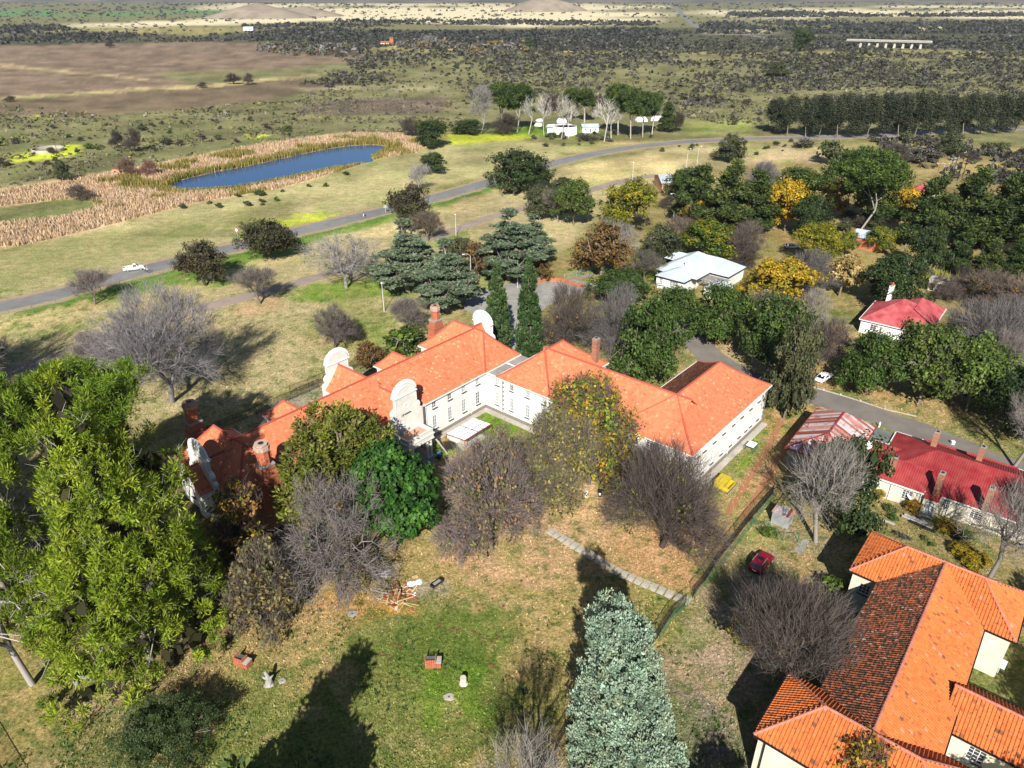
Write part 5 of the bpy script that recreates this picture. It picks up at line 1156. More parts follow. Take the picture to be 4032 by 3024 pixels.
# --- general kinds
std_tree('broad', 9, 10, GRN, 1); std_tree('broad2', 9, 10, GRN+OLV[:1], 2, n=9); std_tree('dark', 9, 10, DGRN, 3); std_tree('olive', 7, 8, OLV, 4, leaf=.28)
std_tree('gold', 8, 9, GOLD, 5, ncl=130); std_tree('yellowgreen', 10, 10, YGRN, 6, ncl=170); std_tree('rust', 7, 8, RUST, 7, ncl=130, nlf=26, shell=.3, tr=.045, leaf=.30); std_tree('mixed', 8, 9, YGRN+GRN+GOLD[2:3], 8)
std_tree('wide', 9, 17, DGRN+OLV[:1], 9, ncl=240, nlf=36, rcl=1.0, n=10, z0=.02, leaf=.42)
std_tree('cream', 7, 7, [(.40,.29,.11), (.44,.34,.15), (.26,.19,.07)], 10, ncl=120, shell=.35, z0=.25)
std_tree('acacia', 7, 10, ACAC, 11, ncl=230, nlf=30, rcl=.8, leaf=.42, z0=.05, shell=.35, tr=.04, col=(.06,.05,.042), aspect=3.0)
std_tree('casuarina', 15, 8, CASU, 12, ncl=230, nlf=36, rcl=.95, leaf=.6, z0=.04, aspect=3, shell=.3, flat=1.5, radial=True, spray=(0,0,-.2))
std_tree('bush', 2.2, 3.2, OLV+GRN[:1], 13, ncl=40, nlf=16, rcl=.45, leaf=.30, z0=.0, n=5)
std_tree('greybush', 2.4, 3.6, [(.15,.14,.12), (.12,.11,.09), (.10,.10,.06)], 14, ncl=40, nlf=14, rcl=.5, leaf=.32, z0=.0, n=5, shell=.3, aspect=3)
std_tree('greenbush', 1.8, 2.8, GRN+[(.10,.16,.02)], 15, ncl=36, nlf=16, rcl=.4, leaf=.28, z0=.0, n=5)
# dark pine with pointed masses, umbrella pine
def pine_lobes(H, W, z0, seed, k=11):
    g = random.Random(seed); L = []
    for i in range(k):
        t = (i+.5)/k; z = H*(z0+(1-z0)*t); rad = W*.5*(1-.75*t**1.3); a = i*2.4
        q = rad*g.uniform(.35, .6); L.append((math.cos(a)*q, math.sin(a)*q, z, rad*.62, rad*.62, H*(1-z0)/k*1.25))
    L.append((0, 0, H*.93, W*.13, W*.13, H*.07)); return L
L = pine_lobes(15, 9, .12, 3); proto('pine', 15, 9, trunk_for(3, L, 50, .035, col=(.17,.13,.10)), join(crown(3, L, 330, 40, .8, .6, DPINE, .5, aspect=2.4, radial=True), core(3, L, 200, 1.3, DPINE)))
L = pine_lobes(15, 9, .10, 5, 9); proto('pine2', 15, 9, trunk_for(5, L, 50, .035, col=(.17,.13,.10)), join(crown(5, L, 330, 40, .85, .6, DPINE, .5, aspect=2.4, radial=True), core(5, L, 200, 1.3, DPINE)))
L = [(0,0,14.2,6.6,6.6,4.2), (-4.5,1,12.0,4.2,4.2,4), (4.5,-.6,11.2,4.8,4.6,4.8), (1.5,3.4,13,4.8,4.2,4), (5.4,1,7.4,3.6,3.4,4), (-2,-3,13.5,4.4,4,3.4), (6,0,4.6,2.8,2.8,3), (3.5,3.5,8.5,3.4,3.2,4)]
proto('umbrella', 18, 17, trunk_for(6, L, 40, .042, root=(2.2, .6, 0), col=(.34,.31,.28), power=.40), crown(6, L, 560, 44, 1.0, .56, [(.060,.095,.022), (.075,.115,.022), (.10,.14,.022), (.045,.07,.018)], .62, under=-.3, aspect=2.4, radial=True))
# gum-camp pine: tall, bare below
L = [(0,0,17,4.5,4.5,4), (-2.5,1,14,3.4,3.4,3.4), (2.8,-.5,13.5,3.4,3.4,3.6), (.5,2,11,3,3,3), (1.5,-1.5,18,3.4,3.4,3)]
proto('tallpine', 21, 11, trunk_for(7, L, 40, .05, col=(.33,.29,.26)), crown(7, L, 320, 38, 1.0, .75, [(.052,.085,.022), (.065,.105,.022), (.085,.125,.022), (.04,.062,.02)], .5, aspect=3, radial=True))
# cedar with flat tiers
L = []
gq = random.Random(4)
for i in range(9):
    z = 3.6+i*1.22; rad = 5.8*(1-(i/9)**1.3)*gq.uniform(.6, 1.1)
    for j in range(4 if i < 7 else 3):
        a = j*1.57+i*.9+gq.uniform(-.3, .3); q = rad*gq.uniform(.45, .8); L.append((math.cos(a)*q, math.sin(a)*q, z+gq.uniform(-.3, .3), rad*.40, rad*.40, .22))
L.append((0, 0, 14.3, .8, .8, .5))
proto('cedar', 15, 13, trunk_for(8, L, 120, .035, col=(.27,.22,.185), jit=.05), crown(8, L, 460, 40, .66, .46, CEDAR, .25, under=-1, flat=.4, aspect=2.0, radial=True, spray=(0, 0, 0)))
# cypress columns
L = [(0, 0, 12*t, r*1.0, r*1.0, 1.5) for t, r in ((.06, 1.35), (.16, 1.55), (.27, 1.6), (.38, 1.5), (.49, 1.35), (.6, 1.15), (.7, .95), (.8, .72), (.88, .5), (.95, .28))]
proto('cypress', 12, 3.2, trunk_for(9, L, 20, .05), crown(9, L, 420, 40, .36, .34, CYPR, .8, under=-1, aspect=2.2, radial=True, spray=(0, 0, .9)))
# dead white gum
L = [(0,0,15,2.8,2.8,3.5), (-2,0,12,2.2,2.2,3), (1.8,1,10,2,2,3)]
bare_tree('deadgum', 19, 7, WHT, 21, 60, 5, 1.6, .09, lobes=L, r=.05)
bare_tree('greygum', 17, 9, (.24,.225,.21), 22, 260, 9, 1.3, .075, z0=.2, r=.032)
# bare trees
bare_tree('bare', 7, 7, PURP, 23, 300, 12, .7, .045); bare_tree('bare2', 7, 7, (.15,.13,.115), 24, 300, 12, .7, .045, z0=.28)
bare_tree('barebrown', 7, 8, (.125,.10,.08), 25, 260, 12, .7, .05, leaves=RUST, nl=40)
bare_tree('barewide', 7, 12, (.125,.113,.112), 26, 420, 13, .95, .055, z0=.05, n=9, r=.026)
bare_tree('baregreen', 7, 8, (.115,.10,.085), 27, 240, 11, .8, .05, leaves=GRN+OLV, nl=70)
bare_tree('darkbush', 5, 8, DRK, 28, 220, 12, .8, .07, z0=.0, n=8, leaves=ACAC, nl=40)
bare_tree('thicket', 8, 10, (.10,.08,.07), 29, 360, 12, .9, .05, z0=.0, n=9, leaves=RUST, nl=26, r=.028)
bare_tree('palewhite', 9, 11, (.27,.25,.24), 30, 260, 9, .9, .055, z0=.2, r=.03, leaves=GRN+[(.12,.2,.03)], nl=24)
bare_tree('redbush', 6, 8, (.16,.085,.07), 31, 240, 12, .8, .06, z0=.02)
# --- trees of the compound, built one by one
L = pine_lobes(23, 17, .03, 42, 16)+blob(20, 15, .05, 9, 41)
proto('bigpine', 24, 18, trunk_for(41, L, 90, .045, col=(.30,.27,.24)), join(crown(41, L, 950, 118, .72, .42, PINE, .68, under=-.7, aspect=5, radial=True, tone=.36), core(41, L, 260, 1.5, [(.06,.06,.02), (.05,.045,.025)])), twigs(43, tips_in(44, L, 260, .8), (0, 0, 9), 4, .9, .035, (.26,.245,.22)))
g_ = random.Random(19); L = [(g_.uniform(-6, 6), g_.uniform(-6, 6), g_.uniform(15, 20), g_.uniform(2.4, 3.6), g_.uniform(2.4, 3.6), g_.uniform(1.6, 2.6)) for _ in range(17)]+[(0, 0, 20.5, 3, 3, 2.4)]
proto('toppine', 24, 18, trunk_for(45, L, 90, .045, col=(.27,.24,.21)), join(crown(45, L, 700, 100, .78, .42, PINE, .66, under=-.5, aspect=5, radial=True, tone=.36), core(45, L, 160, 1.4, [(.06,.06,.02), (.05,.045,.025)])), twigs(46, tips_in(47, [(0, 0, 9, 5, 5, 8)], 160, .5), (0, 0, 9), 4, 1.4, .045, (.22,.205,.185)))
g_ = random.Random(23); L = [(g_.uniform(-6, 6), g_.uniform(-6, 6), g_.uniform(3, 20), g_.uniform(1.0, 2.2), g_.uniform(1.0, 2.2), g_.uniform(.9, 1.8)) for _ in range(24)]
proto('sparsepine', 22, 16, trunk_for(61, L, 80, .055, col=(.33,.30,.275)), crown(61, L, 420, 90, .7, .42, PINE, .6, under=-.5, aspect=5, radial=True, tone=.36), twigs(62, tips_in(63, [(0, 0, 10, 6, 6, 9)], 160, .5), (0, 0, 9), 5, 1.5, .05, (.32,.30,.28)))
L = blob(4.5, 9, .0, 9, 64)
proto('feathery', 4.5, 9, trunk_for(64, L, 30, .03), join(crown(64, L, 620, 60, .42, .16, [(.045,.08,.024), (.035,.065,.02), (.06,.095,.03), (.075,.11,.045)], .62, under=-.3, aspect=3.2, radial=True, spray=(0, 0, .5)), core(64, L, 160, .7, DGRN)))
g_ = random.Random(9); L = [(g_.uniform(-3.6, 3.6), g_.uniform(-2.4, 2.4), z, 1.7, 1.7, 2.6) for z in (3, 3.5, 4, 5, 5.5, 6, 7, 7.5, 8, 8.5, 9.4)]+[(-1.5,0,9.5,1.1,1.1,1.9), (1.2,.5,10,1.1,1.1,1.8), (3.2,-.5,8.6,1.1,1.1,1.8)]
proto('greenconifer', 11.5, 10, trunk_for(48, L, 60, .04), crown(48, L, 620, 50, .6, .36, [(.115,.14,.018), (.14,.16,.02), (.085,.11,.016), (.17,.175,.03), (.13,.12,.04)], .6, under=-.8, aspect=2.6, radial=True, spray=(0, 0, .6), tone=.35))
std_tree('glossy', 10, 9.5, GLOSS, 49, ncl=420, nlf=44, rcl=.62, leaf=.38, z0=.02, n=10, shell=.72, aspect=1.4, tone=.35)
bare_tree('brownleaf', 9, 10, (.125,.10,.092), 50, 800, 14, .75, .042, z0=-.06, n=10, leaves=[(.20,.13,.07), (.15,.13,.06), (.12,.14,.04), (.24,.15,.07)], nl=330, leaf=.26, lsz=.7, shell=.5, colt=(.145,.118,.11))
bare_tree('oliveleaf', 8, 9, (.14,.118,.09), 51, 620, 12, .7, .042, z0=-.06, n=9, leaves=[(.24,.20,.055), (.17,.165,.05), (.28,.22,.065), (.14,.15,.045)], nl=420, leaf=.28, lsz=.7, shell=.5)
bare_tree('goldgreen', 11, 10, (.12,.095,.078), 52, 700, 11, .9, .045, z0=-.06, n=10, leaves=[(.15,.20,.018), (.26,.22,.018), (.34,.19,.02), (.11,.16,.018), (.38,.24,.02)], nl=760, leaf=.34, lsz=.85, shell=.5)
bare_tree('blackbare', 8.5, 11, (.078,.062,.053), 53, 700, 12, 1.0, .04, z0=-.06, n=10, r=.022, leaves=[(.14,.15,.03), (.20,.15,.03)], nl=26, up=.5, shell=.4)
bare_tree('greybare', 8.5, 10, (.135,.118,.112), 54, 520, 9, .8, .042, z0=-.06, n=10, r=.026, up=-.1, leaves=[(.16,.10,.04), (.10,.12,.03)], nl=40)
bare_tree('autumn', 7.5, 6, (.11,.08,.06), 55, 360, 10, .6, .045, z0=-.06, n=8, leaves=[(.30,.17,.03), (.22,.12,.045), (.30,.22,.02), (.11,.13,.02), (.26,.14,.06)], nl=320, leaf=.30, lsz=.6)
bare_tree('olivebrown', 6, 6, (.13,.108,.085), 56, 420, 10, .55, .04, z0=-.06, n=8, leaves=[(.14,.125,.055), (.18,.14,.06), (.10,.105,.04), (.20,.15,.05)], nl=320, leaf=.26, lsz=.55)
bare_tree('pollard', 6.5, 8.5, (.105,.083,.075), 57, 620, 14, .9, .036, lobes=[(0, 0, 4.4, 3.9, 3.9, 2.3), (1, .5, 4.8, 3.2, 3.2, 2), (-1.4, -.6, 4.2, 2.8, 2.8, 2)], leaves=[(.26,.22,.035), (.16,.16,.03), (.30,.20,.04)], nl=90, leaf=.28, leafbox=[(0, -1.8, 3.0, 3.6, 1.8, 1.0)], shell=.3, up=.7)
bare_tree('bigbare', 15, 17, (.19,.176,.178), 58, 900, 14, 1.2, .05, z0=.05, n=13, r=.032, colt=(.205,.19,.196), shell=.5)
bare_tree('paleforked', 10, 10, (.22,.20,.18), 59, 300, 8, 1.0, .04, z0=.2, n=8, r=.03, power=.46)
L = [(-.6,-.3,2.2,3.9,3.6,2.3), (.3,.2,5.0,3.3,3.1,2.4), (1.0,.4,7.8,2.5,2.4,2.2), (2.6,-.2,8.2,1.7,1.7,2.0), (2.9,.3,6.0,1.6,1.6,2.0), (-1.7,.9,10.3,1.15,1.1,1.3), (-1.9,.2,8.6,1.0,1.0,1.0), (.0,1.5,11.9,1.1,1.1,1.4), (1.5,1.1,11.4,1.25,1.2,1.5), (.4,.0,10.0,1.3,1.3,1.4), (-2.3,-.6,4.4,1.9,1.9,1.8), (-3.0,-1.0,2.0,1.9,1.9,1.6), (2.2,-.6,3.6,1.9,1.9,1.9)]
proto('bluecypress', 13.5, 8, trunk_for(60, L, 70, .04, col=(.25,.19,.16)), join(crown(60, L, 1250, 66, .42, .19, BLUE, .76, under=-.7, aspect=2.0, radial=True, spray=(0, 0, .7), tone=.22), core(60, L, 300, .8, BLUE)))

def plant(key, X, Y, h, w, label, group=None, rot=None, cat='tree', name=None, lean=None, tint=None):
    p = PROTO[key]; t = thing(name or {'bush': 'shrub', 'greybush': 'shrub', 'greenbush': 'shrub', 'darkbush': 'shrub', 'redbush': 'shrub', 'pine': 'pine_tree', 'pine2': 'pine_tree', 'bigpine': 'pine_tree', 'bigpine2': 'pine_tree',
              'umbrella': 'pine_tree', 'tallpine': 'pine_tree', 'cedar': 'cedar_tree', 'cypress': 'cypress_tree', 'bluecypress': 'cypress_tree', 'deadgum': 'dead_tree', 'casuarina': 'casuarina_tree'}.get(key, 'tree'), label, cat, (X, Y, 0), RT.uniform(0, 6.28) if rot is None else rot, group)
    sw, sh = w/p['W'], h/p['H']; t.scale = (sw, sw, sh)
    if lean: t.rotation_euler = (lean[0], lean[1], t.rotation_euler.z)
    for k in ('trunk', 'crown', 'twigs'):
        if k in p: link(k, p[k], t)
    return t
RT = random.Random(5)

# ------------------------------------------------------------------ every tree where it stands: kind, x, y, height, width
TREES = [
 ('bigpine', -40.57,56.43,33.55,16.15, 'huge olive-green pine filling the left foreground beside the hall'),
 ('toppine', -53.98,76.2,26.61,17.69, 'tall pine behind the largest pine, its rounded top nearest the bare grey giant'),
 ('sparsepine', -51.92,53.16,29.75,11.39, 'pine at the left edge with a thick leaning grey trunk above the stone table'),
 ('toppine', -59.27,62.92,30.61,14.25, 'pine cut by the left edge of the picture, dark inside'),
 ('greenconifer', -23.3,81.11,17.61,15.15, 'bushy yellow-green conifer pressed against the hall roof left of the porch'),
 ('glossy', -15.75,74.35,16.68,11.6, 'dense glossy dark green tree right in front of the pillared porch'),
 ('brownleaf', -2.73,74.53,17.58,12.78, 'round purple-brown half-bare tree in the middle before the courtyard'),
 ('oliveleaf', 6.04,84.81,15.55,12.12, 'thin olive-leaved tree between the purple-brown tree and the golden green tree'),
 ('goldgreen', 11.69,89.34,17.25,13.22, 'golden green tree with a bare twiggy top against the east wing roof'),
 ('blackbare', 20.23,75.08,15.51,15.31, 'spreading black leafless tree on orange soil below the hall corner'),
 ('greybare', -21.29,66.09,16.53,12.34, 'gnarled grey leafless tree on the orange patch left of the wood pile'),
 ('autumn', -33.97,69.31,14.46,7.69, 'orange-brown autumn tree between the big pine and the brick chimney wall'),
 ('olivebrown', -28.55,61.13,12.07,7.38, 'small olive-brown tree below the orange-brown autumn tree'),
 ('bluecypress', 10.11,42.58,20.55,10.87, 'silvery blue-green cypress in the bottom foreground'),
 ('pollard', 29.52,53.64,12.31,11.4, 'rounded twiggy tree with yellow leaves at its foot beside the tiled house'),
 ('feathery', -33.5, 45.4, 5.2, 9.5, 'dark green feathery bush at the bottom left corner of the lawn'),
 ('autumn', 30.25,39.91,9.43,6.18, 'rusty-brown tree top poking up before the tiled roof at the bottom edge'),
 ('paleforked', 41.3,76.01,16.27,9.07, 'pale leafless tree beside the green mesh fence corner'),
 ('dark', 44.89,79.09,14.25,9.38, 'dark evergreen behind the pale leafless tree, against the red roofed house'),
 ('paleforked', 59.28,67.52,16.12,8.36, 'pale forked leafless tree in front of the red roofed house at the right edge'),
 ('paleforked', 78.95,93.59,14.94,7.76, 'ghostly pale bare tree at the right edge in deep shade by the lane'),
 # beside the hall, right
 ('broad', 24.91,120.05,17.83,11.47, 'tall bright green tree directly behind the east wing roof'),
 ('olive', 47.52,108.26,18.93,8.21, 'narrow olive-green tree standing at the lane corner beyond the hall end'),
 ('broad2', 50.2,126.69,15.63,11.58, 'dark green tree behind the narrow olive-green one at the lane corner'),
 ('baregreen', 53.02,140.65,10.9,12.69, 'grey half-bare round tree behind the trees at the lane bend'),
 ('broad', 35.81,149.22,8.84,9.76, 'green tree left of two below the blue-grey roofed bungalow'),
 ('broad', 43.3,139.5,13.07,11.6, 'green tree with a visible forked trunk below the weathered pergola'),
 ('broad2', 25.98,161.53,7.81,14.28, 'low bright green tree left of the blue-grey roofed bungalow'),
 ('thicket', 11.22,131.79,15.52,11.95, 'tangled purple bare thicket right of the two cypresses'),
 ('barewide', 20.31,132.85,14.63,12.05, 'sprawling leafless tree behind the square chimney of the east wing'),
 ('thicket', 29.63,126.69,9.96,5.39, 'small bare brown scrub tree right of the tall bright green tree'),
 ('cypress', -3.04,132.85,18.14,4.97, 'left of two slim dark cypresses beside the far white gable'),
 ('cypress', 3.35,129.71,20.73,4.68, 'right of two slim cypresses, slightly taller and more ragged'),
 ('broad', 65.86,117.36,12.47,10.11, 'green tree with a white trunk standing just behind the parked white coupe'),
 ('broad2', 74.07,113.92,15.18,13.11, 'biggest dark green tree under the pink roofed cottage'),
 ('broad', 80.69,110.64,14.09,12.04, 'wide dark green tree over the shaded lane at the right'),
 ('dark', 84.01,104.48,11.57,10.03, 'dark green tree at the right edge above the shaded lane'),
 ('thicket', 61.47,128.69,10.05,10.01, 'brown bare thicket between the lane corner trees and the pink roofed cottage'),
 ('paleforked', 63.87,141.83,11.67,6.87, 'thin grey leafless tree on the dirt path left of the pink roofed cottage'),
 ('barewide', 92.94,128.69,13.89,15.37, 'wide grey leafless tree right of the pink roofed cottage'),
 ('barewide', 103.71,135.01,12.32,14.13, 'grey leafless tree at the right edge beyond the pink roofed cottage'),
 ('bare2', 89.56,117.36,12.74,7.58, 'pale branching bare tree in front of the wide grey leafless one'),
 ('dark', 87.62,156.69,13.06,13.29, 'very dark round evergreen between the cream tree and the outhouse'),
 ('gold', 60.87,156.69,12.41,14.9, 'large golden-olive tree right of the weathered pergola'),
 ('barewide', 69.71,166,11.18,16.77, 'long grey leafless mass behind the golden-olive tree'),
 ('cream', 80.16,166,10.6,8.95, 'cream-leaved tree on a thin stem beside the dirt path'),
 ('yellowgreen', 82.38,189.12,11.07,12.23, 'yellow-green tree hiding a white car roof behind it'),
 ('mixed', 54.76,193.76,11.13,14.66, 'mottled olive-gold tree right behind the blue-grey roofed bungalow'),
 ('thicket', 63.25,191.8,11.05,12, 'brown twiggy tree between the bungalow and the yellow-green tree'),
 ('olive', 40.5,189.88,10.59,11.28, 'grey-green tree at the left end of the blue-grey roofed bungalow'),
 ('baregreen', 34.01,175.59,8.61,8.23, 'small grey tree hugging the bungalow\'s left wall'),
 ('barebrown', 48.68,201.9,9.47,10.58, 'brownish bare tree between the street lamp and the mottled olive-gold tree'),
 ('gold', 84.81,220.2,15.64,13.45, 'bright yellow autumn tree left of the umbrella pine'),
 ('gold', 57.84,225.2,10.24,8.71, 'small yellow tree below the dark pines near the street lamp'),
 ('gold', 125.62,230.4,11.14,10.36, 'yellow tree right of the umbrella pine below the rose-red roof'),
 ('gold', 106.02,235.8,11.77,9.06, 'yellow crown peeping out left behind the umbrella pine trunk'),
 ('gold', 116.37,238.6,10.68,7.63, 'yellow crown seen between the umbrella pine trunks'),
 ('umbrella', 104.97,217.7,24.86,22.9, 'great umbrella pine with bare white forked trunks'),
 ('pine', 57.84,225.2,18.68,12.95, 'leftmost of the dark pines above the street lamp'),
 ('pine2', 66.09,220.2,20.4,14.09, 'tallest of the dark pines in the middle of the village'),
 ('pine', 74.73,220.2,18.37,12, 'right-hand dark pine next to the bright yellow autumn tree'),
 ('broad2', 62.19,259.8,10.59,13.17, 'blue-green round tree beside the grey tin roof of the salmon cottage'),
 ('broad', 99.07,253.4,12.43,17.69, 'green domed tree behind the bright yellow autumn tree'),
 ('barewide', 94.64,273.5,10.52,13.79, 'grey bare tree behind the dark pines'),
 ('dark', 88.61,210.7,13.15,11.62, 'dark tree left of the umbrella pine foot'),
 ('mixed', 105.25,199.84,7.42,7.89, 'yellowish small tree right of the brick cottage'),
 ('mixed', 93.01,195.75,7.32,6.46, 'small mottled tree left of the brick cottage'),
 ('dark', 108.57,182.5,12.51,8.46, 'dark green tree right behind the white hatchback'),
 ('pine', 120.37,206.2,19.47,13.32, 'dark pine left of the blue roofed cottage'),
 ('pine2', 131.26,206.2,21.13,15.95, 'broad dark pine above the blue roofed cottage'),
 ('pine', 139.63,201.9,21.32,14.35, 'dark pine right of the blue roof'),
 ('pine2', 143.22,193.76,22.28,15.09, 'dark pine cut by the right edge of the picture'),
 ('pine', 117.17,182.5,10.68,7.27, 'slim young pine before the blue roofed cottage'),
 ('pine2', 123.14,178.99,9.94,7.16, 'young pine in front of the blue roof with a pale stem'),
 ('pine', 129.35,177.27,9.87,7.1, 'young pine at the right edge with a bare lower stem'),
 ('mixed', 119.11,186.13,5.8,6.2, 'yellow-green shrubby tree behind the white minibus'),
 ('barebrown', 112.86,160.08,8.67,11.98, 'brown twiggy tree at the right beyond the outhouse'),
 ('barebrown', 114.44,151.82,10.02,12.48, 'brown autumn scrub tree at the right edge behind the outhouse'),
 ('barewide', 88.37,109.05,9.19,9.61, 'grey bare tree over the lane at the right edge'),
 # cedars and the garden in front of the forecourt
 ('cedar', -25.74,168.47,17.96,15.7, 'leftmost of the blue-green cedars, broad and layered'),
 ('cedar', -14.95,156.69,16.92,13.53, 'cedar standing nearest the forecourt with long bare lower boughs'),
 ('cedar', -0.72,177.27,18.11,16.39, 'tall blue-green cedar behind the two slim cypresses'),
 ('cedar', 5.59,189.88,13.47,11.24, 'dark cedar half hidden at the right of the tall cedar'),
 ('olive', -14.6,187.99,7.75,9.98, 'grey-olive round tree between the cedars'),
 ('rust', -8.87,177.27,9.87,8.88, 'rusty shrubby tree by the curved street lamp'),
 ('rust', 7.07,177.27,7.45,7.12, 'small rusty tree at the foot of the tall cedar'),
 ('barebrown', -25.1,210.7,9.08,9.61, 'grey-brown bare bush behind the leftmost cedar'),
 ('rust', 23.63,180.73,13.62,14.37, 'rust-brown tree with pale dead branches near the wall'),
 ('paleforked', 28.93,193.76,10.49,14.03, 'pale dead-branched tree behind the rust-brown one'),
 ('palewhite', -41.78,171.65,13.39,16.63, 'white-barked bare tree with green tufts on bright grass'),
 ('bare', -37,136.78,9.4,8.42, 'bare round tree with a dark bush at its side, left of two before the hall'),
 ('darkbush', -33.84,139.04,5.56,3.9, 'dark evergreen bush touching the bare round tree'),
 ('bare2', -22.05,142.3,8.9,7.71, 'bare round tree with a pale stem left of the far brick chimney'),
 ('rust', -28.33,128.69,5.31,5.69, 'brown shrub behind the rear gable of the hall'),
 ('greenbush', -21.72,135.01,4.74,10.49, 'low green shrubs behind the hall below the bare round tree'),
 ('bare2', -99.74,160.94,8.36,8.97, 'bare tree on the road fence, left one'),
 ('bare2', -60.22,160.94,9.5,9.83, 'bare pale-stemmed tree beside the gravel track'),
 ('bare', -82.8,127.68,8.06,5.99, 'small bare tree left of the bare grey giant'),
 ('bigbare', -61.99,114.26,21.4,20.29, 'bare grey giant with a cloud of pale twigs'),
 ('bare', -102.87,128.29,6.3,7.31, 'bare bush cut by the left edge near the gravel track'),
 ('bigbare', -102.4,109.05,22.64,20.29, 'bare tree beyond the left edge whose branches reach the gravel track'),
 ('acacia', -66.38,193.76,10.49,15.3, 'dark feathery thorn tree beside the road fence, nearer the sign'),
 ('acacia', -77.75,173.27,10.79,12.18, 'dark feathery thorn tree by the road fence, nearer the white pickup'),
 ('acacia', -31.94,221.2,13.61,13.11, 'dark bushy thorn tree between the road and the cedars'),
 ('wide', 2.45,275,14.05,24.17, 'broad dark green double tree on the near side of the road'),
 ('broad2', 19.79,226.7,14.14,13.39, 'round dark olive tree left of the yellow-green tree'),
 ('olive', 8.98,234.7,10.85,10.53, 'grey-green rounded tree beside the bare forked one'),
 ('bare2', 14.82,230.4,10.7,9.18, 'bare forked tree squeezed between two round evergreens'),
 ('olive', 18.53,266.5,5.87,11.84, 'small grey-olive tree behind the round dark olive tree'),
 ('yellowgreen', 35.31,216.3,16.79,15.6, 'bright yellow-green tree in the middle distance'),
 ('dark', -32.37,300.8,8.26,10.53, 'round dark bush tree between the pond and the road'),
 ('palewhite', -34.4,270,10.58,7.84, 'small white bare tree next to the round dark bush tree'),
 ('dark', -37.58,355,12.94,14.37, 'dark green tree at the right end of the pond'),
 ('darkbush', -51.21,385.8,9,11.79, 'dark thorn bush left of the tree at the pond end'),
 ('olive', 94.75,323.4,11.62,12.42, 'dark olive tree by the road bend'),
 ('dark', -22.64,392.5,7.32,14.39, 'low dark tree at the left of the camp'),
 ('darkbush', -3.85,392.5,10.25,14.36, 'dark tangled tree in front of the camp pines'),
 # camp
 ('tallpine', -5.18,402.4,24.01,14.08, 'leftmost tall pine of the camp'),
 ('tallpine', 2.94,399.5,23.42,14.96, 'tall pine second from the left in the camp'),
 ('greygum', -16,395.3,23.87,10.98, 'pale grey bare tree at the left of the camp pines'),
 ('deadgum', 8.67,392.5,19.15,8.09, 'dead white tree leaning left of the small tents'),
 ('deadgum', 16.51,389.8,20.13,8.03, 'dead white tree between the small tents and the round tank'),
 ('deadgum', 24.97,379.2,21.79,6.9, 'tall dead white stem directly before the round tank'),
 ('deadgum', 28.65,381.8,18.28,6.96, 'dead white stem right before the round tank'),
 ('tallpine', 33.61,434.8,17.74,10.48, 'dark pine behind the round tank'),
 ('tallpine', 40.99,431.5,17.63,11.96, 'dark green pine behind the white camp cabin'),
 ('deadgum', 45.6,371.6,20.18,9.95, 'long dead white trunk leaning right of the camp cabin'),
 ('deadgum', 49.64,376.7,16.8,6.88, 'dead white trunk against the dense camp pines'),
 ('tallpine', 54.81,389.8,24.46,14.61, 'largest dense pine right of the camp cabin'),
 ('tallpine', 59.75,379.2,23.91,12.41, 'dense pine in the middle of the right camp grove'),
 ('tallpine', 66.65,384.4,21.61,10.72, 'pine near the right end of the camp grove'),
 ('tallpine', 72.05,388.5,20.29,9.42, 'slim pine at the right end of the camp grove'),
 ('pine', 81.76,399.5,14.49,8.73, 'bright green pine standing alone at the right of the camp grove'),
 ('darkbush', 37.92,375.4,2.88,11.54, 'dark low scrub in the shade before the white camp cabin'),
 ('greenbush', 20.97,383.1,2.48,7.06, 'green bush by the left wall of the round tank'),
 ('darkbush', 24.09,474.3,9.39,11.42, 'brown tangled tree behind the small camp tents'),
 ('greygum', 61.89,455.5,11.63,10.98, 'pale bare gum behind the camp grove'),
 # far trees that stand out
 ('darkbush', -174.79,346,10.46,8.1, 'dark dead tree standing alone on the scrub left of the pond'),
 ('darkbush', -187.01,355,8.4,6.55, 'dark bush beside the lone dead tree'),
 ('redbush', -154.04,295,7.24,7.4, 'reddish bare bush beside the salmon ruined hut'),
 ('redbush', -146.02,296.6,6.37,6.7, 'reddish bare bush right of the one at the ruined hut'),
 ('olive', -175.37,287,7.79,6.49, 'brown-green tree on the reed edge at the left'),
 ('thicket', -153.12,256.6,6.02,8.18, 'brown reed-edge bush below the left pond bank'),
 ('darkbush', -521.7,1033.2,7.07,10.8, 'small dark tree at the far edge of the brown field'),
 ('darkbush', -221.4,619.3,8.16,12.48, 'clump of two dark trees between the brown fields, left one'),
 ('darkbush', -208.2,616.1,8.46,7.31, 'smaller right one of the two dark trees between the brown fields'),
 ('darkbush', -237.1,594.6,4.27,7.08, 'bush on the line between the two brown fields'),
 ('darkbush', -336.6,516.4,3.78,7.44, 'bush at the left edge on the field line'),
 ('greygum', -109.61,1059.5,13.33,17.19, 'pale round bare tree in the far grey treeline'),
 ('gold', -19.09,1059.5,6.69,19.67, 'yellow-brown tree in the far treeline'),
 ('broad', 20.27,1024.7,8.63,17.85, 'light green round tree in the far treeline'),
 ('dark', 349.9,961.4,25.18,24.5, 'tall far dark green tree right of the highway'),
 ('olive', 230.7,678.9,11.05,19.21, 'round olive tree in the scrub below the bridge'),
 ('darkbush', 86.66,399.5,10.41,8.27, 'dark shrub right of the lone bright pine'),
 ('bush', 136.36,318.7,9.6,11.87, 'dry grey shrub before the casuarina row, left'),
 ('greybush', 138.23,355,4.64,9.64, 'rounded grey shrub by the sandy clearing'),
 ('olive', 198.73,338.5,10.47,12.54, 'rounded olive tree before the right end of the casuarina row'),
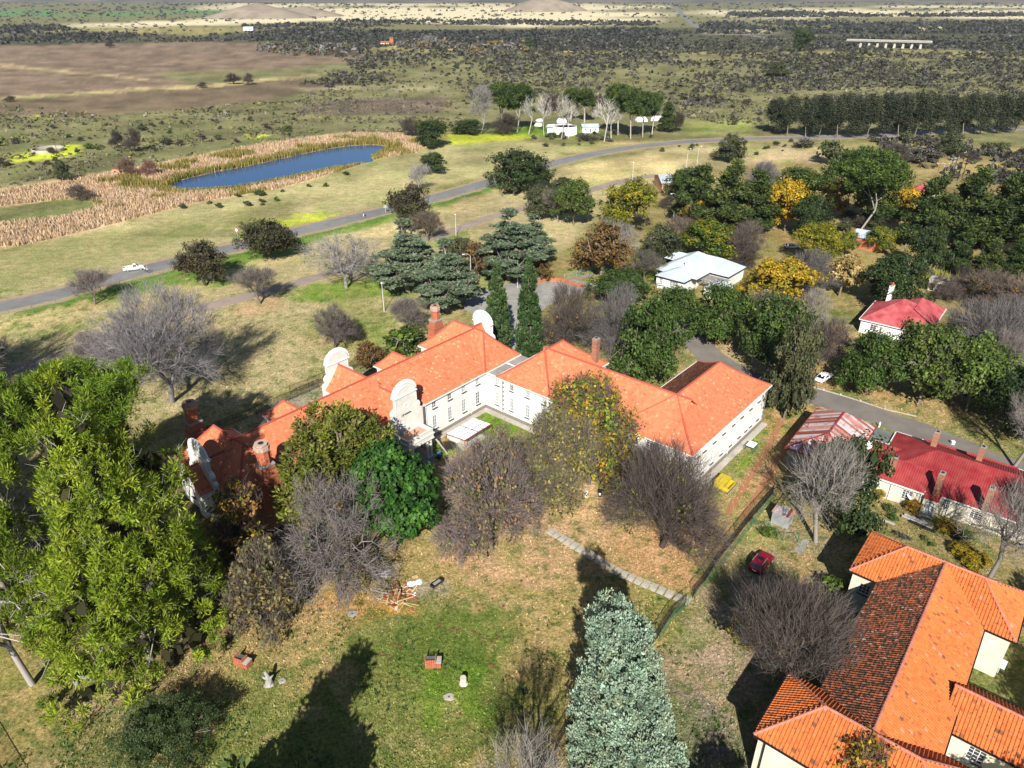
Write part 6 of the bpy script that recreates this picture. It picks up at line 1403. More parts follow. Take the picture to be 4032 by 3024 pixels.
 ('greybush', 177.59,323.4,6.25,14.08, 'grey bramble at the left of the power poles'),
 ('darkbush', 166.48,323.4,7.41,12.05, 'dark scrub beside the sandy clearing'),
 ('broad', 44.58,140.65,4.85,3.94, 'bushy young tree over the orange wall by the lane'),
]
for row in TREES: plant(row[0], *row[1:5], row[5])
CAS = [137.22,395.3,16.82,11.03, 141.27,387.1,19.14,9.87, 149.84,384.4,17.95,9.34, 155.96,383.1,20.05,10.23, 165.39,383.1,20.27,10.23, 172.93,383.1,19.19,9.31, 181.03,384.4,19.68,9.8, 188.83,384.4,20.33,9.8, 197.73,385.8,19.3,9.36, 206,385.8,20.6,10.29, 214.5,387.1,19.58,9.86, 224.7,389.8,19.47,9.93, 233.9,391.2,19.53,9.96, 243,392.5,18.93,9.52, 253.1,395.3,19.04,10.06, 263.6,396.7,18.43,10.1]
ORD = ['second', 'third', 'fourth', 'fifth', 'sixth', 'seventh', 'eighth', 'ninth', 'tenth', 'eleventh', 'twelfth', 'thirteenth', 'fourteenth', 'fifteenth', 'sixteenth']
lab = ['first casuarina at the left end of the row along the road', 'last casuarina of the row at the right edge']
for i in range(0, len(CAS), 4):
    j = i//4; plant('casuarina', *CAS[i:i+4], lab[0] if j == 0 else (lab[1] if i+4 >= len(CAS) else ORD[j-1]+' casuarina from the left end of the row along the road'), 'casuarina row along the road')
# trees just below the frame whose shadows lie on the lawn
plant('pine2', -20.5, 30.4, 18.2, 11.5, 'conifer below the picture that throws the big shadow on the lawn')
plant('paleforked', .65, 34.4, 16.5, 8.5, 'bare tree at the bottom edge with pale drooping twigs by the fence')
plant('broad', 18.5, 27, 13, 9, 'tree below the picture shading the drive')
plant('paleforked', 75, 62, 13, 11, 'bare tree outside the right edge that throws shadows on the red roof')
plant('bare2', 71, 74, 11, 9, 'bare tree outside the right edge beside the red roofed house')
plant('broad', 57, 36, 15, 10, 'leafy tree outside the right edge that shades the tiled roof')
plant('broad2', 64, 50, 13, 9, 'leafy tree right of the tiled house outside the frame')

for x_, y_, h_, lb in ((-70, 54, 25, 'nearest'), (-75, 68, 25, 'middle'), (-86, 82, 24, 'farthest')):
    plant('bigpine', x_, y_, h_, 16, 'pine beyond the left edge shading the big pines, '+lb+' of three')
for x_, y_, h_, lb in ((46, 27, 15, 'left'), (54, 31, 16.5, 'middle'), (63, 41, 15, 'right')):
    plant('broad2', x_, y_, h_, 9.5, 'leafy tree below the lower right corner shading the tiled roof, '+lb+' of three')

# ------------------------------------------------------------------ scrub, reeds, grass and far woodland nobody could count
def mass(name, x, y, rad, hgt, pal, nl, seed, leafk=.75, mat_='leaf', tone=.3, aspect=1.5, base=0.0, tag_=None):
    """many low bushes in one mesh: each a half-dome of leaf faces"""
    g = np.random.default_rng(seed); n = len(x); k = np.repeat(np.arange(n), nl); m_ = len(k)
    d = rvec(g, m_); d[:, 2] = np.abs(d[:, 2]); r = .45+.55*g.random(m_)**.5
    Pp = np.stack([x[k]+d[:, 0]*r*rad[k], y[k]+d[:, 1]*r*rad[k], base+d[:, 2]*r*hgt[k]*.95+.03], 1)
    nm = d*.8+rvec(g, m_)*.6; nm /= np.linalg.norm(nm, axis=1)[:, None]; t = np.cross(nm, rvec(g, m_)); t /= np.linalg.norm(t, axis=1)[:, None]+1e-9; b = np.cross(nm, t)
    a = (leafk*(rad[k]*hgt[k])**.5*g.uniform(.6, 1.3, m_))[:, None]; w = a/aspect
    V = np.stack([Pp-t*a, Pp+b*w, Pp+t*a, Pp-b*w], 1).reshape(-1, 3); V[:, 2] = np.maximum(V[:, 2], .01)
    pal = np.array(pal); c = pal[g.integers(0, len(pal), n)][k]*(g.uniform(1-tone, 1+tone, n)[k]*g.uniform(.75, 1.25, m_))[:, None]
    o = link(name, np_mesh(name, V, np.arange(4*m_).reshape(-1, 4), [M[mat_]], np.concatenate([np.clip(c, 0, 1), np.ones((m_, 1))], 1)))
    stuff(o)
    if tag_: o['label'] = tag_[0]; o['category'] = tag_[1]
    return o
def sample(seed, n, x0, x1, y0, y1, polys=(), avoid=(), dens=None):
    g = np.random.default_rng(seed); u = g.random(n); y = y0*(y1/y0)**u; y = y0+(y1-y0)*u if y1/y0 < 1.6 else y
    hw = y*.80+40; x = np.clip(g.uniform(-1, 1, n)*hw, -1e9, 1e9) if x0 is None else g.uniform(x0, x1, n)
    ok = np.ones(n, bool)
    if polys:
        ok = np.zeros(n, bool)
        for p in polys: ok |= inpoly(x, y, p)
    for p in avoid: ok &= ~inpoly(x, y, p)
    if dens is not None: ok &= g.random(n) < dens(x, y)
    return x[ok], y[ok]
ROADC = ROAD
def off_road(x, y, w): return sdline(x, y, ROADC) > w
SCRUBP = [[(-614.2,741.2),(-340.6,511.9),(-234.8,451.9),(-156.08,535.3),(-127.45,619.3),(-126.55,843.4),(-3.22,918.7),(216.1,939.6),(689.1,843.4),(358.8,421.9),(180.37,395.3),(135.62,399.5),(95.04,455.5),(-25.95,399.5),(-62.47,398.1),(-124.35,369.2),(-154.76,323.4),(-184.41,290.1),(-214.8,235.8)]]
PONDZ = [(-173.65,220.2),(-177.07,277.1),(-152.3,317.7),(-122.86,364.3),(-84.43,398.1),(-59.64,395.3),(-40.33,371.6),(-43.98,343.8),(-59.05,331.3),(-70.53,306.8),(-88.03,273.5),(-111.6,253.4),(-130.45,220.2),(-142.43,206.2),(-155.75,193.76)]
CAMPZ = [(-29.29,455.5),(103.33,455.5),(85.96,372.9),(-24,366.7)]
SC_PAL = [(.11,.115,.058), (.13,.125,.072), (.085,.095,.042), (.17,.155,.105), (.12,.13,.042), (.19,.175,.13), (.10,.09,.07), (.18,.16,.05)]
x, y = sample(101, 62000, None, None, 215, 640, SCRUBP, [PONDZ, CAMPZ], lambda x, y: np.clip(fbm(x/22, y/22, 51)*2.4-.75, .06, 1))
k = off_road(x, y, 8); x, y = x[k], y[k]; g = np.random.default_rng(1); r = .3+1.0*g.random(len(x))**2.0*np.clip(y/330, .8, 1.6)
mass('scrub', x, y, r, r*g.uniform(.6, 1.1, len(x)), SC_PAL, 6, 102, tag_=('low grey-green scrub covering the ground beyond the road and pond', 'scrub'))
FARP = [[(-169.17,609.8),(-151.16,741.2),(-264.9,1096.6),(-138.17,1157.2),(321.7,1416.4),(1034,1385.6),(534.3,698.5),(268.8,566.2),(139.66,594.6),(-38.48,609.8)]]
x, y = sample(111, 32000, None, None, 500, 1300, FARP, [], lambda x, y: np.clip(fbm(x/70, y/90, 53)*3.0-1.0, .1, 1))
g = np.random.default_rng(2); r = g.uniform(.8, 2.4, len(x))*np.clip(y/650, .8, 1.7)
mass('far_scrub', x, y, r, r*g.uniform(.7, 1.2, len(x)), [(.07,.065,.05), (.085,.085,.045), (.055,.052,.045), (.11,.10,.07), (.06,.065,.04), (.13,.12,.10)], 6, 112, tag_=('dark bushes thickening into the far plain', 'bushes'))
# bush belts of dark thorn trees
BELT = [[(-135.45,905.3),(-59.43,961.4),(104.11,918.7),(109.29,832),(20.41,789.1),(-114.1,789.1)], [(393.7,905.3),(684.7,905.3),(378.4,484.2),(331,528.1),(314,625.8),(303.2,741.2)], [(172.12,741.2),(259.5,741.2),(264.7,642.6),(196.64,552.9),(133.37,566.2)], [(-37.57,594.6),(-2.18,609.8),(46.64,540.3),(126.6,566.2),(153.4,516.4),(115.21,484.2),(-33.61,528.1)],
        [(-177.37,741.2),(-124.94,741.2),(-92.93,609.8),(-143.91,594.6)], [(180.65,379.2),(223.9,372.9),(241.2,323.4),(203,266.5),(177.68,288.5),(170.52,323.4)], [(169.32,528.1),(423.2,594.6),(383.5,535.3),(157.99,490.4)]]
x, y = sample(121, 60000, None, None, 250, 900, BELT, [], lambda x, y: np.clip(fbm(x/25, y/40, 57)*3-1.0, .05, 1)*np.clip(300/y, .2, 1))
g = np.random.default_rng(3); r = g.uniform(1.0, 2.6, len(x))
mass('thorn_thicket', x, y, r, r*g.uniform(.9, 1.4, len(x)), [(.065,.055,.05), (.075,.068,.055), (.055,.05,.045), (.09,.08,.07), (.06,.062,.04)], 9, 122, leafk=.6, aspect=2.2, tag_=('dark leafless thorn thickets on the right of the scrub', 'thicket'))
WOODP = [[(-1021.9,1356),(-700,1385.6),(-515.3,1300.3),(-371.9,1593.4),(-168.19,1416.4),(262.9,1554.6),(314.8,1385.6),(187.18,1096.6),(-131.15,1096.6),(-406.5,1157.2),(-804.2,1059.5)], [(-1196.2,1593.4),(-949.4,1676.9),(-724,1385.6),(-981,1300.3)], [(-564.2,1676.9),(-360.9,1819.5),(-230.9,1634.1),(-346.5,1482.4),(-494.3,1517.7)], [(-448.3,1928.5),(-120.6,1988),(103.8,1928.5),(327.5,1819.5),(283.1,1676.9),(-203.6,1721.9)],
         [(431.8,1819.5),(655.9,1928.5),(805.8,1769.4),(1358.4,1988),(1012.5,1356),(308.3,1356)], [(655.4,2532.1),(928.8,2745.8),(1103.8,2437.1),(1723.6,2532.1),(1545.6,2266.8),(618.2,2190.1)], [(331.3,1157.2),(908.5,1213),(694.4,918.7),(464.3,1059.5)], [(-347.6,1096.6),(-228,1136.3),(-154.01,1077.7),(-196.93,976.6),(-261.3,961.4)], [(-174.34,1224.7),(31.18,1224.7),(210.6,1157.2),(234.9,1024.7),(52.7,961.4),(-120.91,1008.2)]]
x, y = sample(131, 60000, None, None, 750, 3200, WOODP, [], lambda x, y: np.clip(fbm(x/90, y/160, 59)*3-.8, .12, 1))
g = np.random.default_rng(4); r = g.uniform(2.0, 4.6, len(x))*np.clip(y/1500, .7, 1.6)
mass('far_woodland', x, y, r, r*g.uniform(.9, 1.4, len(x)), [(.045,.048,.04), (.05,.05,.042), (.038,.042,.034), (.06,.058,.05), (.05,.056,.036), (.085,.078,.07)], 6, 132, tag_=('dark strips of bush woodland crossing the far plain', 'woodland'))
x, y = sample(135, 5200, None, None, 1300, 4600, [], [], lambda x, y: np.clip(fbm(x/260, y/300, 61)*3-1.0, .1, 1))
g = np.random.default_rng(5); r = g.uniform(2.5, 7, len(x))*np.clip(y/2500, .6, 1.5)
mass('plain_bushes', x, y, r, r*.7, [(.06,.062,.05), (.05,.052,.04), (.08,.078,.06)], 6, 136, tag_=('scattered dark bushes on the pale far grassland', 'bushes'))
# pale grey poplars and tall dry stands in the far treeline
x, y = sample(141, 9000, None, None, 600, 1300, [[(-336.2,1059.5),(-220.3,1096.6),(-174.95,918.7),(-243.1,892.2),(-306.1,961.4)], [(-169.35,1096.6),(-97.93,1157.2),(-63.21,1024.7),(-115.5,961.4)], [(-59.12,1059.5),(28.01,1096.6),(24.67,961.4),(-52.27,932.6)]], [])
g = np.random.default_rng(6); x, y = x[:260], y[:260]; r = g.uniform(2.2, 4.5, len(x))
mass('grey_poplars', x, y, r, r*1.9, [(.19,.18,.17), (.15,.14,.13), (.12,.10,.07), (.17,.13,.05), (.08,.09,.05)], 16, 142, leafk=.45, aspect=2, tag_=('pale grey poplars and brown trees in the far treeline', 'trees'))
x, y = sample(143, 60000, -150, 40, 440, 640, [[(-133.98,464.7),(-125.05,511.9),(-53.31,535.3),(-35.8,490.4),(-56.92,455.5),(-116.84,451.9)]], [])
x, y = x[:2600], y[:2600]; g = np.random.default_rng(7); r = g.uniform(.5, 1.0, len(x))
mass('dry_saplings', x, y, r, r*5, [(.15,.115,.095), (.17,.13,.11), (.12,.10,.085)], 6, 144, leafk=.22, aspect=5, tag_=('stand of dry brown saplings beyond the pond', 'saplings'))
# reeds round the pond
def blades(name, x, y, h, w, pal, seed, tag_, lean=.25, mat_='leaf'):
    g = np.random.default_rng(seed); n = len(x); a = g.uniform(0, math.pi, n); dx, dy = np.cos(a)*w, np.sin(a)*w
    l = g.normal(size=(n, 2))*lean*h[:, None]; z0 = np.zeros(n)
    V = np.stack([np.stack([x-dx, y-dy, z0], 1), np.stack([x+dx, y+dy, z0], 1), np.stack([x+dx*.35+l[:, 0], y+dy*.35+l[:, 1], h], 1), np.stack([x-dx*.35+l[:, 0], y-dy*.35+l[:, 1], h], 1)], 1).reshape(-1, 3)
    pal = np.array(pal); c = pal[g.integers(0, len(pal), n)]*g.uniform(.7, 1.3, n)[:, None] if pal.ndim == 2 and len(pal) < n else pal
    o = stuff(link(name, np_mesh(name, V, np.arange(4*n).reshape(-1, 4), [M[mat_]], np.concatenate([np.clip(c, 0, 1), np.ones((n, 1))], 1))))
    o['label'] = tag_[0]; o['category'] = tag_[1]; return o
REEDP = [[(-200.5,259.8),(-180.02,282.4),(-152.3,317.7),(-122.86,364.3),(-83.88,395.3),(-59.26,392.5),(-41.22,369.2),(-43.98,343.8),(-59.05,331.3),(-70.53,306.8),(-88.44,275),(-112.09,254.7),(-131.72,222.6),(-142.95,207.1),(-156.83,195.35)]]
TUFTZ = [(-184.89,246.1),(-163.23,258.5),(-152.32,259.8),(-142.68,247.3),(-149.1,235.8),(-171.17,225.2)]
x, y = sample(151, 400000, -260, -20, 205, 400, REEDP, [POND, TUFTZ])
nn = fbm(x/14, y/10, 71); sd = sdpoly(x, y, POND); green = (sd < 5+8*(nn-.3)) | ((nn > .58) & (sd < 30))
g = np.random.default_rng(8); kk = np.where(~green)[0][:32000]; kg = np.where(green)[0][:13000]
blades('dry_reeds', x[kk], y[kk], g.uniform(.5, 1.5, len(kk)), .10+.16*g.random(len(kk)), [(.54,.39,.27), (.49,.35,.23), (.57,.44,.32), (.44,.30,.18), (.52,.32,.17)], 152, ('dry pinkish-tan reed bed around the pond', 'reeds'), .18)
blades('green_reeds', x[kg], y[kg], np.where(y[kg] < np.interp(x[kg], *zip(*sorted([(p_[0], p_[1]) for p_ in [(-131.22,278.6),(-112.74,295),(-98.02,308.6),(-82.92,327.3),(-57.68,352.7)]]))), .45, 1)*g.uniform(1.2, 2.6, len(kg)), .10+.14*g.random(len(kg)), [(.20,.18,.04), (.14,.15,.03), (.26,.21,.06), (.12,.14,.03), (.30,.22,.08)], 153, ('yellow-green bulrushes fringing the water', 'reeds'), .1)
# grass standing on the near lawns and mown fields
g = np.random.default_rng(9)
yy = 42+(150-42)*g.random(90000)**1.5; xx = g.uniform(-1, 1, len(yy))*(yy*.72+12)
gc = ground_col(xx, yy); U = S.location; ca, sa = math.cos(R(49.7)), math.sin(R(49.7))
uu = (xx-U.x)*ca+(yy-U.y)*sa; vv = (xx-U.x)*sa-(yy-U.y)*ca
ok = ~((uu > -49) & (uu < 28) & (vv > -17) & (vv < 1.3) | (uu > -.6) & (uu < 28) & (vv > 0) & (vv < 41.5))
lum = gc[:, 1]-gc[:, 0]*.62; ok &= (lum > -.01)
for hx, hy, ha, u0, u1, v0, v1 in ((33, 42.8, 50.5, -7, 30, -8.5, 15), (51.2, 88.4, 52, -1, 16, -10.5, 28)):
    c_, s_ = math.cos(R(ha)), math.sin(R(ha)); u_ = (xx-hx)*c_+(yy-hy)*s_; v_ = (xx-hx)*s_-(yy-hy)*c_; ok &= ~((u_ > u0) & (u_ < u1) & (v_ > v0) & (v_ < v1))
LANE = [(39.48,151.82),(38.86,139.5),(42.03,128.69),(47.39,121.89),(56.05,116.49),(64.73,109.05),(70.22,103.74),(75.69,96.81),(82.95,87.6)]; ok &= sdline(xx, yy, LANE) > 3.4
xx, yy, gc = xx[ok], yy[ok], gc[ok]
blades('grass', xx, yy, g.uniform(.07, .22, len(xx)), .05+.07*g.random(len(xx)), gc*g.uniform(.8, 1.55, len(xx))[:, None]*np.array((1.0, 1.02, .9)), 161, ('rough patchy lawn grass of the compound', 'grass'), .5)
# broad-leaved weeds and fallen leaves
x, y = sample(171, 9000, -50, 30, 43, 66, [], [], lambda x, y: np.clip(fbm(x/4, y/4, 73)*4-2.0, 0, 1))
x, y = x[:1300], y[:1300]; r = np.random.default_rng(10).uniform(.10, .26, len(x))
mass('weeds', x, y, r, r*.5, [(.04,.09,.02), (.055,.11,.025), (.07,.12,.03)], 6, 172, leafk=.8, tag_=('dark green broad-leaved weeds in the lawn', 'weeds'))
g = np.random.default_rng(11)
def litter(cx, cy, r, n): a = g.uniform(0, 6.28, n); q = r*np.sqrt(g.random(n)); return cx+np.cos(a)*q, cy+np.sin(a)*q*.8
LX, LY = zip(*[litter(*(-2.86,74.8), 9, 5000), litter(*(5.68,84.27), 8, 4200), litter(*(20.26,75.26), 9, 4200), litter(*(11.39,87.6), 7, 3000), litter(*(-20.97,65.94), 6, 1800), litter(*(-28.27,61.48), 6, 1800), litter(*(29.42,53.64), 6, 1500), litter(*(-33.09,58.05), 9, 2500)])
x = np.concatenate(LX); y = np.concatenate(LY); r = g.uniform(.05, .11, len(x))
mass('fallen_leaves', x, y, r, r*.3, [(.48,.32,.19), (.40,.25,.14), (.52,.38,.24), (.34,.19,.09)], 1, 173, leafk=1.3, mat_='twig', tag_=('tan fallen leaves under the bare trees', 'leaves'))
# single shrubs one can tell apart
RS = random.Random(12)
def shrubs(n, poly, kinds, wr, label, group, seed):
    xs, ys = sample(seed, 4000, min(p[0] for p in poly), max(p[0] for p in poly), min(p[1] for p in poly), max(p[1] for p in poly), [poly], [PONDZ] if label.startswith('low') else [])
    m_ = off_road(xs, ys, 9); xs, ys = xs[m_][:n], ys[m_][:n]
    for a, b in zip(xs, ys):
        w = RS.uniform(*wr); plant(RS.choice(kinds), float(a), float(b), w*RS.uniform(.55, .85), w, label, group, cat='shrub', name='shrub')
shrubs(44, [(-267.5,379.2),(-269.2,421.9),(-202.7,434.8),(-125.08,441.5),(-68.46,421.9),(-65.12,399.5),(-125.11,371.6),(-156.78,323.4),(-185.77,292.5),(-204.1,280.9)], ['bush', 'greybush', 'greenbush', 'darkbush'], (2, 4.5), 'low round shrub in the scrub left of the pond', 'shrubs left of the pond', 201)
shrubs(36, [(-37.57,594.6),(132.57,594.6),(165.21,494.5),(132.01,403.8),(100.57,455.5),(-21.39,464.7)], ['bush', 'greybush', 'darkbush'], (2.5, 5.5), 'rounded shrub in the scrub behind the camp', 'shrubs behind the camp', 202)
shrubs(18, [(3.27,379.2),(57.1,398.1),(76.57,384.4),(43.65,364.3),(16.36,357.3)], ['bush', 'greybush'], (1.6, 3.2), 'low shrub on the dry grass before the camp', 'shrubs before the camp', 203)
shrubs(20, [(77.96,379.2),(138.64,379.2),(135.37,343.8),(76.59,328.3),(61.42,323.4)], ['bush', 'greenbush', 'greybush'], (1.2, 3.2), 'small shrub on the grass inside the road bend', 'shrubs inside the road bend', 204)
shrubs(30, [(173.65,379.2),(220.5,366.7),(241.2,323.4),(223.2,296.6),(186.74,305.1),(160.42,323.4)], ['darkbush', 'greybush', 'bush'], (3, 6), 'dark shrub in the thicket before the casuarina row', 'shrubs before the casuarina row', 205)
shrubs(16, [(-118.11,253.4),(-81.45,275),(-66,303.4),(-57.79,300),(-77.49,259.8),(-104.8,235.8)], ['greenbush', 'bush'], (1.4, 3.0), 'small green shrub along the reed bank on the road side', 'shrubs along the reed bank', 206)
shrubs(20, [(42.44,91.13),(53.43,83.73),(65.83,76.2),(62.68,70.82),(50.92,78.11),(40.41,81.11)], ['greenbush', 'bush', 'greybush'], (.8, 2.0), 'garden weed bush before the red roofed house', 'weed bushes of the red house garden', 207)
shrubs(14, [(48.73,139.5),(68.09,149.22),(86.32,126.69),(87.97,113.92),(77.06,117.36),(62.39,128.69)], ['darkbush', 'greenbush', 'greybush'], (2, 4.5), 'undergrowth shrub between the lane and the pink roofed cottage', 'undergrowth by the lane', 208)
shrubs(22, [(52.21,259.8),(88.79,259.8),(79.44,201.9),(59.7,178.99),(51.86,210.7)], ['darkbush', 'greybush', 'bush', 'baregreen'], (3.5, 7), 'undergrowth bush among the village trees by the bungalow', 'undergrowth by the bungalow', 209)
shrubs(22, [(90.74,235.8),(121.3,235.8),(163.8,230.4),(141.29,193.76),(114.21,201.9),(89.63,193.76)], ['darkbush', 'bush', 'olive'], (3.5, 7), 'undergrowth bush among the trees around the brick cottage', 'undergrowth by the brick cottage', 210)
shrubs(16, [(103.2,178.99),(133.65,178.99),(115.14,149.22),(99.32,149.22)], ['darkbush', 'thicket', 'barebrown'], (3.5, 7), 'brown undergrowth bush at the right beyond the pink roofed cottage', 'undergrowth at the right', 211)

# ------------------------------------------------------------------ vehicles
def loft(b, st, m=0):
    """st: list of (x, [(y, z)...]) right half outlines from the bottom middle to the top middle"""
    n = len(st[0][1]); vs = []
    for x, pr in st:
        vs += [(x, -y, z) for y, z in pr]+[(x, y, z) for y, z in reversed(pr)]
    k = 2*n; fs = []
    for i in range(len(st)-1):
        for j in range(k): fs.append((i*k+j, i*k+(j+1) % k, (i+1)*k+(j+1) % k, (i+1)*k+j))
    fs.append(tuple(range(k))[::-1]); fs.append(tuple((len(st)-1)*k+j for j in range(k)))
    b.add(vs, fs, m)
def vehicle(name, label, cat, rear, front, L, W, kind, paint):
    """rear and front are ground points that give place and heading; kind sets the outline"""
    cx, cy = (rear[0]+front[0])/2, (rear[1]+front[1])/2; rz = math.atan2(front[1]-rear[1], front[0]-rear[0])
    t = thing(name, label, cat, (cx, cy, 0), rz); h = L/2; w = W/2; pm = M[paint]
    K = {'suv': dict(belt=1.02, roof=1.66, hood=1.02, tail=1.05, c0=-.97, c1=.30, r0=-.80, r1=.02, nose=.78), 'coupe': dict(belt=.86, roof=1.34, hood=.86, tail=.95, c0=-.92, c1=.34, r0=-.40, r1=.06, nose=.62),
         'hatch': dict(belt=.90, roof=1.42, hood=.92, tail=.92, c0=-.95, c1=.36, r0=-.78, r1=.08, nose=.72), 'van': dict(belt=1.15, roof=2.0, hood=1.1, tail=1.15, c0=-.99, c1=.80, r0=-.96, r1=.52, nose=.85),
         'pickup': dict(belt=1.05, roof=1.72, hood=1.05, tail=1.02, c0=-.12, c1=.46, r0=-.06, r1=.24, nose=.82)}[kind]
    bl = K['belt']
    def sec(zt, ww, zb=.32): return [(0, zb), (ww*.86, zb), (ww*.97, zb+.16), (ww, (zb+zt)*.52), (ww*.985, zt-.12), (ww*.90, zt), (0, zt+.03)]
    b = MB(); hood = K['hood']
    loft(b, [(-h, sec(K['tail']*.82, w*.86, .45)), (-h*.975, sec(K['tail']*.96, w*.95, .36)), (-h*.85, sec(K['tail'], w)), (-h*.3, sec(bl, w)), (h*.28, sec(bl, w)), (h*.46, sec(hood, w*.99)), (h*.80, sec(hood*.93, w*.97)), (h*.95, sec(K['nose'], w*.90, .36)), (h, sec(K['nose']*.82, w*.78, .45))])
    body = b.build('body', [pm], t, smooth=False)
    if kind == 'pickup':   # open load bed
        bb = MB(); bb.box2((-h*.95, -w*.84, 1.03), (-h*.16, w*.84, 1.045)); bb.build('load_bed', [M['plastic_black']], body)
        bb = MB()
        for s in (-1, 1): bb.box2((-h*.97, s*w*.95, 1.0), (-h*.14, s*w*.83, 1.16))
        bb.box2((-h*.985, -w*.9, 1.0), (-h*.945, w*.9, 1.16)); bb.build('bed_side', [pm], body)
    c = MB(); x0, x1, r0, r1 = K['c0']*h, K['c1']*h, K['r0']*h, K['r1']*h; wr = w*.74; wb = w*.90; rf = K['roof']
    loft(c, [(x0, [(0, bl), (wb*.96, bl), (wb*.96, bl+.01), (0, bl+.02)]), (r0, [(0, bl), (wb, bl), (wr, rf-.05), (0, rf)]), ((r0+r1)/2, [(0, bl), (wb, bl), (wr*1.02, rf-.03), (0, rf+.03)]), (r1, [(0, bl), (wb, bl), (wr, rf-.05), (0, rf)]), (x1, [(0, bl), (wb*.96, bl), (wb*.96, bl+.01), (0, bl+.02)])])
    cab = c.build('cabin', [pm], t)
    gm = M['car_glass']
    def lerp(a, b_, f): return tuple(a[i]+(b_[i]-a[i])*f for i in range(3))
    def pane(nm, q, ins=.10, out=(0, 0, 0)):
        ce = tuple(sum(p[i] for p in q)/4 for i in range(3)); qq = [tuple(lerp(p, ce, ins)[i]+out[i] for i in range(3)) for p in q]
        g = MB(); g.add(qq, [(0, 1, 2, 3)]); g.build(nm, [gm], cab)
    pane('windscreen', [(x1, -wb*.96, bl+.01), (x1, wb*.96, bl+.01), (r1, wr, rf-.05), (r1, -wr, rf-.05)], .12, (.02, 0, .025))
    pane('rear_window', [(x0, wb*.96, bl+.01), (x0, -wb*.96, bl+.01), (r0, -wr, rf-.05), (r0, wr, rf-.05)], .13, (-.02, 0, .025))
    nwin = {'coupe': 1, 'van': 4}.get(kind, 2)
    for s in (-1, 1):
        a0, a1 = (x0*.25+r0*.75, x1*.45+r1*.55); tp0, tp1 = r0+.06, r1-.04
        for i in range(nwin):
            f0, f1 = i/nwin+.02, (i+1)/nwin-.02
            q = [(a0+(a1-a0)*f0, s*wb, bl+.06), (a0+(a1-a0)*f1, s*wb, bl+.06), (tp0+(tp1-tp0)*f1, s*wr*1.02, rf-.10), (tp0+(tp1-tp0)*f0, s*wr*1.02, rf-.10)]
            pane('side_window', q if s < 0 else q[::-1], .06, (0, s*.035, .01))
    wrad = .36 if kind in ('suv', 'pickup') else .31
    for x in (-h*.60, h*.62):
        for s in (-1, 1):
            b = MB(); b.tube([(0, -s*.1, 0), (0, s*.11, 0)], wrad, 16); wh = b.build('wheel', [M['tyre']], t); wh.location = (x, s*(w-.10), wrad)
            b = MB(); b.tube([(0, s*.08, 0), (0, s*.135, 0)], wrad*.66, 10); b.build('rim', [M['rim']], wh)
    for s in (-1, 1):
        b = MB(); b.box((h*.93, s*w*.66, K['nose']*.88), (.22, .34, .14)); b.build('headlight', [M['lamp_clear']], t)
        b = MB(); b.box((-h*.965, s*w*.76, K['tail']*.84), (.14, .28, .17)); b.build('tail_light', [M['lamp_red']], t)
        b = MB(); b.box((x1*.8+r1*.2, s*(w+.07), bl+.1), (.12, .17, .12)); b.build('wing_mirror', [pm], t)
    b = MB(); b.box((-h*1.0, 0, .70), (.03, .55, .14)); b.build('number_plate', [M['white_paint']], t)
    b = MB(); b.box((-h*.985, 0, .42), (.12, W*.78, .16)); b.box((h*.985, 0, .42), (.1, W*.66, .16)); b.build('bumper', [M['plastic_black'] if kind != 'coupe' else pm], t)
    if kind == 'suv':
        for s in (-1, 1):
            b = MB(); b.bar((r0+.1, s*wr*.98, rf+.04), (r1-.05, s*wr*.98, rf+.04), .05, .05); b.build('roof_rail', [M['steel']], t)
        b = MB(); b.box2((r1-.95, -wr*.62, rf+.025), (r1-.35, wr*.62, rf+.045)); b.build('sunroof', [gm], cab)
    return t
vehicle('car', 'glossy dark red hatchback parked on the earth yard by the mesh fence', 'car', (30.75,69.58), (34.18,73.47), 4.35, 1.85, 'suv', 'car_red')
vehicle('car', 'white sporty coupe parked on brown grass beside the lane', 'car', (58.09,121.09), (62.06,124.61), 4.3, 1.82, 'coupe', 'car_white')
vehicle('car', 'small boxy white hatchback parked up among the trees', 'car', (105.39,191.99), (109.61,191.99), 3.9, 1.66, 'hatch', 'car_white')
vehicle('minibus', 'white minibus half behind reeds and a bush beside the white hatchback', 'van', (112.77,190.3), (115.92,186.17), 5.0, 1.8, 'van', 'car_white')
vehicle('pickup_truck', 'white double cab pickup stopped on the road beside two walkers', 'pickup', (-103.55,183.77), (-98.98,185.97), 5.2, 1.85, 'pickup', 'car_white')
vehicle('car', 'pale car almost hidden under the yellow-green tree', 'car', (78.49,203.5), (84.5,203.5), 4.2, 1.7, 'hatch', 'car_white')
# yellow metal body left on the grass by the east wall
t = thing('yellow_truck_bed', 'yellow metal truck body with an open front tray dumped by the hall wall', 'trailer', (*(31.57,88.78), 0), R(50))
b = MB(); b.box2((-1.25, -.95, .35), (1.25, .55, 1.35)); b.box2((-1.3, -1.0, 1.35), (1.3, .62, 1.42)); b.build('hood', M['yellow_paint'], t)
b = MB(); b.box2((-1.25, -1.75, .35), (1.25, -.95, .42)); b.box2((-1.25, -1.8, .42), (1.25, -1.74, .95)); b.box2((-1.25, -1.74, .42), (-1.19, -.95, .95)); b.box2((1.19, -1.74, .42), (1.25, -.95, .95)); b.build('tray', M['yellow_paint'], t)
b = MB(); b.box2((-1.5, -2.0, .12), (1.5, -1.85, .3)); b.box2((-1.5, .4, .12), (1.5, .55, .34)); b.build('skid', M['grey_wood'], t)

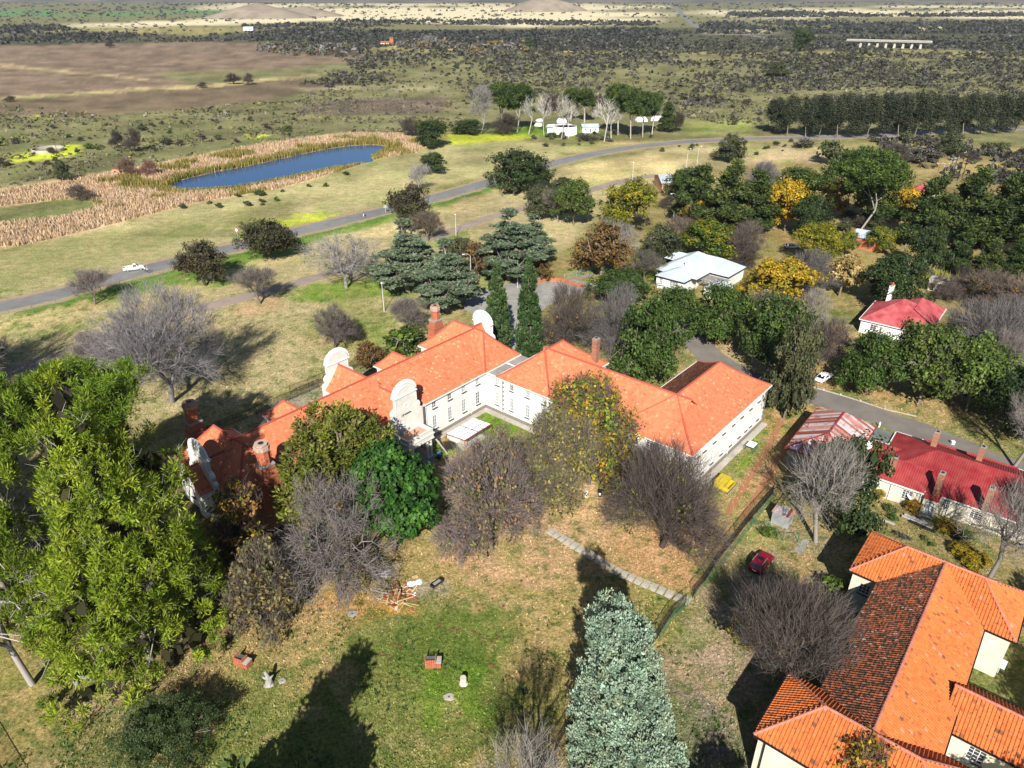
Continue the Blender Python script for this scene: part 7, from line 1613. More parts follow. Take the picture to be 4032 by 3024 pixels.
# ------------------------------------------------------------------ people on the road
def person(label, x, y, rz, top, bottom, stride=.25, arm=0.0):
    J = {'pel': (0, 0, .95), 'chest': (.02, 0, 1.32), 'neck': (.03, 0, 1.50), 'head': (.06, 0, 1.66), 'crown': (.05, 0, 1.76),
         'hl': (0, .1, .9), 'kl': (stride*.5+.04, .1, .5), 'al': (stride*.6, .1, .08), 'tl': (stride*.6+.16, .1, .04), 'hr': (0, -.1, .9), 'kr': (-stride*.3+.04, -.1, .5), 'ar': (-stride, -.1, .10), 'tr': (-stride+.15, -.1, .03),
         'sl': (0, .2, 1.42), 'el': (-.08, .26, 1.14), 'wl': (.08+arm, .25, .90+arm), 'fl': (.12+arm, .24, .80+arm), 'sr': (0, -.2, 1.42), 'er': (.02, -.26, 1.14), 'wr': (.14, -.25, .92), 'fr': (.18, -.24, .82)}
    E_ = [('pel', 'chest'), ('chest', 'neck'), ('neck', 'head'), ('head', 'crown'), ('pel', 'hl'), ('hl', 'kl'), ('kl', 'al'), ('al', 'tl'), ('pel', 'hr'), ('hr', 'kr'), ('kr', 'ar'), ('ar', 'tr'), ('chest', 'sl'), ('sl', 'el'), ('el', 'wl'), ('wl', 'fl'), ('chest', 'sr'), ('sr', 'er'), ('er', 'wr'), ('wr', 'fr')]
    rad = dict(pel=.15, chest=.165, neck=.065, head=.105, crown=.08, hl=.10, kl=.07, al=.045, tl=.04, hr=.10, kr=.07, ar=.045, tr=.04, sl=.075, el=.05, wl=.038, fl=.04, sr=.075, er=.05, wr=.038, fr=.04)
    ks = list(J); me = bpy.data.meshes.new('person'); me.from_pydata([J[k] for k in ks], [(ks.index(a), ks.index(c)) for a, c in E_], [])
    o = bpy.data.objects.new('person', me); COL.objects.link(o); o.modifiers.new('skin', 'SKIN'); sv = me.skin_vertices[0].data
    for i, k in enumerate(ks): sv[i].radius = (rad[k], rad[k])
    sv[0].use_root = True; s_ = o.modifiers.new('sub', 'SUBSURF'); s_.levels = 1; s_.render_levels = 1
    m2 = bpy.data.meshes.new_from_object(o.evaluated_get(bpy.context.evaluated_depsgraph_get())); bpy.data.objects.remove(o)
    for n_ in ('skin', top, bottom, 'cloth_white'): m2.materials.append(M[n_])
    for p in m2.polygons:
        c = p.center; p.material_index = 3 if c.z < .09 else 2 if c.z < .98 and abs(c.y) < .2 else 1 if c.z < 1.47 and not (c.z < 1.0 and abs(c.y) > .2) else 0; p.use_smooth = True
    r = link('person', m2, None, (x, y, .03), rz)
    hb = MB(); hb.lathe([(.112, 1.66), (.12, 1.72), (.10, 1.78), (.05, 1.81)], (.045, 0, 0), 10); hb.build('hair', [M['cloth_dark']], r)
    return tag(r, label, 'person', None)
px, py = (-97.22,182.78); person('person in white top and dark trousers walking in front of the pickup', px, py, 2.6, 'cloth_white', 'cloth_dark')
px, py = (-96.35,182.2); pr = person('person in white shirt and blue shorts with a white cap on the road', px, py, 2.9, 'cloth_white', 'cloth_blue', .35)
b = MB(); b.lathe([(.13, 1.72), (.13, 1.77), (.09, 1.83), (.03, 1.84)], (.05, 0, 0), 10); b.box((.17, 0, 1.73), (.14, .2, .02)); b.build('cap', [M['cloth_white']], pr)
px, py = (-49.15,236.9); pr = person('person in dark blue walking alone along the edge of the road with a dark bag', px, py, 1.4, 'cloth_blue', 'cloth_white', .2)
b = MB(); b.lathe([(.05, .1), (.17, .15), (.19, .5), (.12, .75), (.05, .8)], (0, 0, 0), 10); bag = b.build('bag', [M['cloth_dark']]); bag.location = (px+.45, py-.05, .03); tag(bag, 'dark bag carried beside the lone walker', 'bag')

# ------------------------------------------------------------------ fences
def fence_run(name, label, pts, h, mat_, spacing=2.4, bars=.16, post=.07, kind='bars', rails=(.25, 1.0)):
    l = pts; t = thing(name, label, 'fence', (l[0][0], l[0][1], 0)); ox, oy = l[0]
    ps = [(x-ox, y-oy) for x, y in resample(l, spacing)]; pb = MB(); pb.box((0, 0, h/2+.06), (post, post, h+.12)); pmesh = pb.mesh('post', [mat_])
    for x, y in ps: link('post', pmesh, t, (x, y, 0))
    rb = MB(); bb = MB()
    for a, c in zip(ps[:-1], ps[1:]):
        for r in rails: rb.bar((a[0], a[1], h*r), (c[0], c[1], h*r), .045, .05)
        n = int(math.dist(a, c)/bars)
        for i in range(1, n):
            x, y = a[0]+(c[0]-a[0])*i/n, a[1]+(c[1]-a[1])*i/n
            if kind == 'bars': bb.bar((x, y, .08), (x, y, h*1.04), .028, .028)
            else:
                bb.bar((x, y, .05), (x, y, h), .012, .012)
        if kind == 'mesh':
            for k in range(1, 9): bb.bar((a[0], a[1], h*k/9), (c[0], c[1], h*k/9), .011, .011)
    stuff(rb.build('rail', mat_, t)); stuff(bb.build('bars' if kind == 'bars' else 'mesh', mat_, t)); return t
BK = M['dark_paint']; GW = M['green_wire']
fence_run('palisade_fence', 'black palisade fence running from the slab path up past the hall corner', [(22.3,65.87),(24.54,68.71),(26.69,71.91),(30.92,77.17),(33.04,79.86),(35.26,82.5),(38.68,86.49)], 1.9, BK)
fence_run('palisade_fence', 'short black palisade fence section below the gap in the slab path', [(21.06,64.45),(18.97,62.53),(16.81,59.42),(14.44,56.3),(11.03,51.86)], 1.9, BK)
fence_run('palisade_fence', 'black palisade fence at the bottom edge beside the blue-green cypress', [(7.21,49.46),(5.3,47.18),(4.05,45.03),(2.33,43.12),(0.95,41.58)], 1.9, BK)
fence_run('palisade_fence', 'black palisade fence behind the hall, left of the rear gable', [(-51.51,102.32),(-48.09,106.53),(-45.07,109.54),(-42.21,112.91),(-39.53,115.98),(-37.8,117.93),(-36.4,119.65)], 1.8, BK)
fence_run('palisade_fence', 'black palisade fence behind the hall, right of the rear gable', [(-41.17,117.07),(-38.36,119.53),(-36.14,122.39),(-32.25,126.04),(-30.08,128.8)], 1.8, BK)
xy = [(-54.61,50.14),(-52.8,48.94),(-44.96,42.14),(-42.66,40.18)]; fence_run('palisade_fence', 'black fence at the lower left corner of the picture', [(x-.4, y-2.7) for x, y in xy], 1.9, BK)
fence_run('mesh_fence', 'green wire mesh fence alongside the black palisade fence', [(22.5,65.49),(25.29,68.62),(27.97,72.1),(31.63,76.85),(33.48,79.25),(35.9,82.33),(39.15,86.19)], 1.5, GW, 3.0, .3, .05, 'mesh', (1.0,))
fence_run('mesh_fence', 'short green mesh fence beside the lower palisade section', [(21.38,64.34),(19.26,62.31),(17.1,59.21)], 1.5, GW, 3.0, .3, .05, 'mesh', (1.0,))
fence_run('mesh_fence', 'green mesh fence with bright posts behind the red hatchback', [(33.52,79.42),(35.4,78.34),(36.85,76.33),(38.84,76.08)], 1.4, GW, 2.0, .3, .10, 'mesh', (1.0,))
fence_run('mesh_fence', 'green mesh fence along the garden of the red roofed house', [(46.2,80.77),(48.26,79.08),(49.89,77.43)], 1.4, GW, 2.4, .3, .05, 'mesh', (1.0,))
rf_ = offset(smooth_line(ROAD), -8.6); rf_ = [p for p in rf_ if p[1] < 345 and p[0] > -150]
fence_run('wire_fence', 'long green wire fence following the near side of the road', rf_, 1.7, mat('faded_green_post', (.13,.26,.16), .7, .3, 1), 6.0, 1.2, .09, 'mesh', (1.0,))
fence_run('steel_fence', 'pale steel fence beside the curved brick wall', [(13.47,176.58),(16.9,179.43),(20.09,182.79),(28.78,193.75),(36.72,202.9)], 1.8, M['steel'], 3.0, .3, .08, 'bars', (.2, 1.0))
# low walls
def low_wall(name, label, pts, h, w, m_):
    t = thing(name, label, 'wall', (pts[0][0], pts[0][1], 0)); ox, oy = pts[0]
    for a, c in zip(pts[:-1], pts[1:]):
        b = MB(); b.bar((a[0]-ox, a[1]-oy, h/2), (c[0]-ox, c[1]-oy, h/2), w, h); b.build('wall_section', m_, t)
        b = MB(); b.box((a[0]-ox, a[1]-oy, h/2+.1), (w*1.5, w*1.5, h+.2)); b.build('pier', m_, t)
low_wall('brick_wall', 'low curved orange brick wall around the forecourt', [(5.23,174.19),(8.85,176.58),(12.39,176.38),(13.41,175.58),(15.72,173.41),(18.2,171.67)], .9, .3, M['orange_brick_wall'])
low_wall('brick_wall', 'orange brick wall stub at the lane bend under the trees', [(43.45,141.84),(46.21,140.79)], 1.3, .3, M['orange_brick_wall'])
low_wall('kerb', 'pale kerb stones edging the far side of the lane', [(56.4,120.04),(58.41,118.61),(60.88,116.74),(63.55,114.47),(66.74,111.61),(71.2,109.07)], .14, .2, M['pale_concrete'])

# ------------------------------------------------------------------ poles, lamps, signs
def lamp(label, base, h, arm=0.0, az=0.0, m_='pole', group=None):
    t = thing('street_lamp', label, 'street lamp', (*base, 0), az, group); b = MB(); pts = [(0, 0, 0), (0, 0, h*.6), (0, 0, h*.93)]
    if arm: pts += [(arm*.25, 0, h*.985), (arm*.6, 0, h), (arm, 0, h*.99)]
    else: pts += [(0, 0, h)]
    b.tube(pts, [.11, .085, .07]+[.05]*(len(pts)-3), 8); b.build('pole', M[m_], t)
    b = MB(); b.box((arm+.12 if arm else 0, 0, h*.985 if arm else h+.1), (.55, .26, .16) if arm else (.34, .34, .3)); b.build('lamp_head', M['white_paint'], t)
lamp('pale straight lamp post on the grass behind the hall', (-29.83,156.3), 7.0)
lamp('grey lamp post beside the gravel track left of the tall cedar', (-17.1,215.6), 6.5)
lamp('lamp post with a curved arm among the rusty shrubs by the cedars', (-10.35,172.92), 8.5, 1.6, math.pi)
lamp('straight pale lamp post between the two slim cypresses', (1.42,171.96), 8.0)
lamp('lamp post with a curved arm before the dark village pines', (51.91,229.5), 9.5, 1.4, math.pi)
lamp('left of two thin lamp posts above the village pines', (72.74,308.3), 8.5, .9, 0)
lamp('right of two thin lamp posts above the village pines', (77.91,311.6), 9.0, .9, 0)
lamp('lamp post at the end of the gravel track before the road bend', (47.75,290.6), 6.5)
lamp('short lamp post at the lane beyond the end of the hall', (48.25,129.71), 5.5, .6, 2.5)
def pole(label, base, h, r=.12, cross=0, m_='dark_paint', az=0.0, box=False, name='power_pole'):
    t = thing(name, label, 'pole', (*base, 0), az); b = MB(); b.tube([(0, 0, 0), (0, 0, h)], [r, r*.75], 7); b.build('post', M[m_], t)
    for k in range(cross):
        b = MB(); b.box((0, 0, h-.35-k*.9), (2.4, .14, .14)); ca_ = b.build('crossarm', M['steel'], t)
        for s in (-1, 0, 1): b = MB(); b.tube([(s*1.05, 0, h-.28-k*.9), (s*1.05, 0, h-.02-k*.9)], .07, 6); b.build('insulator', M['white_paint'], ca_)
    if box: b = MB(); b.box((.45, 0, h*.62), (.8, .7, 1.1)); b.build('transformer', M['steel'], t)
for k, (c, hh, cr, bx, lb) in enumerate((((161.04,278.4), 9, 1, False, 'leftmost wooden power pole beside the rose-red roof'), ((161.87,275.4), 9.5, 2, True, 'power pole carrying a white transformer'), ((166.23,279.6), 10.5, 2, False, 'power pole in the middle of the cluster'), ((170.01,283.4), 10, 1, True, 'power pole with a low grey box'), ((175.49,288.5), 11, 1, False, 'tall dark power pole right of the cluster'), ((180.36,293.9), 11, 0, False, 'farthest bare pole of the power line'))):
    pole(lb, c, hh, .14, cr, 'brown_board' if k < 2 else 'dark_paint', .2*k, bx)
pole('dark leaning pole beside the stone dam', (-207.9,341), 7.5, .1, name='utility_pole'); pole('thin pole in the scrub right of the lone dead tree', (-175.79,368.8), 6, .08, name='utility_pole'); pole('thin pole in the scrub above the pond', (-110.3,419.3), 6, .09, name='utility_pole')
pole('slim pole before the white camp cabin', (37.58,392.5), 10, .09, m_='pole', name='flag_pole'); pole('thin post beside the white hatchback', (111.22,198.06), 3.2, .06, m_='pole', name='garden_post')
for lb, c in (('white T-shaped washing post in the garden grass', (48.25,79.86)), ('white post standing before the weeds by the red roofed house', (52.14,85.07))):
    t = thing('washing_post', lb, 'post', (*c, 0), .6); b = MB(); b.tube([(0, 0, 0), (0, 0, 1.9)], .05, 7); b.build('post', M['white_paint'], t); b = MB(); b.box((0, 0, 1.92), (1.1, .07, .07)); b.build('crossbar', M['white_paint'], t)
t = thing('road_sign', 'round white road sign with a red rim on the far road verge', 'road sign', (*(-82.66,212.5), 0), -.3)
b = MB(); b.tube([(0, 0, 0), (0, 0, 2.6)], .05, 7); b.build('post', M['pole'], t); b = MB(); b.tube([(0, -.04, 2.75), (0, 0, 2.75)], .62, 24); dsc = b.build('disc', M['lamp_red'], t); b = MB(); b.tube([(0, -.055, 2.75), (0, -.042, 2.75)], .46, 24); b.build('disc_face', M['white_paint'], dsc)
t = thing('road_sign', 'triangular grey-backed warning sign at the roadside by the thorn tree', 'road sign', (*(-42.57,241.7), 0), .2)
b = MB(); b.tube([(0, 0, 0), (0, 0, 2.2)], .05, 7); b.build('post', M['pole'], t); b = MB(); b.prism([(-.75, 1.7), (.75, 1.7), (0, 3.0)], lambda p: (p[0], -.05, p[1]), lambda p: (p[0], -.08, p[1])); b.build('plate', M['steel'], t)
def dish(label, loc, az, r=.75, post=1.2):
    t = thing('satellite_dish', label, 'satellite dish', loc, az); b = MB(); n = 18; pr = [(0, 0), (r*.35, .05), (r*.7, .16), (r, .32)]
    b.lathe([(.02, 0)]+pr[1:], (0, 0, 0), n); d = b.build('dish', [M['white_paint']], t); d.location = (0, 0, post+.2); d.rotation_euler = (R(38), 0, 0)
    b = MB(); b.tube([(0, 0, 0), (0, 0, post+.2)], .05, 6); b.build('mast', M['pole'], t); b = MB(); b.bar((0, 0, .1), (0, 0, .9), .03); a = b.build('feed_arm', M['pole'], d)
dish('round white satellite dish at the corner of the rusty roof', (*(55.53,94.61), 2.2), .3, .75, 1.0); dish('pale satellite dish standing before the front wall of the red roofed house', (*(57.89,84.31), 0), .2, .8, 1.3)

# ------------------------------------------------------------------ the compound's furniture
def braai(label, loc, rz):
    """brick barbecue: walls of single bricks, hearth, side table"""
    t = thing('brick_barbecue', label, 'barbecue', (*loc, 0), rz); rr = random.Random(int(loc[0]*10)); ms = []
    for k in range(5): b = MB(); b.box((0, 0, 0), (.215, .10, .068), 0, 0, k/4); ms.append(b.mesh('brick', [M['brick']]))
    def course(p, q, z, odd):
        L = math.dist(p, q); n = max(1, round(L/.228)); a = math.atan2(q[1]-p[1], q[0]-p[0])
        for i in range(n):
            s = (i+.5)/n; link('brick', rr.choice(ms), t, (p[0]+(q[0]-p[0])*s+rr.uniform(-.004, .004), p[1]+(q[1]-p[1])*s, z+.036), a)
    for k in range(16):
        z = k*.077; o = .0
        course((-.62, -.45), (.62, -.45), z, k % 2)
        if k > 8: course((-.57, -.38), (-.57, .42), z, 0); course((.57, -.38), (.57, .42), z, 0)
        if k <= 9: course((1.12, -.38), (1.12, .42), z, 0); course((.64, -.45), (1.18, -.45), z, 0)
    b = MB(); b.box2((-.6, -.39, 0), (.6, .44, .68)); b.box2((.64, -.39, 0), (1.06, .44, .72)); b.build('core', M['brickwork'], t)
    b = MB(); b.box2((.6, -.5, .775), (1.2, .46, .84)); b.build('side_table', M['pale_concrete'], t)
    b = MB(); b.box2((-.5, -.36, .685), (.5, .42, .72)); b.build('hearth', M['charred'], t)
    b = MB()
    for k in range(9): b.bar((-.52, -.3+k*.08, 1.0), (.52, -.3+k*.08, 1.0), .014)
    b.build('grid', M['steel'], t)
    return t
braai('square-on red brick barbecue with a concrete shelf in the middle of the lawn', (-9.02,55.72), R(2)); braai('tilted red brick barbecue on the left lawn near the pine', (-30.14,55.9), R(-22))
# tree stumps and odd stones
def stump(label, loc, r, h, m_, lean=0, flare=1.35, top=.9, arms=(), name='tree_stump'):
    b = MB(); n = 12; vs = []; rr = random.Random(int(h*100)); lv = [(0, flare), (.18, 1.12), (.55, 1.0), (1, top)]
    for t_, k in lv: vs += [(r*k*math.cos(2*math.pi*i/n)*rr.uniform(.88, 1.12)+lean*t_*h, r*k*math.sin(2*math.pi*i/n)*rr.uniform(.88, 1.12), h*t_) for i in range(n)]
    fs = [(j*n+i, j*n+(i+1) % n, (j+1)*n+(i+1) % n, (j+1)*n+i) for j in range(3) for i in range(n)]; fs.append(tuple(3*n+i for i in range(n))); b.add(vs, fs)
    for a in arms: b.tube(a[0], a[1], 7)
    o = b.build(name, [M[m_]]); o.location = (*loc, 0); return tag(o, label, 'stump')
stump('pale fluted tree stump on the lawn right of the square-on barbecue', (-5.27,53.27), .36, .95, 'pale_wood')
stump('gnarled grey stump with broken arms left of the lawn', (-26.3,53.18), .38, .8, 'grey_wood', .1, 1.5, .8, [([(0, 0, .6), (-.05, .1, 1.2), (-.25, .2, 1.75)], [.26, .22, .16]), ([(0, 0, .7), (-.4, .0, 1.0), (-.55, 0, 1.15)], [.16, .12, .06]), ([(0, .1, .7), (.45, .1, 1.1), (.65, .1, 1.35)], [.15, .09, .02])])
for lb, c in (('small grey stump at the edge of the shade beside the olive-brown tree', (-26.55,62.89)), ('tiny grey stump touching the purple-brown tree shade, left one', (-8.01,77.54)), ('tiny grey block near the purple-brown tree, right one', (-7.07,77.12))): stump(lb, c, .22, .5, 'grey_wood')
def slab_stone(label, loc, r, h, m_, n=11, notch=True, name='stone_disc'):
    b = MB(); rr = random.Random(int(loc[0]*7)); o_ = [r*(rr.uniform(.9, 1.05) if not (notch and i % 4 == 0) else .78) for i in range(n)]
    b.prism([(o_[i]*math.cos(2*math.pi*i/n), o_[i]*math.sin(2*math.pi*i/n)*.8) for i in range(n)], lambda p: (p[0], p[1], 0), lambda p: (p[0], p[1], h)); b.tube([(0, 0, h), (0, 0, h+.01)], r*.16, 8, 1)
    o = b.build(name, [M[m_], M['plastic_black']]); o.location = (*loc, 0); return tag(o, label, 'stone')
slab_stone('notched pale concrete disc lying on green lawn below the stump', (-6.7,51.53), .62, .1, 'pale_concrete'); slab_stone('pale flat stone on the orange patch', (-19.21,63.17), .62, .08, 'stone_pale', 9, False); slab_stone('pale flat stone beside the gnarled grey stump', (-24.98,53.53), .45, .12, 'stone_pale', 9, False)
# round stone table with curved benches
t = thing('stone_table', 'round pale stone garden table between curved benches', 'table', (*(-46.4,53.96), 0)); b = MB(); b.lathe([(.30, 0), (.34, .1), (.16, .25), (.16, .62), (.30, .70)], (0, 0, 0), 14); b.build('pedestal', M['stone_pale'], t); b = MB(); b.lathe([(.66, .70), (.70, .72), (.70, .80), (.66, .82), (.05, .825)], (0, 0, 0), 24); b.build('tabletop', M['stone_pale'], t)
def bench(label, loc, rz, arc=1.3):
    t = thing('stone_bench', label, 'bench', (*loc, 0), rz); b = MB(); n = 8; vs = []
    for z in (.38, .47):
        for i in range(n+1):
            a = -arc/2+arc*i/n; vs += [(1.05*math.cos(a)-1.2, 1.05*math.sin(a), z), (1.42*math.cos(a)-1.2, 1.42*math.sin(a), z)]
    k = 2*(n+1); fs = []
    for i in range(n): j = 2*i; fs += [(j, j+2, j+3, j+1), (k+j, k+j+1, k+j+3, k+j+2), (j, k+j, k+j+2, j+2), (j+1, j+3, k+j+3, k+j+1)]
    fs += [(0, 1, k+1, k), (2*n, k+2*n, k+2*n+1, 2*n+1)]; b.add(vs, fs); b.build('seat', M['stone_pale'], t)
    for s in (-1, 1): b = MB(); b.box((1.22*math.cos(s*arc*.33)-1.2, 1.22*math.sin(s*arc*.33), .19), (.3, .2, .38), s*arc*.33); b.build('leg', M['stone_pale'], t)
bench('curved stone bench left of the round table', (-47.31,53.47), R(200)); bench('curved stone bench right of the round table', (-45.23,53.96), R(-15)); bench('curved stone bench behind the round table under the pine twigs', (-46.29,54.96), R(85))
b = MB(); b.box((0, 0, .2), (.75, .6, .4), .2); o = b.build('stone_block', [M['pale_concrete']]); o.location = (*(-45.54,55.98), 0); tag(o, 'pale square stone block just beyond the stone benches', 'stone')
# wood pile and rubbish
WP = thing('wood_pile', 'heap of broken planks, boards and poles on the lawn', 'wood pile', (*(-14.03,66), 0)); rr = random.Random(3)
def plank(parent, p, a, tilt, L, w, th, m_, nm='plank', roll=0.0):
    b = MB(); b.box((0, 0, 0), (L, w, th)); o = b.build(nm, [M[m_]], parent); o.location = p; o.rotation_euler = (roll, tilt, a); return o
for i in range(64):
    q = rr.random(); m_ = 'wood' if q < .55 else 'brown_board' if q < .8 else 'red_board' if q < .92 else 'pale_wood'; L = rr.uniform(.6, 2.2) if m_ == 'wood' else rr.uniform(.4, 1.0)
    w = rr.uniform(.07, .14) if m_ == 'wood' else rr.uniform(.2, .55); L *= 1.35; w *= 1.3; dx, dy = rr.gauss(0, .95), rr.gauss(0, .85)
    plank(WP, (dx, dy, .08+.5*max(0, 1-(dx*dx+dy*dy)/3)*rr.random()), rr.uniform(0, math.pi), rr.uniform(-.25, .25), L, w, .05, m_, 'plank' if m_ in ('wood', 'pale_wood') else 'board', rr.uniform(-.25, .25))
b = MB(); b.tube([(.25, .9, .55), (.35, 0, .75), (.45, -1.0, .12)], [.07, .075, .06], 7); b.build('charred_pole', M['charred'], WP)
for lb, pts, r in (('pale forked dead branch sticking out left of the wood pile', [(0, 0, .3), (-.8, .1, .3), (-1.5, .35, .35), (-2.2, .6, .2)], .07), ('dark charred branch behind the wood pile', [(0, 0, .4), (-.7, .2, .5), (-1.2, .5, .6), (-1.5, .6, .9)], .10), ('thin pale branch at the lower left of the wood pile', [(0, 0, .2), (-.6, -.3, .15), (-1.2, -.7, .06)], .05)):
    b = MB(); b.tube(pts, [r, r*.9, r*.7, r*.35][:len(pts)], 7); b.tube([pts[1], tuple(pts[1][k]+(.1, .5, .25)[k] for k in range(3))], [r*.6, r*.2], 6); o = b.build('branch', [M['charred' if 'charred' in lb else 'pale_wood']]); x_, y_ = (-15,66.21); o.location = (x_-.4, y_+(.5 if 'charred' in lb else .1 if 'forked' in lb else -.2), 0); tag(o, lb, 'branch')
def cloth(name, label, loc, w, d, m_, cat, seed, h=.35, rz=0.0):
    g = np.random.default_rng(seed); n = 12; vs = []; fs = []
    for i in range(n):
        for j in range(n):
            u_, v_ = i/(n-1)-.5, j/(n-1)-.5; e = max(abs(u_), abs(v_))*2
            vs.append((w*u_*(1+.15*math.sin(j*1.7+seed)), d*v_*(1+.15*math.cos(i*1.3+seed)), .02+h*(1-e**3)*(.45+.55*math.sin(i*1.1+seed)*math.cos(j*.9))*.6+.03*g.random()))
    fs = [(i*n+j, (i+1)*n+j, (i+1)*n+j+1, i*n+j+1) for i in range(n-1) for j in range(n-1)]
    b = MB(); b.add(vs, fs); o = b.build(name, [M[m_]]); o.location = (*loc, 0); o.rotation_euler.z = rz; return tag(o, label, cat)
cloth('cloth', 'crumpled pale blue cloth lying beside the wood pile', (-12.35,68.31), 1.9, .9, 'pale_blue_cloth', 'cloth', 2, .4, .3)
cloth('cloth', 'white plastic scraps at the right of the wood pile', (-12.29,66.42), .6, .7, 'tarp_white', 'plastic', 4, .3)
plank(None, (*(-12.41,69.39), .05), .4, 0, .7, .5, .05, 'wood', 'loose_board')['label'] = 'orange board behind the crumpled blue cloth'; bpy.data.objects['loose_board']['category'] = 'board'
cloth('ash_heap', 'grey and orange rubbish heap under the grey leafless tree', (-16.88,70.08), 2.2, 1.6, 'ash', 'rubbish', 6, .5); cloth('rubbish_sheet', 'orange-pink sheet in the rubbish heap under the grey tree', (-17.64,70.36), 1.0, .8, 'orange_brick_wall', 'rubbish', 7, .4)
t = thing('fire_trough', 'charred metal trough with a grid on burnt ground right of the wood pile', 'trough', (*(-9.49,67.95), 0), R(48))
b = MB(); b.box2((-.85, -.32, .28), (.85, .32, .32)); b.box2((-.85, -.34, .28), (.85, -.30, .6)); b.box2((-.85, .30, .28), (.85, .34, .6)); b.box2((-.87, -.30, .28), (-.83, .30, .6)); b.box2((.83, -.30, .28), (.87, .30, .6)); b.build('tray', M['plastic_black'], t)
b = MB(); b.box2((-.5, -.22, .5), (.6, .22, .53)); b.build('sheet', M['concrete'], t)
for x in (-.75, .75):
    for y in (-.27, .27): b = MB(); b.box((x, y, .14), (.05, .05, .28)); b.build('leg', M['rust_red'], t)
t = thing('crate', 'empty black plastic crate on the grass near the bare shrub shadow', 'crate', (*(1.36,52.04), 0), .25)
b = MB()
for a in range(4):
    cs_, sn_ = math.cos(a*math.pi/2), math.sin(a*math.pi/2)
    for z in (.05, .18, .3): b.bar((cs_*.25-sn_*.25, sn_*.25+cs_*.25, z), (cs_*.25+sn_*.25, sn_*.25-cs_*.25, z), .035)
    b.bar((cs_*.25-sn_*.25, sn_*.25+cs_*.25, 0), (cs_*.25-sn_*.25, sn_*.25+cs_*.25, .32), .04)
for k in range(-2, 3): b.bar((-.25, k*.1, .04), (.25, k*.1, .04), .03)
b.build('basket', M['plastic_black'], t)
pm_ = []
for k in range(3):
    b = MB(); n = 9; rr = random.Random(k); b.lathe([(.26, .005), (.22, .05), (.1, .075), (.02, .08)], (0, 0, 0), n); pm_.append(b.mesh('soil_mound', [mat('red_brown_soil', (.17, .065, .035), .95, .3, 6)] if k == 0 else [pm_[0].materials[0]]))
MOUNDS = [(-3.97,63.7),(-8.85,61.49),(-7.72,63.66),(-8.54,61.71),(-7.9,60.82),(-7.48,60.66),(-6.93,60.86),(-6.39,60.7),(-4.4,60.34),(-3.74,59.93),(-2.92,59.63),(-2.64,59.32),(-1.78,59.77),(-3.45,58.78),(-3.14,58.86),(-2.32,58.92),(-2.67,56.19),(-2.11,55.63),(-2.31,55.76),(-1.96,55.44),(-0.34,54.25),(0.79,54.71),(-13.5,58.62),(-12.84,58.42),(-14.8,57.34),(-13.8,56.38),(-15.16,55.72),(0.3,67.56),(-2.43,65.68),(-1.06,64.44),(1.18,68.77),(1.89,69.45),(3.03,60.76),(-3.09,50.77),(-2.51,50.93),(-5.33,49.45)]
for k, p_ in enumerate(MOUNDS):
    o = link('soil_mound', pm_[k % 3], None, (*p_, 0), RB.uniform(0, 6)); s_ = RB.uniform(.5, .95); o.scale = (s_, s_*RB.uniform(.8, 1.1), s_); tag(o, 'small red-brown soil mound dotting the lawn', 'mound', 'soil mounds on the lawn')
# courtyard shelter
A_, B_, C_, D_ = (-10.68,99.71), (-6.51,104.84), (-3.53,102.78), (-7.61,97.84)
t = thing('sun_shelter', 'open shelter with white sheets on a red steel frame in the courtyard', 'shelter', (*A_, 0)); ld = lambda p: (p[0]-A_[0], p[1]-A_[1])
c4 = [ld(p) for p in (A_, B_, C_, D_)]
for x, y in c4: b = MB(); b.box((x, y, 1.15), (.1, .1, 2.3)); b.build('post', M['rust_red'], t)
b = MB()
for i in range(4): p, q = c4[i], c4[(i+1) % 4]; b.bar((*p, 2.28), (*q, 2.28), .09, .12)
b.build('frame', M['rust_red'], t)
def bil(u_, v_): return tuple((c4[0][k]*(1-u_)+c4[1][k]*u_)*(1-v_)+(c4[3][k]*(1-u_)+c4[2][k]*u_)*v_ for k in (0, 1))
for i in range(2):
    for j in range(3):
        b = MB(); n = 8; vs = []; fs = []
        for k in range(n+1):
            f = (i+.01+.98*k/n)/2; zz = 2.37+.025*(k % 2)
            vs += [(*bil(f, j/3+.006), zz), (*bil(f, (j+1)/3-.006), zz)]
        fs = [(2*k, 2*k+1, 2*k+3, 2*k+2) for k in range(n)]; b.add(vs, fs); b.build('roof_sheet', M['tarp_white'], t)
b = MB()
for v_ in (1/3, 2/3): b.bar((*bil(0, v_), 2.41), (*bil(1, v_), 2.41), .06, .05)
b.bar((*bil(.5, 0), 2.43), (*bil(.5, 1), 2.43), .06, .05); b.build('batten', M['plastic_black'], t)
sheet('courtyard_slab', [(-9.52,100.62), (-6.31,103.92), (-3.92,102.58), (-7.96,98.1)], .025, M['pale_concrete'], .05, 1, 31)
b = MB(); b.box((0, 0, .7), (1.0, .75, 1.4)); b.box((0, -.385, .7), (.85, .02, 1.2), 0, 0); o = b.build('white_cabinet', [M['white_paint']]); o.location = (*(-9.17,101.11), 0); o.rotation_euler.z = R(50); tag(o, 'white cabinet standing under the shelter roof', 'cabinet')
b = MB(); b.box((0, 0, .55), (.06, 1.6, 1.1)); o = b.build('steel_gate', [M['white_paint']]); o.location = (*(-10.3,101.53), 0); o.rotation_euler.z = R(40); tag(o, 'white barred panel leaning at the left end of the shelter', 'panel')
b = MB(); x0_, y0_ = (-10.39,97.2); bu, bv = -15.4, .25; bx_, by_ = S.location.x+bu*ca+bv*sa, S.location.y+bu*sa-bv*ca
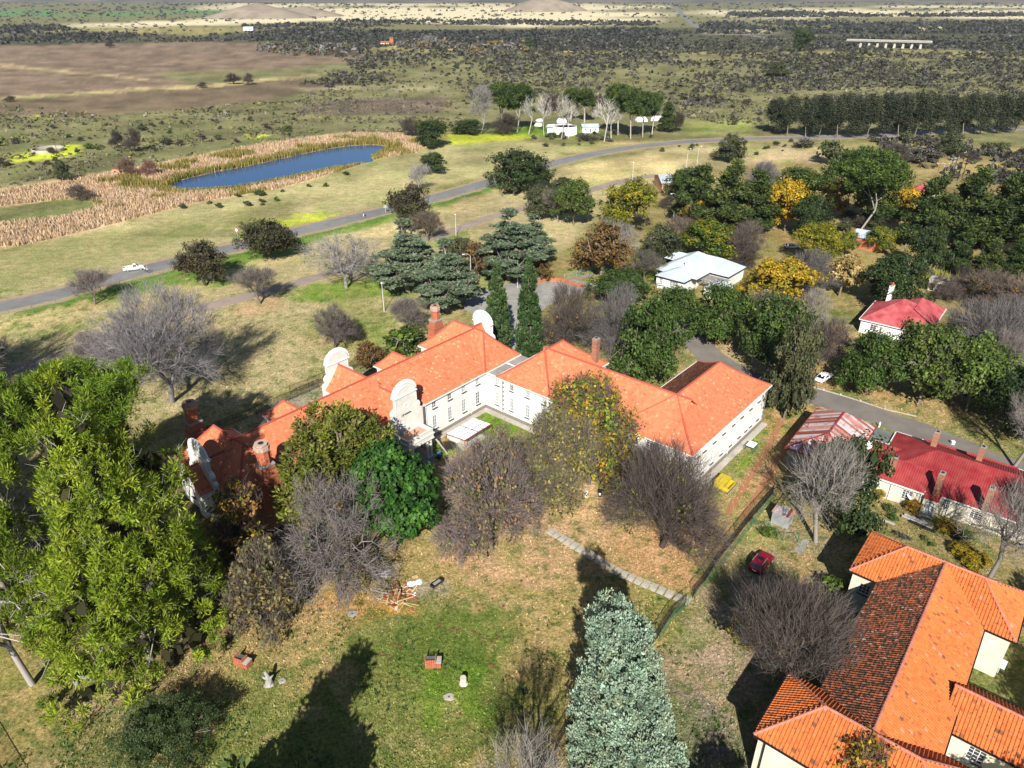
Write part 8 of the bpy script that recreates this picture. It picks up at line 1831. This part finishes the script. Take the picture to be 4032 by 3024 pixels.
b.bar((x0_, y0_, .08), (bx_, by_, 4.5), .22, .12); o = b.build('leaning_beam', [M['pale_concrete']]); tag(o, 'long grey beam leaning from the grass up to the porch corner', 'beam')
plant('darkbush', *(-10.46,98.67), 1.6, 2.6, 'dark green bush beside the foot of the leaning beam', cat='shrub', name='shrub'); 
# bins
def bin_(label, loc, rz, lid='plastic_black', extra=False):
    t = thing('wheelie_bin', label, 'bin', (*loc, 0), rz); b = MB(); b.add([(x*k, y*k, z) for z, k in ((.08, .8), (1.0, 1.0)) for x, y in ((-.28, -.33), (.28, -.33), (.28, .33), (-.28, .33))], [(3,2,1,0), (4,5,6,7), (0,1,5,4), (1,2,6,5), (2,3,7,6), (3,0,4,7)]); b.build('body', M['plastic_black'], t)
    b = MB(); b.box((0, .02, 1.04), (.62, .74, .07)); b.build('lid', M[lid], t); b = MB(); b.tube([(-.3, .36, .12), (.3, .36, .12)], .12, 10); b.build('axle', M['plastic_black'], t)
    if extra: b = MB(); b.box((0, -.36, .65), (.3, .02, .4)); b.build('sticker', M['white_paint'], t)
bin_('black wheelie bin with a pale sticker standing on the litter', (13.05,86.22), R(-15), extra=True); bin_('dark bin with a blue lid beside the porch steps', (-11.69,96.02), .3, 'blue_plastic')
b = MB(); b.lathe([(.27, 0), (.29, .05), (.29, .85), (.27, .9), (.02, .9)], (0, 0, 0), 14); o = b.build('white_drum', [M['white_paint']]); o.location = (*(10.99,86.22), 0); tag(o, 'white drum standing left of the wheelie bin', 'drum')
# white barred cage by the east wall
t = thing('steel_cage', 'small dark cage with a white slatted top beside the hall\'s east wall', 'cage', (*(39.03,98.67), 0), R(50))
for k in range(9): b = MB(); b.box((-.8+k*.2, 0, 1.05), (.12, 1.3, .04)); b.build('slat', M['tarp_white'], t)
b = MB()
for x in (-.9, .9):
    for y in (-.7, .7): b.box((x, y, .5), (.06, .06, 1.0))
for k in range(12): b.box((-.9+k*.163, -.7, .5), (.03, .03, 1.0)); b.box((-.9+k*.163, .7, .5), (.03, .03, 1.0))
stuff(b.build('bars', M['green_wire'], t))
# logs in the garden of the red roofed house, rusty shed
for k, (a, c, lb) in enumerate((((50.88,81.78), (53.62,79.5), 'weathered grey log lying alone in the long garden grass'), ((55.5,81.34), (58.32,78.52), 'long grey log at the front of the log stack'), ((56.08,81.78), (58.57,79.36), 'grey log at the back of the log stack'), ((57.72,81.34), (58.44,78.94), 'pale plank lying across the end of the log stack'), ((56.13,80.34), (58.4,77.98), 'darkest log lowest in the log stack'))):
    b = MB(); b.tube([(*a, .22+.08*(k % 2)), (*c, .22+.1*(k % 2))], .2 if k != 3 else .1, 9); o = b.build('log', [M['grey_wood' if k != 4 else 'charred']]); tag(o, lb, 'log')
t = thing('rusty_shed', 'little rusty sheet-iron shed under the pale leafless tree', 'shed', (*(38.05,80.34), 0), R(52)); b = MB(); b.box2((-1, -1.2, 0), (1, 1.2, 1.9)); b.build('wall', M['tin_grey'], t)
b = MB()
for k in range(8): b.box((0, -1.15+k*.33, 1.97+.02*(k % 2)), (2.3, .32, .04), 0, 0, RB.random())
b.build('roof', M['rusty'], t)
sheet('dirt_apron', [(37.89,74.8), (40.04,76.9), (40.46,76.1), (38.32,73.52)], .012, M['concrete'], .2, .8, 33)
o = MB(); o.box((0, 0, .3), (.5, .5, .6)); o = o.build('meter_box', [M['tarp_white']]); o.location = (*(72.86,100.31), 0); tag(o, 'tiny white box on the lane verge behind the red roofed house', 'box')
o = MB(); o.box((0, 0, .5), (.22, .16, 1.0)); o = o.build('marker_post', [M['white_paint']]); o.location = (*(63.06,105.58), 0); tag(o, 'white marker post at the lane edge beside the rusty roof', 'post')
# reeds and cane by the minibus, yellow shrubs by the tiled house
x, y = (107.24,177.32); g = np.random.default_rng(21); n = 420; xx_ = x+g.normal(size=n)*3.2; yy_ = y+g.normal(size=n)*3.0
blades('garden_cane', xx_, yy_, g.uniform(1.2, 3.2, n), .08+.08*g.random(n), [(.28,.26,.06), (.22,.24,.05), (.16,.2,.04)], 22, ('clump of tall yellow-green cane before the white minibus', 'cane'), .2)
for (px_, h_, w_, lb) in (((60.22,78.11), 1.6, 2.6, 'yellow shrub by the log stack'), ((59.92,71.25), 2.2, 3.4, 'yellow shrub against the tiled house roof, left'), ((59.3,73.44), 1.8, 2.6, 'small yellow shrub left of the bigger yellow shrub'), ((57.51,82.81), 1.8, 2.2, 'bright yellow shrub before the door of the red roofed house'), ((54.31,86.16), 1.3, 2.0, 'yellow-leaved shrub under the window of the red roofed house'), ((53.74,161.53), 4.5, 3.0, 'small golden conifer below the weathered pergola')):
    plant('gold', *px_, h_, w_, lb, cat='shrub', name='shrub')
for (px_, h_, w_, lb) in (((39.19,65.94), 2.6, 4.2, 'bright green bush in the black shade beside the tiled house'), ((48.24,108.87), 1.0, 1.8, 'bright green shrub at the foot of the narrow lane-corner tree'), ((-35.2,57.07), .9, 1.6, 'dark green shrub on the ground right of the big pine'), ((35.38,77.63), 1.0, 2.4, 'green weeds along the mesh fence behind the red car')):
    plant('greenbush', *px_, h_, w_, lb, cat='shrub', name='shrub')
# corner of a roof at the lower left
b = MB(); b.box((0, 0, 1.2), (3, 3, 2.4), .62); b.box((0, 0, 2.46), (3.2, 3.2, .1), .62, 1); o = b.build('garden_hut', [M['pink_wall'], M['earth']]); o.location = (-54.6, 42.0, 0); tag(o, 'corner of a tan flat-topped hut at the lower left edge', 'hut')
# ------------------------------------------------------------------ the air: faint haze out to the hills
b = MB(); b.box((0, 5000, 280), (26000, 14500, 562)); hz = b.build('haze', [])
m, nt, nd, lk, bs = nmat('haze_air'); nt.nodes.remove(bs); pv = N(nt, 'ShaderNodeVolumePrincipled'); pv.inputs['Color'].default_value = (.72,.82,1,1); pv.inputs['Density'].default_value = .00006; pv.inputs['Anisotropy'].default_value = .3
nt.links.new(pv.outputs[0], nd['Material Output'].inputs['Volume']); hz.data.materials.append(m); stuff(hz); hz['label'] = 'faint blue haze over the far plain'; hz['category'] = 'haze'
